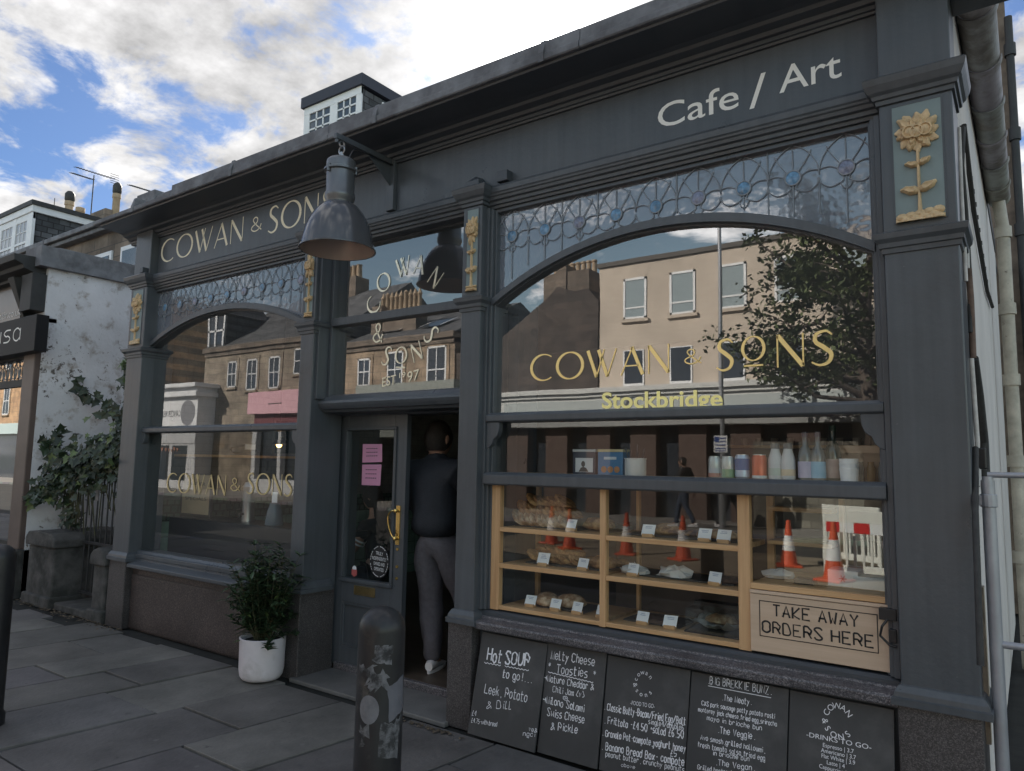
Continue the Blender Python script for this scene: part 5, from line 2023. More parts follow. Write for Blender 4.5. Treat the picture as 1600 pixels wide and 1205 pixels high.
for k in range(7):
    mb = MB()
    a = k * .9
    mb.tube([(c.x + .02 * math.cos(a), .22 + .02 * math.sin(a), GZ + .02), (c.x + .055 * math.cos(a), .22 + .05 * math.sin(a), GZ + .13 + .02 * (k % 3))], .004, 6)
    build('utensil', mb, M['black'], ut)

# ================================================================== INSIDE THE CAFE
# wall shelf on the tiled side wall with a bag, books and a framed print
def wl(px, py, x=-6.76):
    return atx(px, py, x)


sh = thing('wall_shelf', 'long wooden shelf on brackets along the tiled cafe wall', 'shelf', (-6.7, 1.0, 1.58))
mb = MB()
za = wl(350, 711).z
mb.box(-6.784, -6.60, .45, 2.6, za - .025, za)
build('shelf_board', mb, M['oak_h'], sh, bevel=.003)
for y in (.6, 1.5, 2.4):
    mb = MB()
    mb.box(-6.784, -6.64, y, y + .02, za - .05, za - .026)
    mb.box(-6.784, -6.765, y, y + .02, za - .16, za - .05)
    build('bracket', mb, M['black'], sh)
a, b2 = wl(362, 705, -6.68), wl(402, 705, -6.68)
bag = thing('black_bag', 'black holdall with a white tag on the wall shelf', 'bag', (-6.68, (a.y + b2.y) / 2, za))
mb = MB()
blob(mb, (-6.69, (a.y + b2.y) / 2, za), .085, abs(b2.y - a.y) / 2, .11, 31, rough=.25)
build('bag_body', mb, M['black'], bag, smooth=50)
mb = MB()
ym = (a.y + b2.y) / 2
mb.box(-6.604, -6.600, ym - .05, ym + .07, za + .06, za + .115)
build('tag', mb, M['paper'], bag)
a, b2 = wl(426, 700, -6.75), wl(468, 700, -6.75)
fr = thing('picture_frame', 'dark framed print leaning at the right end of the wall shelf', 'picture', (-6.75, (a.y + b2.y) / 2, za))
mb = MB()
for (ya, yb, z0, z1) in ((a.y, a.y + .03, za, za + .42), (b2.y - .03, b2.y, za, za + .42), (a.y, b2.y, za, za + .03), (a.y, b2.y, za + .39, za + .42)):
    mb.box(-6.77, -6.75, ya, yb, z0, z1)
build('frame', mb, pm('grey_frame', (.2, .2, .2), .5), fr, bevel=.003)
mb = MB()
mb.box(-6.768, -6.76, a.y + .03, b2.y - .03, za + .03, za + .39)
build('print', mb, pm('dark_teal_print', (.03, .05, .055), .15), fr)
# low black bench front just inside the left window
mb = MB()
mb.box(-6.74, -4.42, .42, .46, .10, .945)
mb.box(-6.74, -4.42, .46, .80, .90, .945)
build('window_counter', mb, pm('charcoal_counter', (.022, .024, .03), .35), shop, bevel=.004)
cz = .946
c0, c1 = at(283, 805, .55), at(326, 808, .55)
ks = thing('table_sign', 'kraft paper menu sign in a dark frame on the window counter', 'sign', ((c0.x + c1.x) / 2, .55, cz))
mb = MB()
for q in ((c0.x - .03, c0.x, .545, .565, cz, cz + .40), (c1.x, c1.x + .03, .545, .565, cz, cz + .40), (c0.x, c1.x, .545, .565, cz, cz + .03)):
    mb.box(*q)
build('frame', mb, M['black'], ks)
mb = MB()
mb.box(c0.x, c1.x, .55, .56, cz + .03, cz + .40)
build('kraft_sheet', mb, pm('kraft_paper', (.36, .28, .18), .8, var=.12), ks)
mb = MB()
xm = (c0.x + c1.x) / 2
for t_, z, w in (('DINNER', .30, .15), ('&', .23, .03), ('SPECIALS', .16, .18)):
    type_line(mb, t_, (xm - w, .5485, cz + z), (xm + w, .5485, cz + z), .032)
build('sign_lettering', mb, M['ink'], ks)
c = at(428, 822, .56)
cf = thing('carafe', 'blue grey carafe with a paper tag on the window counter', 'carafe', (c.x, .56, cz))
mb = MB()
mb.lathe([(.001, 0), (.075, 0), (.08, .01), (.062, .12), (.045, .17), (.045, .185), (.05, .19), (.042, .19)], (c.x, .56, cz), 24)
build('carafe_body', mb, pm('blue_enamel', (.12, .16, .20), .25), cf, smooth=40)
mb = MB()
mb.box(c.x - .04, c.x + .03, .555, .56, cz + .19, cz + .28)
build('paper_tag', mb, M['paper'], cf)
c = at(388, 800, .62)
un = thing('coffee_urn', 'tall steel coffee urn with a black tap on the window counter', 'urn', (c.x, .62, cz))
mb = MB()
mb.lathe([(.001, 0), (.06, 0), (.06, .03), (.055, .03), (.055, .30), (.06, .31), (.04, .35), (.001, .36)], (c.x, .62, cz), 24)
build('urn_body', mb, pm('brushed_steel', (.5, .5, .52), .3, metal=.9), un, smooth=40)
mb = MB()
mb.tube([(c.x, .57, cz + .07), (c.x, .53, cz + .07), (c.x, .53, cz + .03)], .012, 8)
build('tap', mb, M['black'], un)
# small lit pendant deep in the room
c = atx(436, 695, -6.3)
pdl = thing('pendant_light', 'small lit pendant lamp hanging deep inside the cafe', 'lamp', (-6.3, c.y, c.z))
mb = MB()
mb.lathe([(.02, .06), (.05, .045), (.075, .01), (.078, 0)], (-6.3, c.y, c.z), 20)
mb.tube([(-6.3, c.y, c.z + .05), (-6.3, c.y, 3.2)], .004, 6)
build('pendant_shade', mb, M['black'], pdl)
em = bpy.data.materials.new('warm_bulb')
em.use_nodes = True
em.node_tree.nodes['Principled BSDF'].inputs['Emission Color'].default_value = (1, .55, .15, 1)
em.node_tree.nodes['Principled BSDF'].inputs['Emission Strength'].default_value = 5.0
mb = MB()
mb.lathe([(.001, -.03), (.02, -.024), (.03, 0), (.02, .02), (.001, .03)], (-6.3, c.y, c.z), 14)
build('bulb', mb, em, pdl, smooth=60)
# service counter and back shelving seen through hatch and door
mb = MB()
mb.box(-3.0, -.6, 2.4, 3.0, .06, 1.0)
build('service_counter', mb, pm('dark_oak_counter', (.10, .065, .04), .5, var=.2), shop, bevel=.005)
for z in (1.35, 1.75, 2.15):
    mb = MB()
    mb.box(-3.2, -.4, 5.6, 5.88, z, z + .03)
    build('back_shelf', mb, M['oak_h'], shop)
mb = MB()
mb.lathe([(.001, 0), (.035, 0), (.045, .09), (.04, .09), (.03, .01)], (0, 0, 0), 16)
cup0 = build('cup', mb, pm('pottery', (.45, .43, .40), .4), smooth=40, label='pottery cup in the rows on the back shelves of the cafe', cat='cup', group='pottery cups on the back shelves')
for z in (1.38, 1.78):
    for k in range(14):
        c_ = cup0 if (k == 0 and z < 1.5) else cup0.copy()
        if c_ is not cup0:
            COL.objects.link(c_)
        c_.location = (-3.1 + k * .185, 5.72, z)
pic = None
for i, (pa, pb, pt, pbm, lab) in enumerate(((643, 662, 672, 712, 'framed print left of the man on the cafe wall'), (694, 712, 678, 716, 'larger framed print right of the man on the cafe wall'))):
    a, b2 = at(pa, pt, 5.0), at(pb, pbm, 5.0)
    t = thing('picture_frame', lab, 'picture', ((a.x + b2.x) / 2, 5.88, b2.z))
    k = (5.89 - CAM.y) / (5.0 - CAM.y)
    A, B = CAM + (a - CAM) * k, CAM + (b2 - CAM) * k
    mb = MB()
    mb.box(A.x, B.x, 5.86, 5.895, B.z, A.z)
    build('frame', mb, M['black'], t)
    mb = MB()
    mb.box(A.x + .04, B.x - .04, 5.852, 5.86, B.z + .04, A.z - .04)
    build('print', mb, pm('print%d' % i, (.28, .24, .21), .5), t)
# pink notices inside the door glass
for i, (q, lab) in enumerate(((((567, 694), (597, 694), (597, 722), (566, 723)), 'upper pink notice taped inside the door glass'), (((566, 726), (596, 726), (594, 759), (565, 758)), 'lower pink notice taped inside the door glass'))):
    P = [at(*p, DY + .03) for p in q]
    mb = MB()
    mb.add([(p.x, p.y, p.z) for p in P] + [(p.x, p.y + .001, p.z) for p in P], [(3, 2, 1, 0), (4, 5, 6, 7), (0, 4, 7, 3), (1, 2, 6, 5)])
    mb.cur = 1
    for k in range(3):
        v = .25 + .2 * k
        a, b2 = P[0].lerp(P[3], v), P[1].lerp(P[2], v)
        for j in range(6):
            s0, s1 = .2 + .1 * j, .2 + .1 * j + .07
            p, r_ = a.lerp(b2, s0), a.lerp(b2, s1)
            mb.add([(p.x, p.y - .001, p.z - .003), (r_.x, r_.y - .001, r_.z - .003), (r_.x, r_.y - .001, r_.z + .003), (p.x, p.y - .001, p.z + .003)], [(0, 1, 2, 3)])
    build('notice', mb, [M['pink'], M['ink']], loc=tuple(P[3]), label=lab, cat='notice', group='pink notices on the door')


# ================================================================== PEOPLE
skin = pm('skin', (.42, .25, .18), .55, var=.06)


def skinmesh(verts, edges, sub=2, root=0):
    """grow a smooth limb surface over a skeleton: verts = [(x,y,z,r)] -> (vertices, faces)"""
    me = bpy.data.meshes.new('sk')
    me.from_pydata([v[:3] for v in verts], edges, [])
    o = bpy.data.objects.new('sk', me)
    COL.objects.link(o)
    sm_ = o.modifiers.new('s', 'SKIN')
    sm_.use_smooth_shade = True
    sv = me.skin_vertices[0].data
    for i, v in enumerate(verts):
        r = v[3]
        sv[i].radius = r if isinstance(r, tuple) else (r, r)
        sv[i].use_root = i == root
    ss = o.modifiers.new('ss', 'SUBSURF')
    ss.levels = sub
    ss.render_levels = sub
    dg = bpy.context.evaluated_depsgraph_get()
    m2 = bpy.data.meshes.new_from_object(o.evaluated_get(dg))
    out = [tuple(v.co) for v in m2.vertices], [tuple(p.vertices) for p in m2.polygons]
    bpy.data.objects.remove(o)
    bpy.data.meshes.remove(me)
    bpy.data.meshes.remove(m2)
    return out


def limb(mb, pts, sub=2):
    v, f = skinmesh(pts, [(i, i + 1) for i in range(len(pts) - 1)], sub)
    mb.add(v, f)


def head_mesh(mb, c, yaw, pitch=0.0, h=.235):
    """skull with brow, nose, lips, chin and ears; yaw = direction faced, radians from +x"""
    n, m = 20, 16
    R_ = Matrix.Rotation(yaw, 3, 'Z') @ Matrix.Rotation(-pitch, 3, 'Y')
    rings = []
    for i in range(m + 1):
        a = -math.pi / 2 + math.pi * i / m
        ring = []
        for k in range(n):
            b2 = 2 * math.pi * k / n
            x, y, z = math.cos(a) * math.cos(b2), math.cos(a) * math.sin(b2), math.sin(a)
            f = max(0, x)
            X = x * .098 * h / .235 + (0.0 if z > 0 else -z * .012 * f)
            Yv = y * (.078 - .022 * max(0, -z) ** 1.2) * h / .235
            Z = z * h / 2
            if f > .5:
                wy = math.exp(-(y / .16) ** 2)
                X += wy * .022 * math.exp(-((z + .12) / .13) ** 2) + .006 * math.exp(-((z - .22) / .08) ** 2)
                X += wy * .008 * math.exp(-((z + .47) / .07) ** 2)
                X -= .008 * math.exp(-((abs(y) - .36) / .14) ** 2) * math.exp(-((z - .06) / .09) ** 2)
            p = R_ @ Vector((X, Yv, Z))
            ring.append((c[0] + p.x, c[1] + p.y, c[2] + p.z))
        rings.append(ring)
    mb.loft(rings)
    for s in (-1, 1):
        rg = []
        for i in range(5):
            a = -math.pi / 2 + math.pi * i / 4
            rg.append([tuple(Vector(c) + R_ @ Vector((-.008 + .020 * math.cos(a) * math.cos(2 * math.pi * k / 8), s * (.076 * h / .235 + .012 * (1 + math.cos(a)) * .5 + .004 * math.sin(2 * math.pi * k / 8)), .0 + .032 * math.sin(a) + .004 * math.cos(k)))) for k in range(8)])
        mb.loft(rg)
    return R_


def hand(mb, wrist, d, palm_n, side=1, curl=.5):
    """palm, four fingers of their own lengths, and a thumb off the side of the palm"""
    d = Vector(d).normalized()
    n_ = Vector(palm_n).normalized()
    s = d.cross(n_).normalized() * side
    w = Vector(wrist)
    limb(mb, [(*(w - d * .01), .024), (*(w + d * .03), (.034, .018)), (*(w + d * .085), (.036, .014))], 1)
    for k, (ln, off) in enumerate(((.070, .028), (.080, .010), (.074, -.009), (.058, -.027))):
        p = w + d * .078 + s * off
        a = d
        pts = [(*p, .0095)]
        for j in range(3):
            a = (a + n_ * curl * (.35 + .12 * j)).normalized()
            p = p + a * ln * (.42, .33, .25)[j]
            pts.append((*p, (.009, .0085, .007)[j]))
        limb(mb, pts, 1)
    p = w + d * .025 + s * .028
    pts = [(*p, .0115)]
    a = (d * .6 + s * .75 + n_ * .2).normalized()
    for j in range(2):
        p = p + a * .034
        pts.append((*p, .010 - .0015 * j))
        a = (a + d * .4).normalized()
    limb(mb, pts, 1)


def hair_cap(mb, c, yaw, low=-.25, h=.235, grow=1.07, back=0.0, seed=1):
    n, m = 22, 14
    R_ = Matrix.Rotation(yaw, 3, 'Z')
    rings = []
    for i in range(m + 1):
        a = math.pi / 2 - (math.pi / 2 + .75) * i / m
        ring = []
        for k in range(n):
            b2 = 2 * math.pi * k / n
            x, y, z = math.cos(a) * math.cos(b2), math.cos(a) * math.sin(b2), math.sin(a)
            # hairline: stop above the brow at the front, down to the nape behind
            front = max(0, math.cos(b2))
            zlim = .35 * front + (low) * (1 - front)
            z2 = max(z, zlim)
            rr = math.sqrt(max(0, 1 - z2 * z2)) if z2 > z else math.cos(a)
            g = grow * (1 + .025 * noise.noise(Vector((x * 6 + seed, y * 6, z * 6))))
            p = R_ @ Vector((rr * math.cos(b2) * .098 * g * h / .235 - back * max(0, -z2), rr * math.sin(b2) * .080 * g * h / .235, z2 * h / 2 * g))
            ring.append((c[0] + p.x, c[1] + p.y, c[2] + p.z + .004))
        rings.append(ring)
    mb.loft(rings, False)


def garment(name, verts, edges, mat, parent, sub=2, wr=0.0, seed=0):
    v, f = skinmesh(verts, edges, sub)
    if wr:
        v = [(x + wr * noise.noise(Vector((x * 14 + seed, y * 14, z * 9))), y + wr * noise.noise(Vector((x * 14, y * 14 + seed, z * 9 + 5))), z) for x, y, z in v]
    mb = MB()
    mb.add(v, f)
    return build(name, mb, mat, parent, smooth=80)


def shoe(parent, heel, d, mat, solemat):
    """low trainer from heel point along d"""
    d = Vector((d[0], d[1], 0)).normalized()
    s = Vector((-d.y, d.x, 0))
    h = Vector(heel)
    mb = MB()
    prof = [(0, .028, .085), (.03, .036, .095), (.09, .036, .098), (.13, .038, .078), (.19, .044, .055), (.24, .040, .042), (.275, .022, .03)]
    rings = []
    for t, w, top in prof:
        ring = []
        for a in range(12):
            q = 2 * math.pi * a / 12
            ring.append(tuple(h + d * t + s * (w * math.cos(q)) + Vector((0, 0, .022 + max(0, (top - .022) * (.5 + .5 * math.sin(q)))))))
        rings.append(ring)
    mb.loft(rings)
    o = build('shoe', mb, mat, parent, smooth=60)
    mb = MB()
    n = 18
    out = [(math.cos(2 * math.pi * k / n), math.sin(2 * math.pi * k / n)) for k in range(n)]
    pts = [h + d * (.137 + .146 * c_) + s * ((.040 + .008 * c_) * s_) for c_, s_ in out]
    mb.loft([[(p.x, p.y, h.z + zz_) for p in pts] for zz_ in (0, .026)])
    build('sole', mb, solemat, parent, smooth=40)


denim = pm('grey_trousers', (.105, .10, .115), .85, var=.15, vs=30, bump=.3, bs=120)
navy = pm('navy_jacket', (.016, .020, .028), .75, var=.2, vs=25, bump=.3, bs=90)
whites = pm('white_trainers', (.72, .70, .70), .5, var=.05)
hairm = pm('dark_hair', (.018, .014, .012), .55, var=.4, vs=120, bump=.6, bs=260)


def standing(label, base_, J, yawh, jacket, trousers, shoes, hands=True, shoe_dirs=((0, 1), (0, 1)), group=None, bulk=1.0, hs=.235):
    """J: joints in world metres"""
    g = lambda k: J[k]
    body = MB()
    hip, chest, neck, hd = g('hip'), g('chest'), g('neck'), g('head')
    V = [(*hip, .06), (*g('waist'), .07), (*chest, .105), (*g('upper'), .115), (*neck, .056), (*(Vector(hd) - Vector((0, 0, .06))), .062)]
    E = [(0, 1), (1, 2), (2, 3), (3, 4), (4, 5)]
    for sd in 'LR':
        k = len(V)
        V += [(*g('sh' + sd), .062), (*g('el' + sd), .042), (*g('wr' + sd), .028)]
        E += [(3, k), (k, k + 1), (k + 1, k + 2)]
        k = len(V)
        V += [(*g('hp' + sd), .050), (*g('kn' + sd), .048), (*g('an' + sd), .042), (*(Vector(g('an' + sd)) + Vector((*shoe_dirs['LR'.index(sd)], 0)).normalized() * .10 - Vector((0, 0, .04))), .035)]
        E += [(0, k), (k, k + 1), (k + 1, k + 2), (k + 2, k + 3)]
    v, f = skinmesh(V, E, 2)
    body.add(v, f)
    head_mesh(body, hd, yawh, h=hs)
    if hands:
        for sd in 'LR':
            wv = Vector(g('wr' + sd))
            dv = (wv - Vector(g('el' + sd))).normalized()
            hand(body, wv, dv, Vector((math.cos(yawh), math.sin(yawh), 0)), 1 if sd == 'R' else -1)
    o = build('person', body, skin, loc=base_, smooth=70, label=label, cat='person', group=group)
    mb = MB()
    hair_cap(mb, hd, yawh, low=-.62, seed=base_[0], h=hs)
    build('hair', mb, hairm, o, smooth=80)
    jv = [(*(Vector(hip) - Vector((0, 0, .03))), .160), (*g('waist'), .150), (*chest, .168), (*g('upper'), .138), (*(Vector(neck) + Vector((0, 0, -.01))), .078), (*(Vector(neck) + Vector((0, 0, .05))), .074)]
    je = [(0, 1), (1, 2), (2, 3), (3, 4), (4, 5)]
    for sd in 'LR':
        k = len(jv)
        jv += [(*g('sh' + sd), .088), (*Vector(g('sh' + sd)).lerp(Vector(g('el' + sd)), .55), .070), (*g('el' + sd), .062), (*Vector(g('el' + sd)).lerp(Vector(g('wr' + sd)), .92), .044)]
        je += [(3, k), (k, k + 1), (k + 1, k + 2), (k + 2, k + 3)]
    jv = [(*v_[:3], v_[3] * (bulk if i_ not in (4, 5) else 1)) for i_, v_ in enumerate(jv)]
    garment('jacket', jv, je, jacket, o, wr=.022, seed=2)
    tv = [(*(Vector(hip) + Vector((0, 0, .02))), .142), (*(Vector(hip) + Vector((0, 0, .10))), .132)]
    te = [(0, 1)]
    for sd in 'LR':
        k = len(tv)
        tv += [(*g('hp' + sd), .112), (*Vector(g('hp' + sd)).lerp(Vector(g('kn' + sd)), .5), .098), (*g('kn' + sd), .075), (*Vector(g('kn' + sd)).lerp(Vector(g('an' + sd)), .45), .070), (*(Vector(g('an' + sd)) + Vector((0, 0, -.03))), .056)]
        te += [(0, k), (k, k + 1), (k + 1, k + 2), (k + 2, k + 3), (k + 3, k + 4)]
    tv = [(*v_[:3], v_[3] * (1 + (bulk - 1) * .7)) for v_ in tv]
    garment('trousers', tv, te, trousers, o, wr=.016, seed=5)
    for i, sd in enumerate('LR'):
        d = Vector((*shoe_dirs[i], 0)).normalized()
        an = Vector(g('an' + sd))
        shoe(o, (an.x - d.x * .07, an.y - d.y * .07, an.z - .085), d, shoes, M['whitepaint'])
    return o


my = .56
J = dict(hip=(-3.47, my, .98), waist=(-3.475, my, 1.12), chest=(-3.49, my + .02, 1.30), upper=(-3.50, my + .02, 1.44), neck=(-3.505, my + .02, 1.535), head=(-3.512, my + .04, 1.672),
         shL=(-3.685, my + .02, 1.45), shR=(-3.315, my + .02, 1.45), elL=(-3.76, my + .05, 1.18), elR=(-3.22, my + .13, 1.24), wrL=(-3.66, my + .27, 1.08), wrR=(-3.245, my + .24, 1.48),
         hpL=(-3.565, my, .94), hpR=(-3.375, my, .94), knL=(-3.525, my + .02, .54), knR=(-3.335, my + .16, .55), anL=(-3.475, my, .135), anR=(-3.25, my + .22, .15))
standing('man in a dark jacket and grey trousers seen from behind in the open cafe doorway', (-3.47, my, .056), J, math.radians(86), navy, denim, whites, shoe_dirs=((-.35, 1), (.1, 1)), bulk=1.20, hs=.262)


def walker(x, y, z, face, label, jacket, trousers, stride=.28):
    """someone walking along the far pavement (seen in the window glass)"""
    f = 1 if face > 0 else -1
    J = dict(hip=(x, y, z + .95), waist=(x, y, z + 1.1), chest=(x + .02 * f, y, z + 1.28), upper=(x + .03 * f, y, z + 1.42), neck=(x + .04 * f, y, z + 1.51), head=(x + .06 * f, y, z + 1.64),
             shL=(x + .02, y + .18, z + 1.42), shR=(x + .02, y - .18, z + 1.42), elL=(x + .14 * f, y + .22, z + 1.14), elR=(x - .14 * f, y - .22, z + 1.14), wrL=(x + .30 * f, y + .2, z + 1.0), wrR=(x - .16 * f, y - .2, z + .88),
             hpL=(x, y + .09, z + .91), hpR=(x, y - .09, z + .91), knL=(x - .06 * f, y + .09, z + .5), knR=(x + .2 * f, y - .09, z + .53), anL=(x - stride * f, y + .09, z + .12), anR=(x + stride * f, y - .09, z + .09))
    return standing(label, (x, y, z), J, 0 if f > 0 else math.pi, jacket, trousers, whites, hands=True, shoe_dirs=((f, 0), (f, 0)), group='people walking on the far pavement')


a = mir(1070, 780, 13.8)
walker(a.x, -13.8, -.01, -1, 'walker in a black coat and blue jeans on the far pavement', pm('black_coat', (.02, .02, .022), .8), pm('blue_jeans', (.05, .07, .11), .85))
a = mir(1110, 780, 14.4)
walker(a.x + .5, -14.4, -.01, 1, 'walker in a brown coat and dark trousers on the far pavement', pm('brown_coat', (.10, .07, .05), .8), pm('dark_trousers', (.03, .03, .035), .85))

# woman on a stool behind the door glass
wy = 1.75
q = at(583, 790, wy)
wx = q.x
hz_ = at(578, 782, wy).z
b_ = MB()
hip = Vector((wx + .12, wy, hz_ - .70))
V = [(*hip, .13), (hip.x - .01, wy, hip.z + .16, .11), (hip.x - .05, wy, hip.z + .36, .115), (hip.x - .07, wy, hip.z + .47, .09), (hip.x - .09, wy, hip.z + .56, .045), (wx, wy, hz_ - .05, .055)]
E = [(0, 1), (1, 2), (2, 3), (3, 4), (4, 5)]
for s in (-1, 1):
    k = len(V)
    V += [(hip.x - .06, wy + s * .15, hip.z + .46, .055), (hip.x - .16, wy + s * .2, hip.z + .22, .04), (hip.x - .36, wy + s * .12, hip.z + .26, .028)]
    E += [(3, k), (k, k + 1), (k + 1, k + 2)]
    k = len(V)
    V += [(hip.x - .05, wy + s * .09, hip.z - .02, .09), (hip.x - .42, wy + s * .1, hip.z - .03, .062), (hip.x - .40, wy + s * .1, hip.z - .42, .04), (hip.x - .50, wy + s * .1, hip.z - .47, .034)]
    E += [(0, k), (k, k + 1), (k + 1, k + 2), (k + 2, k + 3)]
v, f = skinmesh(V, E, 2)
b_.add(v, f)
yw = math.radians(195)
head_mesh(b_, (wx - .01, wy, hz_ + .02), yw, h=.225)
for s in (-1, 1):
    hand(b_, (hip.x - .37, wy + s * .12, hip.z + .265), (-1, -s * .3, .15), (0, 0, -1), s)
wo = build('person', b_, skin, loc=(hip.x, wy, .055), smooth=70, label='woman with long dark hair sitting inside, seen through the door glass', cat='person')
mb = MB()
hair_cap(mb, (wx - .01, wy, hz_ + .02), yw, low=-.9, grow=1.12, seed=4)
limb(mb, [(wx + .08, wy, hz_ + .02, .07), (wx + .12, wy, hz_ - .12, .075), (wx + .13, wy, hz_ - .28, .06), (wx + .12, wy, hz_ - .36, .03)], 2)
build('hair', mb, hairm, wo, smooth=80)
jv = [(hip.x, wy, hip.z + .02, .145), (hip.x - .01, wy, hip.z + .16, .13), (hip.x - .05, wy, hip.z + .36, .135), (hip.x - .07, wy, hip.z + .47, .105), (hip.x - .085, wy, hip.z + .53, .06)]
je = [(0, 1), (1, 2), (2, 3), (3, 4)]
for s in (-1, 1):
    k = len(jv)
    jv += [(hip.x - .06, wy + s * .15, hip.z + .46, .075), (hip.x - .11, wy + s * .18, hip.z + .33, .068)]
    je += [(3, k), (k, k + 1)]
garment('top', jv, je, pm('black_top', (.016, .016, .018), .8), wo, wr=.006)
for i in range(2):
    mb = MB()
    c0_, c1_ = Vector((hip.x - .10, wy - .178, hip.z + .345)), Vector((hip.x - .116, wy - .183, hip.z + .315))
    mb.tube([c0_ + (c1_ - c0_) * (i * 1.1), c0_ + (c1_ - c0_) * (i * 1.1 + .5)], .0745, 16, False)
    build('sleeve_stripe', mb, M['paper'], wo, smooth=60)
garment('trousers', [(hip.x, wy, hip.z, .14)] + [q for s in (-1, 1) for q in ((hip.x - .05, wy + s * .09, hip.z - .02, .105), (hip.x - .42, wy + s * .1, hip.z - .03, .078), (hip.x - .40, wy + s * .1, hip.z - .40, .055))], [(0, 1), (1, 2), (2, 3), (0, 4), (4, 5), (5, 6)], navy, wo, wr=.006)
st = thing('bar_stool', 'dark wooden stool under the woman inside the cafe', 'stool', (hip.x, wy, .055))
mb = MB()
sz = hip.z - .13
mb.lathe([(.001, 0), (.17, 0), (.175, .015), (.17, .03), (.001, .032)], (hip.x, wy, sz - .03), 24)
build('seat', mb, M['oak_h'], st, bevel=.002)
for k in range(4):
    a = k * math.pi / 2 + .78
    mb = MB()
    mb.tube([(hip.x + .12 * math.cos(a), wy + .12 * math.sin(a), sz - .03), (hip.x + .19 * math.cos(a), wy + .19 * math.sin(a), .055)], .014, 8)
    build('leg', mb, M['black'], st)

# ================================================================== NEIGHBOURS ON THE LEFT
SX = -8.86     # the salon's right-hand corner
sal = thing('hair_salon', 'dark fronted hair salon with a peeling white side wall and lead coping', 'salon', (-11, 1, 0))
mb = MB()
mb.box(SX - .25, SX, .02, 5.0, -.02, 3.62)
build('side_wall', mb, M['render'], sal)
mb = MB()
mb.box(-16, SX + .05, .16, 5.2, 3.62, 3.66)
mb.extx([(-.06, 3.60), (-.06, 3.80), (.1, 3.84), (5.2, 3.84), (5.2, 3.60)], SX - .22, SX + .055)
mb.box(SX - .34, SX + .075, -.10, .24, 3.595, 3.825)
mb.tube([(SX - .16, .0, 3.83), (SX - .16, .0, 3.95)], .008, 6)
build('lead_coping', mb, M['lead'], sal, bevel=.008)
mb = MB()
prof = [(.2, 3.50), (-.10, 3.50), (-.11, 3.53), (-.20, 3.56), (-.22, 3.60), (-.30, 3.63), (-.31, 3.70), (.2, 3.72)]
mb.extx(prof, -16, SX - .06)
build('cornice', mb, M['soot'], sal, bevel=.005)
mb = MB()
mb.box(-16, -9.42, -.02, .15, 3.05, 3.50)
fs_ = build('fascia', mb, pm('taupe_fascia', (.15, .135, .125), .25, var=.06), sal)
mb = MB()
a, b2 = at(0, 487, -.022), at(33, 482, -.022)
type_line(mb, 'medusahair.co.uk', (b2.x - 1.10, -.0225, 3.115), (b2.x, -.0225, 3.115), .085)
build('web_lettering', mb, pm('grey_lettering', (.7, .68, .66), .5), fs_)
mb = MB()
for (o1, zz_) in ((.0, 0),):
    mb.add([(-9.42, -.06, 3.52), (SX - .30, -.06, 3.52), (SX - .30, .15, 3.52), (-9.42, .15, 3.52), (-9.36, -.20, 3.50), (SX - .34, -.20, 3.50), (SX - .40, -.02, 3.0), (-9.30, -.02, 3.0), (-9.30, .15, 3.0), (SX - .40, .15, 3.0)],
           [(4, 5, 6, 7), (5, 2, 9, 6), (4, 7, 8, 3), (7, 6, 9, 8), (0, 1, 5, 4)])
mb.box(SX - .30, SX - .02, -.13, .15, 3.10, 3.52)
mb.box(SX - .46, SX - .0, -.11, .15, 2.98, 3.04)
mb.box(SX - .44, SX - .02, -.08, .15, 2.94, 2.98)
build('console_bracket', mb, M['soot'], sal, bevel=.006)
mb = MB()
c = at(46, 459, -.06)
mb.box(c.x - .08, c.x + .08, -.10, -.021, c.z - .09, c.z + .09)
mb.box(c.x - .05, c.x + .05, -.125, -.10, c.z - .05, c.z + .06)
build('alarm_box', mb, pm('grey_alarm_box', (.30, .31, .31), .5), sal, bevel=.01)
mb = MB()
mb.box(SX - .30, SX - .01, -.04, .15, .50, 2.94)
build('pilaster', mb, pm('brown_stone_pilaster', (.11, .08, .07), .45, var=.15, vs=5), sal, bevel=.01)
mb = MB()
mb.box(-16, SX + .0, -.06, .16, -.02, .50)
build('base_course', mb, M['gate_stone'], sal, bevel=.01)
sg = thing('shop_sign', 'black box sign of the hair salon projecting over its window', 'sign', (-10, -.1, 2.6))
mb = MB()
a, b2 = at(58, 490, -.15), at(56, 556, -.15)
mb.box(-12.4, a.x, -.15, -.025, 2.62, 3.02)
build('sign_box', mb, pm('black_sign', (.012, .012, .014), .55, spec=.25), sg, bevel=.006)
mb = MB()
b3 = at(33, 530, -.152)
stroke_line(mb, 'medusa', (b3.x - 1.62, -.1515, 2.77), (b3.x, -.1515, 2.77), .20, w=.09)
build('sign_lettering', mb, M['white_sign'], sg)
sw_ = build('window', (lambda m: (m.box(-16, SX - .30, -.0, .06, 2.28, 2.36), m.box(-16, SX - .30, 0, .06, .50, .56), m.box(-16, SX - .3, .0, .08, 2.60, 3.05), m)[-1])(MB()), M['soot'], sal)
mb = MB()
mb.add([(-16, .03, .5), (SX - .30, .03, .5), (SX - .30, .03, 2.6), (-16, .03, 2.6)], [(0, 1, 2, 3)])
build('pane', mb, glassm('salon_glass', 2.6, wob=.002), sw_)
mb = MB()
x = SX - .36
while x > -11.5:
    mb.tube([(x - .10 + .09 * math.cos(k * .35), .012, 2.47 + .11 * math.sin(k * .35)) for k in range(19)], .006, 5)
    mb.tube([(x - .10 + .05 * math.cos(k * .35), .012, 2.45 + .07 * math.sin(k * .35)) for k in range(19)], .005, 5)
    x -= .22
build('lead_tracery', mb, M['came'], sw_)
mb = MB()
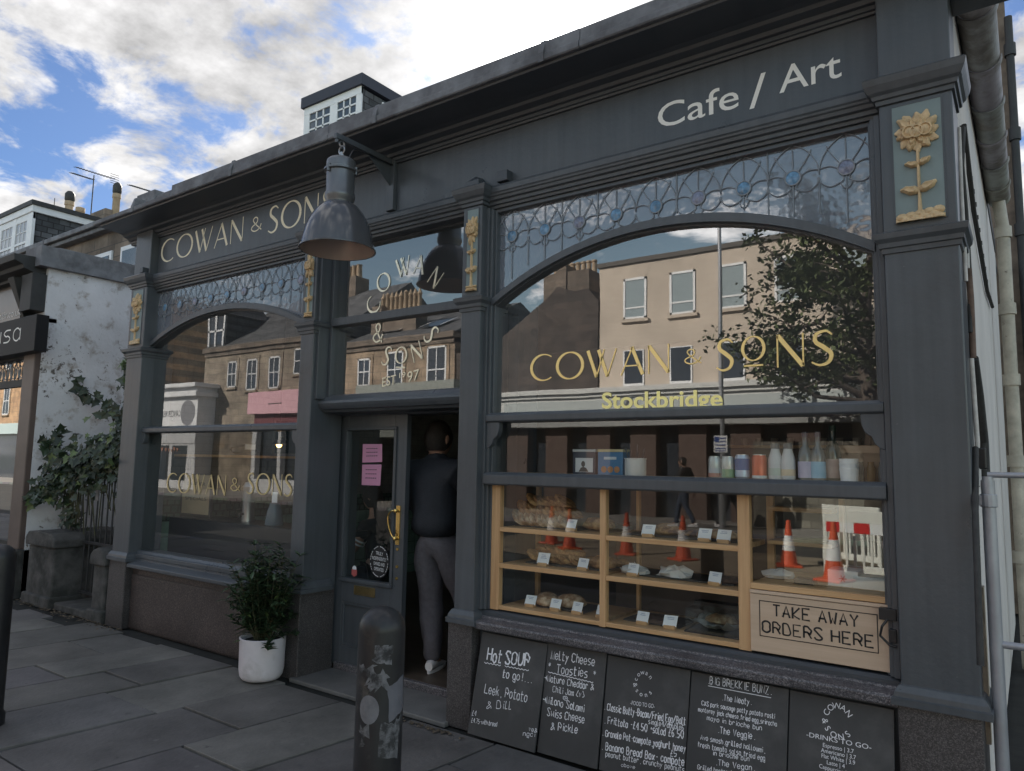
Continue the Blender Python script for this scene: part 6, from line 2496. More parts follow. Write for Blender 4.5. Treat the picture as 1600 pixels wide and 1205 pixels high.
mb.box(-16, SX - .26, 3.0, 3.1, 0, 3.4)
mb.box(-16, SX - .26, .2, 3.0, .0, .05)
mb.box(-16.1, -16, .02, 5, 0, 3.6)
build('inner_wall', mb, M['interior'], sal)

# gate piers, railing gate, step
for (x0, x1, y0, y1, h, lab) in ((-8.62, -7.98, -.06, .62, .74, 'low weathered stone gate pier against the white wall, its top sloping'), (-7.24, -6.965, -.04, .34, .66, 'narrow flaking stone gate pier beside the cafe pilaster')):
    t = thing('gate_pier', lab, 'pier', ((x0 + x1) / 2, (y0 + y1) / 2, 0), group='stone gate piers')
    mb = MB()
    mb.box(x0 + .02, x1 - .02, y0 + .02, y1, -.02, h - .16)
    mb.box(x0, x1 + .01, y0 - .015, y1, -.02, .10)
    build('shaft', mb, M['gate_stone'], t, bevel=.018)
    mb = MB()
    xm = (x0 + x1) / 2
    mb.prism([(x0 - .01, h - .16), (x1 + .01, h - .16), (x1 + .01, h - .08), (x1 - .06, h - .02), (xm, h + .005), (x0 + .05, h - .02), (x0 - .01, h - .07)], y0 - .01, y1)
    build('coping', mb, M['gate_stone'], t, bevel=.018)
mb = MB()
mb.box(-8.0, -7.2, -.02, .5, -.02, .055)
build('gate_step', mb, M['gate_stone'], loc=(-7.6, .2, 0), bevel=.015, label='worn stone step between the two gate piers', cat='step')
gt = thing('iron_gate', 'rusty black iron railing gate with spear tops under the ivy', 'gate', (-7.6, .22, .06))
mb = MB()
for z in (1.33, .62):
    mb.box(-8.55, -6.96, .205, .235, z, z + .022)
mb.box(-7.98, -7.22, .205, .235, .12, .145)
build('rail', mb, M['iron'], gt)
for k in range(15):
    x = -8.50 + k * .108
    mb = MB()
    lo = .10 if x > -7.98 and x < -7.2 else .66
    mb.tube([(x, .22, lo), (x, .22, 1.40)], .0085, 8)
    mb.lathe([(.0085, 1.385), (.017, 1.395), (.009, 1.415), (.019, 1.435), (.011, 1.48), (.001, 1.53)], (x, .22, 0), 8)
    build('bar', mb, M['iron'], gt, smooth=40)
mb = MB()
c = atx(142, 760, -7.68)
mb.prism([(-7.755, 1.06), (-7.69, 1.06), (-7.69, 1.27), (-7.71, 1.30), (-7.74, 1.30), (-7.755, 1.27)], .195, .203)
build('lock_plate', mb, pm('grey_plate', (.22, .22, .23), .6, var=.2, vs=30), gt)
mb = MB()
mb.box(-8.60, -6.94, 2.4, 2.5, -.02, 2.3)
build('passage_wall', mb, M['gate_stone'], loc=(-7.8, 2.45, 0), label='dark mossy wall at the end of the passage behind the gate', cat='wall')

# ivy
ivm = attrm('ivy_leaves', .42, var=.25, vs=14, spec=.45)


def ivy_leaf(mb, p, d, n_, L, tint):
    """five-lobed leaf"""
    d, n_ = d.normalized(), n_.normalized()
    s = d.cross(n_).normalized()
    out = [(0, 0), (-.10, .42), (.22, .30), (.34, .52), (.52, .26), (1.0, 0), (.52, -.26), (.34, -.52), (.22, -.30), (-.10, -.42)]
    vs = [p + d * (a * L) + s * (b2 * L) + n_ * (abs(b2) * .22 * L - .12 * L * a * a) for a, b2 in out]
    vs.append(p + d * (.34 * L))
    mb.add(vs, [(i, (i + 1) % 10, 10) for i in range(10)], tint)


ri = random.Random(9)
mb, vm = MB(), MB()
iv = thing('ivy', 'dark green ivy spilling over the gate and up the peeling white wall', 'ivy', (-7.7, .25, .7))


def ivy_at(p, out, n, spread, size=(.05, .105)):
    for _ in range(int(n * 1.9)):
        q = p + Vector((ri.gauss(0, spread), ri.gauss(0, spread * .6), ri.gauss(0, spread)))
        d = Vector((ri.uniform(-1, 1), ri.uniform(-.9, .1), ri.uniform(-1.2, .3)))
        nn = out + Vector((ri.uniform(-.5, .5), ri.uniform(-.5, .5), ri.uniform(-.1, .8)))
        k = ri.uniform(.55, 1.4)
        tt = (.026 * k, .042 * k, .022 * k) if ri.random() > .10 else (.10 * k, .14 * k, .05 * k)
        ivy_leaf(mb, q, d, nn, ri.uniform(*size), tt)


out = Vector((.55, -1, .15))
for (x, y, z, n, sp) in ((-7.05, .22, 1.95, 60, .11), (-7.10, .20, 1.72, 90, .14), (-7.25, .20, 1.58, 90, .14), (-7.45, .18, 1.50, 80, .13), (-7.65, .16, 1.46, 70, .12), (-7.85, .14, 1.42, 60, .11), (-8.05, .12, 1.38, 60, .11), (-8.25, .10, 1.33, 50, .10),
                         (-8.42, .08, 1.26, 45, .10), (-8.50, .06, 1.15, 25, .08), (-7.12, .3, 2.08, 30, .10), (-7.0, .25, 2.25, 16, .06), (-7.02, .2, 1.35, 40, .12), (-7.3, .28, 1.40, 40, .14), (-8.3, .2, .95, 18, .09), (-8.15, .2, .80, 10, .08)):
    ivy_at(Vector((x, y, z)), out, n, sp)
# runners up the white wall
runs = [[(-7.35, .45, 1.80), (-7.8, .48, 1.90), (-8.2, .50, 2.05), (-8.6, .42, 2.22), (-8.84, .38, 2.36)], [(-7.2, .40, 2.0), (-7.5, .5, 2.12), (-7.7, .6, 2.2)], [(-8.2, .1, 1.4), (-8.4, .08, 1.62), (-8.50, .1, 1.80)], [(-8.3, .1, 1.4), (-8.55, .06, 1.6), (-8.70, .05, 1.68)], [(-7.0, .1, 2.2), (-7.02, .08, 2.42), (-7.0, .1, 2.55)], [(-8.4, .1, 1.2), (-8.62, .02, 1.1), (-8.72, -.02, .98)]]
for r in runs:
    P = [Vector(q) for q in _catmull([tuple(q) for q in r], 6)] if False else [Vector(q) for q in r]
    vm.tube(P, .006, 5)
    for a, b2 in zip(P, P[1:]):
        for j in range(5):
            ivy_at(a.lerp(b2, j / 5), Vector((.8, -.6, .2)), 2, .03, (.08, .13))
for k in range(26):
    x = ri.uniform(-8.5, -7.0)
    vm.tube([(x, .2, .7 + ri.uniform(0, .3)), (x + ri.uniform(-.1, .1), .18, 1.15), (x + ri.uniform(-.2, .2), .15, 1.5)], .006, 5)
build('leaves', mb, ivm, iv)
build('stems', vm, stem_m, iv)
# drift of dead leaves and grit along the foot of the walls
mb = MB()
for k in range(240):
    x = ri.uniform(-8.7, -6.5) if k < 200 else ri.uniform(-3.1, -2.6)
    y = -.06 - abs(ri.gauss(0, .05)) if k < 200 else -.14 - abs(ri.gauss(0, .02))
    s = ri.uniform(.006, .022)
    a = ri.uniform(0, 6.3)
    kk = ri.uniform(.5, 1.6)
    mb.add([(x + s * math.cos(a + q) * (1 if i % 2 else .6), y + s * math.sin(a + q), .004 + .006 * (i % 2)) for i, q in enumerate((0, 1.6, 3.1, 4.7))], [(0, 1, 2, 3)], (.13 * kk, .10 * kk, .07 * kk))
build('fallen_leaves', mb, attrm('dead_leaves', .8), kind='stuff', label='dead leaves and grit along the foot of the gate', cat='litter')

# ---- stone tenement behind, with its slated dormer
rt = thing('rear_tenement', 'sooty stone tenement behind the salon with a slate-cheeked white dormer', 'building', (-20, 6, 0))
mb = MB()
mb.box(-34, -12.2, 4.0, 11, 0, 6.45)
build('wall', mb, M['stone'], rt)
mb = MB()
mb.box(-34, -12.1, 3.82, 4.05, 6.40, 6.50)
mb.box(-34, -12.1, 3.74, 4.05, 6.50, 6.62)
build('eaves_gutter', mb, M['lead'], rt, bevel=.02)
mb = MB()
mb.extx([(3.95, 6.55), (7.5, 8.95), (11, 6.55)], -34, -12.2)
build('roof', mb, M['slate_x'], rt)
for k, x in enumerate((-16.6, -15.0)):
    fw = build('window', (lambda m: (m.box(x - .6, x + .6, 3.96, 4.02, 4.3, 5.95), m)[-1])(MB()), M['whitepaint'], rt)
    mb = MB()
    mb.box(x - .5, x + .5, 3.945, 3.965, 4.4, 5.85)
    build('pane', mb, M['darkpane'], fw)
dm = build('dormer', (lambda m: (m.box(-30, -23.15, 5.02, 7.4, 6.9, 8.55), m)[-1])(MB()), [M['slate']], rt)
mb = MB()
mb.box(-30.2, -23.02, 4.90, 7.6, 8.70, 8.83)
build('dormer_roof', mb, M['soot'], dm)
mb = MB()
mb.box(-30.15, -23.07, 4.94, 7.5, 8.50, 8.70)
mb.box(-23.45, -23.10, 4.97, 5.06, 6.9, 8.5)
for x in (-24.35, -25.4, -26.4, -27.6, -28.6):
    mb.box(x - .12, x + .12, 4.97, 5.06, 6.9, 8.5)
mb.box(-30, -23.1, 4.98, 5.06, 8.30, 8.5)
build('dormer_frame', mb, M['whitepaint'], dm, bevel=.01)
curt = pm('net_curtain_pane', (.30, .30, .32), .12, spec=.8)
for x0, x1 in ((-24.23, -23.45), (-25.28, -24.47), (-26.28, -25.52), (-27.48, -26.52), (-28.48, -27.72)):
    mb = MB()
    mb.box(x0, x1, 5.0, 5.012, 6.9, 8.3)
    mb.cur = 1
    for z in (7.62,):
        mb.box(x0, x1, 4.975, 5.0, z, z + .07)
    for z in (7.25, 7.98):
        mb.box(x0, x1, 4.985, 5.0, z, z + .025)
    for u in (1 / 3, 2 / 3):
        mb.box(x0 + (x1 - x0) * u - .013, x0 + (x1 - x0) * u + .013, 4.985, 5.0, 6.9, 8.3)
    build('dormer_window', mb, [curt, M['whitepaint']], dm)
mb = MB()
mb.box(at(100, 338, 7.7).x, at(134, 338, 7.7).x, 7.7, 8.4, 8.0, at(116, 341, 7.7).z)
mb.box(at(141, 335, 7.7).x, at(164, 335, 7.7).x, 7.7, 8.4, 8.0, at(152, 330, 7.7).z)
mb.box(at(172, 335, 7.7).x, at(196, 335, 7.7).x, 7.7, 8.4, 8.0, at(183, 340, 7.7).z)
build('chimney_stack', mb, M['stone'], rt)
kp = (8.05 - CAM.y)
for i, (px, pt, pb, cap, wid) in enumerate(((109, 312, 332, True, 12), (126, 322, 338, False, 12), (183, 300, 328, True, 11))):
    a, b2 = at(px, pt, 8.05), at(px, pb + 8, 8.05)
    r = wid / 2 / F_PX * (a - CAM).dot(FWD)
    cp = build('chimney_pot', (lambda m: (m.lathe([(r * 1.05, b2.z - 1.0), (r * .95, a.z - .25), (r * 1.15, a.z - .22), (r * 1.1, a.z - .08), (r * .8, a.z - .06), (.01, a.z - .05)], (a.x, 8.05, 0), 18), m)[-1])(MB()), M['terracotta'], rt, smooth=40)
    if cap:
        mb = MB()
        mb.lathe([(r * .9, a.z - .08), (r * 1.2, a.z - .02), (r * 1.2, a.z + .2), (r * .7, a.z + .3), (.01, a.z + .31)], (a.x, 8.05, 0), 14)
        build('pot_cowl', mb, M['soot'], cp, smooth=40)


def aerial(name_label, mast, zb, booms, y):
    t = thing('tv_aerial', name_label, 'aerial', (mast.x, y, zb))
    mb = MB()
    mb.tube([(mast.x, y, zb), (mast.x, y, mast.z)], .022, 6)
    build('mast', mb, M['soot'], t)
    for a, b2, refl in booms:
        mb = MB()
        mb.tube([a, b2], .016, 5)
        n = 13
        d = (b2 - a).normalized()
        s = Vector((-d.y * .3, .9, .25)).normalized() * .10
        for k in range(n):
            p = a.lerp(b2, (k + .3) / n)
            mb.tube([p - s, p + s], .010, 4)
        if refl:
            for q in (-.16, -.08, 0, .08, .16):
                mb.tube([b2 + Vector((0, -.15, q)), b2 + Vector((0, .15, q))], .010, 4)
        build('yagi_boom', mb, M['soot'], t)


ya = 8.6
aerial('TV aerial with two long combs on a tall mast among the chimney pots', at(147, 274, ya), 8.6,
       [(at(118, 261, ya), at(179, 280, ya), True), (at(111, 270, ya), at(146, 281, ya), False)], ya)
aerial('TV aerial of which one comb shows beside the parapet block', at(235, 301, ya), 8.6, [(at(202, 289, ya), at(238, 300, ya), False)], ya)
mb = MB()
p = at(85, 318, 7)
mb.tube([(p.x, 7, 8.7), (p.x, 7, at(85, 310, 7).z)], .015, 5)
build('vent_rod', mb, M['soot'], rt)

# ---- attic dormer behind the cafe
rb = thing('rear_house', 'tall house behind the cafe with a white attic dormer peeping over the cornice', 'building', (-14, 9, 0))
mb = MB()
mb.box(-19, -9, 6.2, 14, 0, 8.0)
build('wall', mb, M['stone'], rb)
mb = MB()
mb.extx([(6.0, 8.0), (8.1, 9.72), (13, 9.72), (14.2, 8.0)], -19, -9)
build('roof', mb, M['slate_x'], rb)
y0 = 8.02
A_, B_ = at(478, 153, y0), at(567, 119, y0)
zt = 10.80
d2 = build('attic_dormer', (lambda m: (m.box(A_.x, B_.x, y0 + .02, y0 + 3.3, 9.4, zt - .28), m)[-1])(MB()), M['slate'], rb)
mb = MB()
mb.box(A_.x - .06, B_.x + .08, y0 - .10, y0 + 3.5, zt - .22, zt + .06)
build('dormer_roof', mb, pm('dark_felt_edge', (.035, .04, .06), .7), d2)
mb = MB()
w = B_.x - A_.x
for xa, xb in ((A_.x, A_.x + .22), (A_.x + .47 * w, A_.x + .60 * w), (B_.x - .18, B_.x)):
    mb.box(xa, xb, y0 - .03, y0 + .04, 9.4, zt - .22)
mb.box(A_.x, B_.x, y0 - .035, y0 + .04, zt - .42, zt - .22)
mb.box(B_.x - .0, B_.x + .03, y0 + .65, y0 + 2.3, 9.4, zt - .35)
build('dormer_frame', mb, M['whitepaint'], d2, bevel=.008)
for xa, xb in ((A_.x + .22, A_.x + .47 * w), (A_.x + .60 * w, B_.x - .18)):
    mb = MB()
    mb.box(xa, xb, y0 + .0, y0 + .012, 9.4, zt - .42)
    mb.cur = 1
    for u in (1 / 3, 2 / 3):
        mb.box(xa + (xb - xa) * u - .02, xa + (xb - xa) * u + .02, y0 - .02, y0, 9.4, zt - .42)
    for z in (9.95, 10.18):
        mb.box(xa, xb, y0 - .02, y0, z - .02, z + .02)
    build('dormer_window', mb, [M['darkpane'], M['whitepaint']], d2)
mb = MB()
mb.box(B_.x + .03, B_.x + .04, y0 + .78, y0 + 2.15, 9.4, zt - .48)
build('cheek_window', mb, pm('pale_blind', (.42, .42, .45), .3), d2)
mb = MB()
p = at(618, 156, 11.0)
mb.lathe([(.12, p.z - 1.4), (.12, p.z - .1), (.17, p.z - .08), (.17, p.z + .03), (.01, p.z + .08)], (p.x - .15, 11.0, 0), 14)
build('roof_vent', mb, pm('green_vent', (.06, .09, .07), .6), rb)

# ================================================================== THE RIGHT-HAND SIDE
gtr = thing('rain_gutter', 'big half-round rain gutter running back along the cafe side wall', 'gutter', (-.11, 2, 3.8))
gx, gz, gr = -.112, 3.80, .084
segs_ = [-.7, .05, .62, 1.2, 1.75, 2.3, 2.8, 3.3, 3.75]
for i in range(len(segs_) - 1):
    mb = MB()
    for (ya, yb, r) in ((segs_[i] + .004, segs_[i + 1] - .004, gr), (segs_[i] - .01, segs_[i] + .05, gr + .010)):
        out_ = [(gx + r * math.cos(math.radians(q)), gz + r * math.sin(math.radians(q))) for q in range(176, 365, 9)]
        in_ = [(gx + (r - .006) * math.cos(math.radians(q)), gz + (r - .006) * math.sin(math.radians(q))) for q in range(176, 365, 9)]
        k = len(out_)
        vs = [(x, ya, z) for x, z in out_] + [(x, yb, z) for x, z in out_] + [(x, ya, z) for x, z in in_] + [(x, yb, z) for x, z in in_]
        fs = []
        for q in range(k - 1):
            fs += [(q, q + 1, k + q + 1, k + q), (2 * k + q + 1, 2 * k + q, 3 * k + q, 3 * k + q + 1), (q + 1, q, 2 * k + q, 2 * k + q + 1), (k + q, k + q + 1, 3 * k + q + 1, 3 * k + q)]
        fs += [(0, k, 3 * k, 2 * k), (k - 1, 3 * k - 1, 4 * k - 1, 2 * k - 1)]
        mb.add(vs, fs)
    build('gutter_length', mb, pm('weathered_gutter_%d' % i, tuple(RND.uniform(.30, .38) * q for q in (1, .97, .90)), .55, var=.25, vs=7, col2=(.20, .18, .16), c2s=5), gtr)
mb = MB()
mb.tube([(gx + .0, 3.62, 3.74), (gx + .01, 3.62, 3.60), (gx + .02, 3.64, 3.50), (gx + .02, 3.64, 2.2)], .048, 14)
mb.tube([(gx + .02, 3.64, 2.2), (gx + .03, 3.64, 0.0)], .048, 14)
for z in (3.42, 2.78, 2.2, 1.55, .8):
    mb.tube([(gx + .02, 3.64, z), (gx + .02, 3.64, z + .09)], .062, 14)
build('downpipe', mb, pm('cream_painted_pipe', (.46, .42, .35), .5, var=.25, vs=9, col2=(.15, .12, .10), c2s=12, lo=.62, hi=.7), gtr, smooth=50)
mb = MB()
mb.box(-.205, -.19, .1, 5.5, 3.78, 3.90)
build('gutter_board', mb, M['soot'], gtr)
# cables and conduits on the side wall
cb_ = thing('wall_cables', 'tangle of old cables and conduits down the white side wall', 'cables', (-.18, .5, 2.0))
cabm = pm('dusty_black_cable', (.035, .034, .034), .7, var=.3, vs=30)
cw = pm('painted_conduit', (.55, .52, .50), .6, var=.2, vs=20)
for r, m_, P in ((.010, cabm, [(1504, 200), (1501, 260), (1507, 330), (1512, 420), (1516, 520)]), (.012, cabm, [(1504, 196), (1511, 260), (1520, 330), (1531, 400), (1541, 455), (1549, 480)]), (.008, cw, [(1499, 200), (1502, 300), (1505, 370), (1508, 440)]), (.008, cw, [(1505, 240), (1508, 320), (1511, 420)]),
                 (.013, pm('rusty_conduit', (.14, .09, .07), .8, var=.4, vs=14), [(1511, 420), (1514, 470), (1518, 560)]), (.018, cabm, [(1518, 560), (1525, 620), (1533, 690), (1536, 760)]), (.010, cw, [(1517, 560), (1525, 690), (1527, 760)]), (.012, cabm, [(1522, 700), (1522, 800), (1527, 960), (1530, 1040)])):
    mb = MB()
    pts = [atx(a, b2, -.187) for a, b2 in P]
    for p in pts:
        p.x = -.197 + r + RND.uniform(0, .006)
    mb.tube(pts, r, 8)
    build('cable', mb, m_, cb_, smooth=50)
mb = MB()
for k in range(14):
    u = k / 13
    p = atx(1504 + 40 * u, 200 + 260 * u, -.187)
    mb.box(-.198, -.176, p.y - .006, p.y + .006, p.z - .012, p.z + .012)
build('cable_clips', mb, cabm, cb_)
p = atx(1525, 715, -.19)
mb = MB()
mb.box(-.198, -.15, p.y - .05, p.y + .06, p.z - .05, p.z + .04)
build('junction_box', mb, M['black'], cb_, bevel=.006)
mb = MB()
mb.box(-.1975, -.176, .10, .16, .45, 1.05)
build('timber_batten', mb, pm('bare_timber', (.42, .36, .28), .8, var=.3, vs=12), cb_)
# metal railing at the alley mouth
rl = thing('metal_barrier', 'grey tubular metal barrier across the alley mouth at the right edge', 'barrier', (.4, .05, 0))
galv = pm('galvanised_tube', (.36, .37, .41), .42, metal=.45, var=.1, vs=12)
ry = .06
mb = MB()
mb.tube([(-.142, ry, 0), (-.142, ry, 1.475)], .024, 14)
mb.tube([(-.142, ry, 1.475), (-.142, ry, 1.49)], .020, 14)
build('end_post', mb, galv, rl, smooth=50)
mb = MB()
for z, r in ((1.497, .012), (.845, .014)):
    mb.tube([(-.142, ry, z), (1.6, ry, z)], r, 10)
build('rail', mb, galv, rl, smooth=50)
for k in range(8):
    x = -.012 + k * .19
    mb = MB()
    mb.tube([(x, ry, .02), (x, ry, .835)], .010, 8)
    build('upright', mb, galv, rl, smooth=50)
mb = MB()
mb.tube([(-.142, ry, 1.37), (-.142, ry, 1.42)], .030, 14)
mb.box(-.185, -.155, ry - .02, ry + .02, 1.375, 1.415)
build('clamp', mb, galv, rl, bevel=.003)
# stone house end beyond with a black vent pipe, and the dark building closing the alley
eh = thing('stone_house_end', 'rough brown stone house end rising behind the gutter', 'building', (-2, 8, 0))
mb = MB()
mb.box(-4.5, -.05, 6.3, 12, 0, 7.6)
build('wall', mb, coursed('brown_rubble', (.16, .12, .095), (.11, .085, .07), (.07, .06, .05), .35, .2, axis='y'), eh)
mb = MB()
mb.box(-4.6, .01, 6.24, 6.3, 0, 7.6)
build('quoin', mb, pm('quoin_stone', (.17, .13, .10), .9, var=.35, vs=6, bump=.6, bs=14), eh)
mb = MB()
for z in (2.0, 4.1, 5.2, 6.2):
    mb.tube([(.035, 6.15, z), (.035, 6.15, z + .14)], .058, 12)
ptop = at(1571, 28, 6.15).z
mb.tube([(.035, 6.15, 0), (.035, 6.15, ptop)], .040, 12)
build('vent_pipe', mb, M['soot'], eh, smooth=50)
mb = MB()
mb.box(.12, 9, 9.0, 15, 0, 4.75)
ab = thing('alley_building', 'dark building closing the alley at the right edge', 'building', (3, 10, 0))
build('wall', mb, coursed('dark_brick', (.06, .045, .04), (.045, .035, .032), (.03, .03, .03), .22, .08), ab)
mb = MB()
mb.box(.1, 9.1, 8.9, 15, 4.75, 4.85)
build('coping', mb, M['soot'], ab)

# ================================================================== ACROSS THE STREET (mirrored in the windows)
S0 = 17.0


def opp_house(name, label, x0, x1, zt, mat, wins, depth=9.0, cornice=None, frame=M['whitepaint'], pane=M['darkpane'], sashes=True, cat='building', surround=None):
    t = thing(name, label, cat, ((x0 + x1) / 2, -S0 - depth / 2, 0))
    mb = MB()
    mb.box(x0, x1, -S0 - depth, -S0, -.1, zt)
    build('wall', mb, mat, t)
    if cornice:
        mb = MB()
        mb.box(x0 - .05, x1 + .05, -S0 - .5, -S0 + .18, zt - .12, zt + .12)
        mb.box(x0, x1, -S0 - .5, -S0 + .08, zt - .32, zt - .12)
        build('cornice', mb, cornice, t, bevel=.02)
    for (xc, zc, w, h) in wins:
        mb = MB()
        e = .07
        for q in ((xc - w / 2, xc - w / 2 + e, zc - h / 2, zc + h / 2), (xc + w / 2 - e, xc + w / 2, zc - h / 2, zc + h / 2), (xc - w / 2, xc + w / 2, zc + h / 2 - e, zc + h / 2), (xc - w / 2, xc + w / 2, zc - h / 2, zc - h / 2 + e)):
            mb.box(q[0], q[1], -S0 - .02, -S0 + .035, q[2], q[3])
        if sashes == 'low':
            mb.box(xc - w / 2, xc + w / 2, -S0 - .01, -S0 + .03, zc - h * .24, zc - h * .24 + .05)
        elif sashes:
            mb.box(xc - w / 2, xc + w / 2, -S0 - .01, -S0 + .03, zc, zc + .05)
            mb.box(xc - .02, xc + .02, -S0 - .01, -S0 + .025, zc - h / 2, zc + h / 2)
        f_ = build('window', mb, frame, t)
        mb = MB()
        mb.box(xc - w / 2 + .03, xc + w / 2 - .03, -S0 + .002, -S0 + .012, zc - h / 2 + .03, zc + h / 2 - .03)
        build('pane', mb, pane, f_)
        mb = MB()
        mb.box(xc - w / 2 - .08, xc + w / 2 + .08, -S0, -S0 + .10, zc - h / 2 - .10, zc - h / 2)
        if surround:
            mb.box(xc - w / 2 - .14, xc - w / 2, -S0, -S0 + .03, zc - h / 2, zc + h / 2 + .16)
            mb.box(xc + w / 2, xc + w / 2 + .14, -S0, -S0 + .03, zc - h / 2, zc + h / 2 + .16)
            mb.box(xc - w / 2, xc + w / 2, -S0, -S0 + .03, zc + h / 2, zc + h / 2 + .16)
        build('sill', mb, surround or mat, f_)
    return t


beige = pm('beige_render', (.53, .455, .38), .9, var=.14, vs=.8, bump=.1, bs=8)
skypane = pm('sky_lit_pane', (.30, .36, .38), .10, spec=1.0)  # pale sky reflection put into the pane colour
wn_ = []
for k in range(4):
    wn_.append((-10.0 + 1.58 * k, 6.80, .80, 1.34))
wn2 = [(-10.06 + 1.58 * k, 4.45, .72, 1.35) for k in range(4)]
bg_ = opp_house('flat_roofed_building', 'flat-roofed beige building across the street above a white shopfront', -11.28, -2.4, 7.96, beige, wn_ + [(-3.6, 6.8, .8, 1.34)], pane=skypane, sashes='low')
for (xc, zc, w, h) in wn2:
    mb = MB()
    mb.box(xc - w / 2, xc + w / 2, -S0 - .02, -S0 + .035, zc - h / 2, zc + h / 2)
    f_ = build('window', mb, M['whitepaint'], bg_)
    mb = MB()
    mb.box(xc - w / 2 + .05, xc + w / 2 - .05, -S0 + .03, -S0 + .042, zc - h / 2 + .3, zc + h / 2 - .03)
    build('pane', mb, M['darkpane'], f_)
mb = MB()
mb.box(-11.34, -2.34, -S0 - 9, -S0 + .07, 7.96, 8.10)
build('coping', mb, pm('dark_coping', (.10, .09, .08), .8), bg_)
# white shopfront below
ws = thing('white_shopfront', 'long white shopfront fascia and dark brown shop panels across the street', 'shop', (-9.4, -S0 + .6, 0))
mb = MB()
mb.box(-15.3, -3.45, -S0 + .02, -S0 + .75, 3.62, 3.74)
mb.box(-15.35, -3.4, -S0 + .02, -S0 + .85, 3.74, 3.90)
mb.box(-15.0, -3.5, -S0 + .02, -S0 + .66, 2.86, 3.62)
mb.box(-15.2, -3.45, -S0 + .02, -S0 + .80, 2.70, 2.86)
build('fascia', mb, pm('off_white_shop_paint', (.50, .51, .50), .5, var=.08), ws, bevel=.01)
mb = MB()
mb.box(-14.6, -3.8, -S0 + .66, -S0 + .67, 2.95, 3.52)
build('sign_field', mb, pm('pale_green_grey', (.36, .40, .40), .5), ws)
mb = MB()
mb.tube([(-9.6 + .42 * math.cos(k * .3), -S0 + .675, 3.22 + .42 * math.sin(k * .3)) for k in range(0, 12)], .05, 6)
build('sign_emblem', mb, pm('grey_emblem', (.25, .27, .28), .5), ws)
brp = pm('brown_shop_panel', (.13, .085, .07), .5, var=.1, vs=3)
for k in range(7):
    x = -14.6 + k * 1.55
    mb = MB()
    mb.box(x, x + .85, -S0 + .02, -S0 + .45, -.05, 2.70)
    build('shop_pier', mb, brp, ws, bevel=.02)
    mb = MB()
    mb.box(x + .85, x + 1.55, -S0 + .02, -S0 + .12, -.05, 2.70)
    build('shop_window', mb, M['darkpane'], ws)
mb = MB()
mb.box(-16.35, -15.4, -S0 + .02, -S0 + 1.1, 2.6, 3.5)
hang = build('hanging_sign', mb, pm('grey_sign', (.20, .23, .25), .4), ws)
mb = MB()
vsx, fsx, wx_ = bfont('BMW')
mb.add([Vector((-15.5 - x / wx_ * .75, -S0 + 1.105, 2.72 + y * .38)) for x, y in bfont('3M')[0]], bfont('3M')[1])
build('sign_lettering', mb, M['whitepaint'], hang)

# dark gabled house
gh = thing('gabled_house', 'dark brown gabled house with a crowded chimney across the street', 'building', (-14, -S0 - 3, 0))
dkst = coursed('soot_brown_stone', (.085, .065, .055), (.06, .048, .042), (.05, .04, .035), .6, .28)
mb = MB()
mb.prism([(-17.4, -.1), (-11.35, -.1), (-11.35, 6.9), (-11.75, 7.35), (-12.2, 7.30), (-12.9, 7.55), (-13.4, 7.15), (-15.9, 5.6), (-17.4, 5.6)], -S0 - 8, -S0)
build('gable_wall', mb, dkst, gh)
mb = MB()
mb.box(-13.55, -11.75, -S0 - 1.5, -S0 - .1, 6.5, 8.05)
mb.box(-13.0, -12.6, -S0 - 1.0, -S0 - .05, 5.6, 8.3)
build('chimney_stack', mb, M['stone'], gh)
for k in range(8):
    mb = MB()
    mb.lathe([(.10, 8.0), (.085, 8.42), (.11, 8.45), (.10, 8.5), (.01, 8.5)], (-13.4 + k * .22, -S0 - .7, 0), 12)
    build('chimney_pot', mb, M['terracotta'], gh, smooth=40)
mb = MB()
mb.box(-16.6, -15.4, -S0 - .8, -S0 + .1, 6.0, 7.0)
mb.box(-16.7, -15.3, -S0 - 1.2, -S0 + .2, 7.0, 7.12)
mb.cur = 1
mb.box(-16.4, -15.6, -S0 + .1, -S0 + .12, 6.1, 6.9)
mb.cur = 2
for x in (-16.45, -16.03, -15.62):
    mb.box(x, x + .07, -S0 + .1, -S0 + .15, 6.05, 6.98)
build('dormer', mb, [M['slate_x'], M['darkpane'], M['whitepaint']], gh)

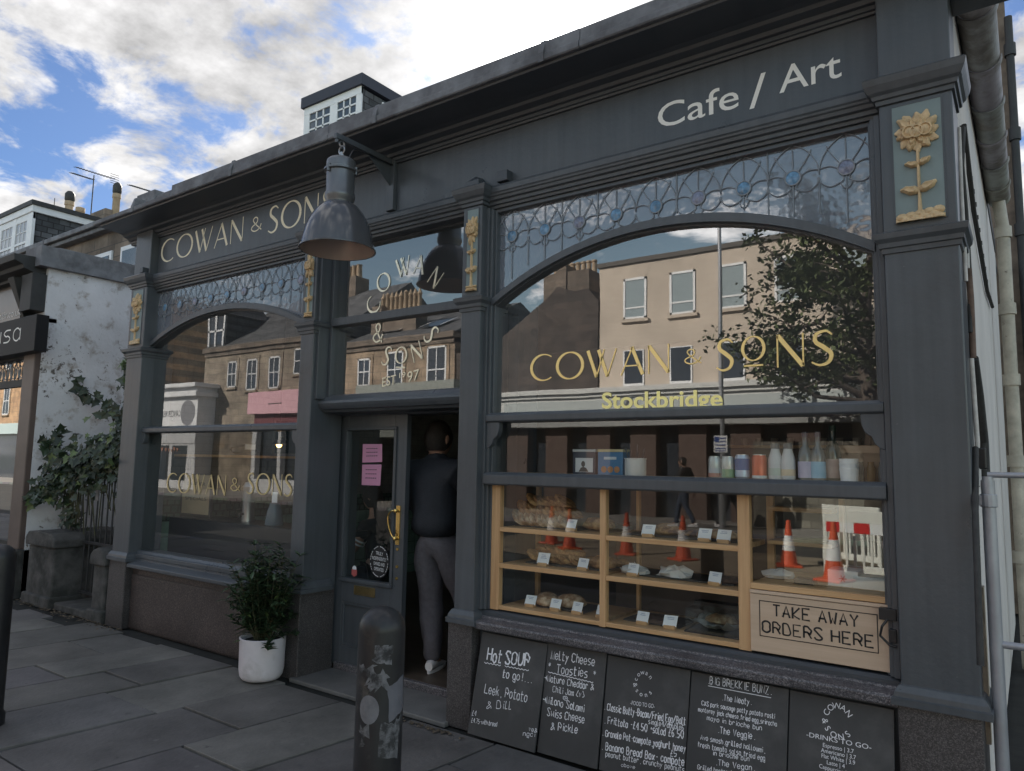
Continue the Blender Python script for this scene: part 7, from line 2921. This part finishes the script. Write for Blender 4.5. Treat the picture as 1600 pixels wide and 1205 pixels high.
# stone tenement with slate roof, straight opposite the door
sand = coursed('warm_sandstone', (.40, .30, .21), (.30, .225, .16), (.19, .15, .12), .75, .32)
sand2 = coursed('grey_sandstone', (.36, .30, .23), (.27, .22, .175), (.17, .15, .13), .7, .30)
w3 = [(-22.4, 5.15, .75, 1.15), (-20.6, 5.15, .9, 1.5), (-18.4, 5.0, 1.0, 1.9), (-17.9 + 1.9, 5.0, .9, 1.9)][:3] + [(-22.4, 2.0, 1.0, 1.8)]
st3 = opp_house('sandstone_tenement', 'two-storey sandstone tenement with rooflights opposite the cafe door', -23.9, -17.5, 6.35, sand, w3, cornice=M['stone'], surround=sand)
mb = MB()
mb.extx([(-S0 + .1, 6.45), (-S0 - 4.2, 8.35), (-S0 - 9, 6.4)], -23.9, -17.4)
rf = build('roof', mb, M['slate_x'], st3)
for x in (-22.6, -20.3):
    mb = MB()
    mb.add([(x, -S0 - 1.0, 7.02), (x + 1.1, -S0 - 1.0, 7.02), (x + 1.1, -S0 - 2.1, 7.52), (x, -S0 - 2.1, 7.52)], [(0, 1, 2, 3)])
    mb.cur = 1
    for a, b2 in ((x - .06, x), (x + 1.1, x + 1.16)):
        mb.add([(a, -S0 - 1.0, 7.05), (b2, -S0 - 1.0, 7.05), (b2, -S0 - 2.1, 7.55), (a, -S0 - 2.1, 7.55)], [(0, 1, 2, 3)])
    build('rooflight', mb, [M['darkpane'], M['whitepaint']], rf)
mb = MB()
mb.box(-23.1, -20.7, -S0 - 1.9, -S0 - 1.2, 6.8, 7.95)
mb.box(-23.3, -22.7, -S0 - 1.95, -S0 - 1.15, 6.8, 8.25)
build('chimney_stack', mb, M['stone'], rf)
for k in range(9):
    mb = MB()
    mb.lathe([(.11, 7.9), (.09, 8.6 + .15 * (k % 4 == 1)), (.12, 8.64 + .15 * (k % 4 == 1)), (.01, 8.9)], (-23.0 + k * .27, -S0 - 1.55, 0), 12)
    build('chimney_pot', mb, M['terracotta'], rf, smooth=40)
# plain low link in grey render
mb = MB()
mb.box(-20.9, -16.0, -S0 + .02, -S0 + 1.8, 2.4, 4.35)
mb.cur = 1
mb.box(-22.0, -20.9, -S0 + .02, -S0 + 1.7, -.05, 4.0)
build('shop_link', mb, [pm('grey_green_hoarding', (.24, .26, .24), .7, var=.1), pm('charcoal_panel', (.05, .05, .055), .5)], st3)

# long stone tenement further along with dormer
w4 = [(-34.2, 6.0, .9, 2.0), (-31.6, 5.6, .75, 1.3), (-30.0, 5.5, .8, 1.5), (-28.3, 5.5, .8, 1.5), (-26.3, 5.9, 1.3, 1.2)]
st4 = opp_house('stone_terrace', 'grey stone terrace house with a big slate roof and corner dormer across the street', -34.0, -24.2, 6.9, sand2, w4[1:], cornice=M['stone'], surround=sand2)
mb = MB()
mb.extx([(-S0 + .15, 7.0), (-S0 - 4.5, 10.2), (-S0 - 9, 7.0)], -34.0, -24.2)
rf4 = build('roof', mb, M['slate_x'], st4)
mb = MB()
mb.box(-34.0, -32.4, -S0 - 2.0, -S0 + .0, 7.0, 8.7)
mb.add([(-34.1, -S0 + .1, 8.7), (-32.3, -S0 + .1, 8.7), (-32.3, -S0 - 2.5, 8.7), (-34.1, -S0 - 2.5, 8.7), (-33.2, -S0 - .2, 9.5), (-33.2, -S0 - 2.5, 9.5)], [(0, 1, 4), (1, 2, 5, 4), (0, 4, 5, 3)])
mb.cur = 1
mb.box(-33.8, -32.6, -S0, -S0 + .02, 7.2, 8.6)
mb.cur = 2
for x in (-33.85, -33.25, -32.6):
    mb.box(x, x + .12, -S0 + .02, -S0 + .06, 7.1, 8.65)
mb.box(-33.85, -32.5, -S0 + .02, -S0 + .06, 7.85, 7.95)
build('dormer', mb, [M['slate_x'], M['darkpane'], M['whitepaint']], rf4)
mb = MB()
mb.box(-30.2, -27.6, -S0 - 4.9, -S0 - 4.0, 9.0, 10.9)
build('chimney_stack', mb, M['stone'], rf4)
for k in range(7):
    mb = MB()
    mb.lathe([(.16, 10.85), (.14, 11.5), (.17, 11.55), (.01, 11.6)], (-30.0 + k * .37, -S0 - 4.4, 0), 12)
    build('chimney_pot', mb, M['terracotta'], rf4, smooth=40)
# white charity shop and pink shop at street level
cs = thing('charity_shop', 'white fronted charity shop with moulded cornice and a round emblem across the street', 'shop', (-35.7, -S0, 0))
mb = MB()
mb.box(-38.6, -32.9, -S0 - 6, -S0 + .9, -.05, 2.2)
mb.box(-38.6, -32.9, -S0 - 6, -S0 + .95, 2.2, 4.5)
mb.box(-38.8, -32.7, -S0 - 6, -S0 + 1.2, 4.5, 4.75)
mb.box(-38.9, -32.6, -S0 - 6, -S0 + 1.35, 4.95, 5.15)
mb.box(-38.7, -32.8, -S0 - 6, -S0 + 1.1, 4.75, 4.95)
build('front', mb, M['whitepaint'], cs, bevel=.02)
mb = MB()
yb = -S0 + .955
R_l = lambda s, xr, xl, z, h: mb.add([Vector((xr - x * (xr - xl) / bfont(s)[2], yb, z + y * h / .70)) for x, y in bfont(s)[0]], bfont(s)[1])
R_l('CANCER RESEARCH UK', -34.4, -37.2, 3.55, .30)
build('shop_lettering', mb, M['ink'], cs)
mb = MB()
mb.lathe([(.62, 0), (.62, .03), (.01, .03)], (0, 0, 0), 28)
mb.v = [(-33.75 + a, -S0 + .93 + c, 3.7 + b2) for a, b2, c in mb.v]
build('emblem', mb, pm('grey_roundel', (.20, .20, .22), .5), cs)
mb = MB()
for x in (-38.2, -36.6, -35.0):
    mb.box(x, x + 1.3, -S0 + .9, -S0 + .91, .4, 2.1)
build('shop_window', mb, M['darkpane'], cs)
mb = MB()
for k in range(14):
    x = -38.2 + k * .28
    mb.add([(x, -S0 + .93, 2.0 - .03 * (k % 4)), (x + .2, -S0 + .93, 2.0 - .03 * (k % 4)), (x + .1, -S0 + .93, 1.78)], [(0, 1, 2)])
build('bunting', mb, pm('bunting', (.5, .25, .18), .8), cs)
ps = thing('pink_shop', 'small shop with a pale pink fascia across the street', 'shop', (-27.8, -S0, 0))
mb = MB()
mb.box(-29.4, -25.3, -S0 + .02, -S0 + .55, 3.55, 4.55)
build('fascia', mb, pm('pale_pink_paint', (.72, .42, .48), .5), ps)
mb = MB()
yb = -S0 + .555
R_l('the little shop', -26.6, -28.4, 3.95, .16) if False else None
mb.tube([(-27.9, yb, 3.98), (-26.9, yb, 3.98)], .02, 4)
build('fascia_underline', mb, M['ink'], ps)
mb = MB()
mb.box(-29.2, -25.5, -S0 + .02, -S0 + .3, 2.95, 3.55)
mb.cur = 1
mb.box(-29.2, -25.5, -S0 + .02, -S0 + .35, -.05, .6)
mb.box(-29.2, -28.9, -S0 + .02, -S0 + .35, .6, 2.95)
mb.box(-27.3, -27.1, -S0 + .02, -S0 + .35, .6, 2.95)
mb.box(-25.8, -25.5, -S0 + .02, -S0 + .35, .6, 2.95)
mb.cur = 2
mb.box(-28.9, -25.8, -S0 + .02, -S0 + .1, .6, 2.95)
build('shop_window', mb, [pm('maroon_blind', (.16, .04, .05), .8), M['whitepaint'], M['darkpane']], ps)
# orange sandstone tenement beyond (mirrored in the salon window)
ws5 = [(x, z, 1.0, 1.9) for x in (-43, -46, -49, -52, -55, -58, -61) for z in (5.2, 8.4)]
st5 = opp_house('orange_tenement', 'three-storey orange sandstone tenement far along the street', -64, -39.2, 10.6, coursed('orange_sandstone', (.50, .32, .18), (.42, .26, .15), (.25, .18, .12), .8, .34), ws5, cornice=sand, surround=sand)
mb = MB()
mb.box(-63.5, -39.6, -S0 + .02, -S0 + .5, 2.9, 3.6)
mb.cur = 1
mb.box(-63.5, -39.6, -S0 + .02, -S0 + .3, -.05, 2.9)
build('shop_fronts', mb, [pm('pale_teal_fascia', (.42, .52, .52), .5), M['darkpane']], st5)
# house to the right, beyond the beige block
st6 = opp_house('grey_stone_house', 'grey stone house behind the street tree across the road', -2.2, 9.0, 9.0, sand2, [(x, z, .9, 1.7) for x in (-.8, 1.6, 4.2, 6.8) for z in (3.0, 6.6)], cornice=M['stone'], surround=sand2)
mb = MB()
mb.box(-6.0, -2.0, -S0 + .9, -S0 + 1.2, -.05, 2.2)
build('garden_wall', mb, coursed('rubble_wall', (.26, .24, .20), (.18, .165, .14), (.12, .11, .1), .4, .2), loc=(-4, -S0 + 1, 0), label='low rubble stone wall under the street tree across the road', cat='wall')

# street tree
tr = thing('street_tree', 'big leafy street tree on the far pavement, mirrored in the right-hand window', 'tree', (-2.75, -13.9, 0))
rt_ = random.Random(21)
bark = pm('bark', (.07, .055, .045), .95, var=.4, vs=8, bump=.9, bs=22)
mb = MB()
tx, ty = -2.75, -13.9
mb.tube([(tx, ty, -.1), (tx - .05, ty, 1.2), (tx + .02, ty, 2.6), (tx - .12, ty + .05, 3.8), (tx - .1, ty, 5.2), (tx + .1, ty, 6.8)], [.26, .21, .19, .16, .12, .06], 12)
tips = []
for k in range(26):
    z = rt_.uniform(2.9, 6.0)
    a = rt_.uniform(0, 2 * math.pi)
    if k < 8:
        a = math.pi + rt_.uniform(-.6, .6)
    L = rt_.uniform(1.5, 2.9)
    p0 = Vector((tx - .05, ty, z))
    p1 = p0 + Vector((math.cos(a) * L * .5, math.sin(a) * L * .5, rt_.uniform(.1, .7)))
    p2 = p0 + Vector((math.cos(a) * L, math.sin(a) * L, rt_.uniform(-.1, 1.5)))
    mb.tube([p0, p1, p2], [.07, .045, .015], 6)
    tips += [p1.lerp(p2, u) for u in (.2, .6, 1.0)]
    for j in range(3):
        q = p1.lerp(p2, rt_.random())
        e = q + Vector((rt_.gauss(0, .5), rt_.gauss(0, .5), rt_.uniform(-.2, .6)))
        mb.tube([q, e], [.02, .007], 5)
        tips.append(e)
build('trunk', mb, bark, tr, smooth=60)
mb = MB()
for c in tips:
    cl = rt_.uniform(.28, .55)
    dark = rt_.uniform(.6, 1.3)
    for j in range(62):
        d = Vector((rt_.gauss(0, 1), rt_.gauss(0, 1), rt_.gauss(0, .55)))
        d = d / max(d.length, .01) * cl * rt_.random() ** .45
        p = c + d
        if p.z < 2.4:
            continue
        u = Vector((rt_.uniform(-1, 1), rt_.uniform(-1, 1), rt_.uniform(-.8, .5))).normalized()
        w = u.orthogonal().normalized()
        s = rt_.uniform(.05, .10)
        k = dark * rt_.uniform(.7, 1.3)
        mb.add([p, p + u * s + w * s * .5, p + u * s * 2, p + u * s - w * s * .5], [(0, 1, 2, 3)], (.065 * k, .085 * k, .03 * k))
build('crown', mb, attrm('tree_leaves', .6, var=.2), tr)

# lamp post with parking plate
lp = thing('street_lamp', 'slim grey street lamp post with a parking plate on the far pavement', 'lamp post', (-6.15, -13.9, 0))
mb = MB()
mb.tube([(-6.15, -13.9, -.05), (-6.15, -13.9, 1.3)], .085, 16)
mb.tube([(-6.15, -13.9, 1.3), (-6.15, -13.9, 8.6)], [.062, .045], 16)
build('column', mb, pm('grey_steel', (.42, .43, .45), .3, metal=.6), lp, smooth=60)
mb = MB()
mb.tube([(-6.15, -13.9, 8.5), (-6.15, -13.3, 8.75), (-6.15, -12.8, 8.8)], .03, 8)
mb.box(-6.25, -6.05, -12.9, -12.3, 8.74, 8.84)
build('lantern', mb, pm('lantern_grey', (.3, .3, .32), .4), lp)
mb = MB()
mb.box(-6.34, -6.0, -13.83, -13.82, 1.87, 2.28)
mb.cur = 1
mb.box(-6.32, -6.20, -13.822, -13.812, 2.12, 2.25)
for k, z in enumerate((2.20, 2.12, 2.04, 1.96, 1.90)):
    mb.box(-6.18 if k < 2 else -6.30, -6.04, -13.822, -13.814, z, z + .025)
build('parking_plate', mb, [M['whitepaint'], pm('sign_blue', (.02, .06, .25), .5)], lp)

# cones and barriers in the road
cone0 = thing('traffic_cone', '', 'traffic cone', (0, 0, 0), group='traffic cones in the road')
orange = pm('cone_orange', (.60, .09, .035), .5, var=.08)
wht = pm('cone_sleeve', (.75, .75, .76), .4)
mb = MB()
mb.lathe([(.135, .035), (.098, .26)], (0, 0, 0), 24)
mb.lathe([(.062, .50), (.034, .70), (.030, .75), (.022, .75), (.02, .70)], (0, 0, 0), 24)
build('cone_body', mb, orange, cone0, smooth=50)
mb = MB()
mb.lathe([(.100, .258), (.063, .505)], (0, 0, 0), 24)
build('sleeve', mb, wht, cone0, smooth=50)
mb = MB()
mb.box(-.19, .19, -.19, .19, 0, .035)
build('base', mb, orange, cone0, bevel=.012)
cl_ = [(-8.05, -9.1, 'traffic cone leftmost in the window glass'), (-7.25, -8.5, 'traffic cone second from the left, beside the leftmost'), (-6.05, -8.5, 'traffic cone mirrored just right of the middle oak post'), (-4.98, -8.5, 'traffic cone mirrored midway along the right cabinet bay'),
       (-3.31, -8.9, 'traffic cone mirrored in the dark hatch opening'), (-2.38, -7.75, 'traffic cone standing right before the plastic barrier')]
for i, (x, y, lab) in enumerate(cl_):
    if i == 0:
        cone0.location = (x, y, -.098)
        cone0['label'] = lab
    else:
        dup(cone0, (x, y, -.098), label=lab, rz=i * .7, scale=1.13 if i == 5 else 1.0)
BASE[cone0.name] = Vector((0, 0, 0))
bar0 = thing('plastic_barrier', '', 'barrier', (0, 0, 0), group='plastic road barriers')
mb = MB()
pw = pm('translucent_white_plastic', (.68, .68, .64), .5)
mb.box(-.55, .55, -.022, .022, .82, 1.0)
mb.box(-.55, .55, -.022, .022, .10, .20)
for x in (-.53, .53):
    mb.box(x - .03, x + .03, -.025, .025, .06, 1.0)
for k in range(9):
    x = -.44 + .11 * k
    mb.box(x - .018, x + .018, -.015, .015, .2, .82)
build('panel', mb, pw, bar0, bevel=.008)
mb = MB()
for k in range(5):
    mb.cur = k % 2
    mb.box(-.52 + .208 * k, -.52 + .208 * (k + 1), -.026, .026, .66, .82)
build('reflective_strip', mb, [pm('red_strip', (.55, .03, .03), .35), M['whitepaint']], bar0)
for sx_ in (-.4, .4):
    mb = MB()
    mb.prism([(sx_ - .05, 0), (sx_ + .05, 0), (sx_ + .05, .05), (sx_ - .05, .05)], -.28, .28)
    build('foot', mb, M['black'], bar0, bevel=.01)
for i, (x, y, rz, lab) in enumerate(((-2.05, -8.1, .1, 'white plastic barrier with red and white strip, nearest behind the cone'), (-.95, -8.0, -.05, 'white plastic barrier with red and white strip, right end of the row'), (-2.5, -9.6, .5, 'white plastic barrier standing farther back at an angle'), (-1.2, -9.9, -.2, 'white plastic barrier at the back of the enclosure'))):
    if i == 0:
        bar0.location = (x, y, -.098)
        bar0.rotation_euler.z = rz
        bar0['label'] = lab
    else:
        dup(bar0, (x, y, -.098), label=lab, rz=rz)
# parked car for the salon window's reflection and the street beyond
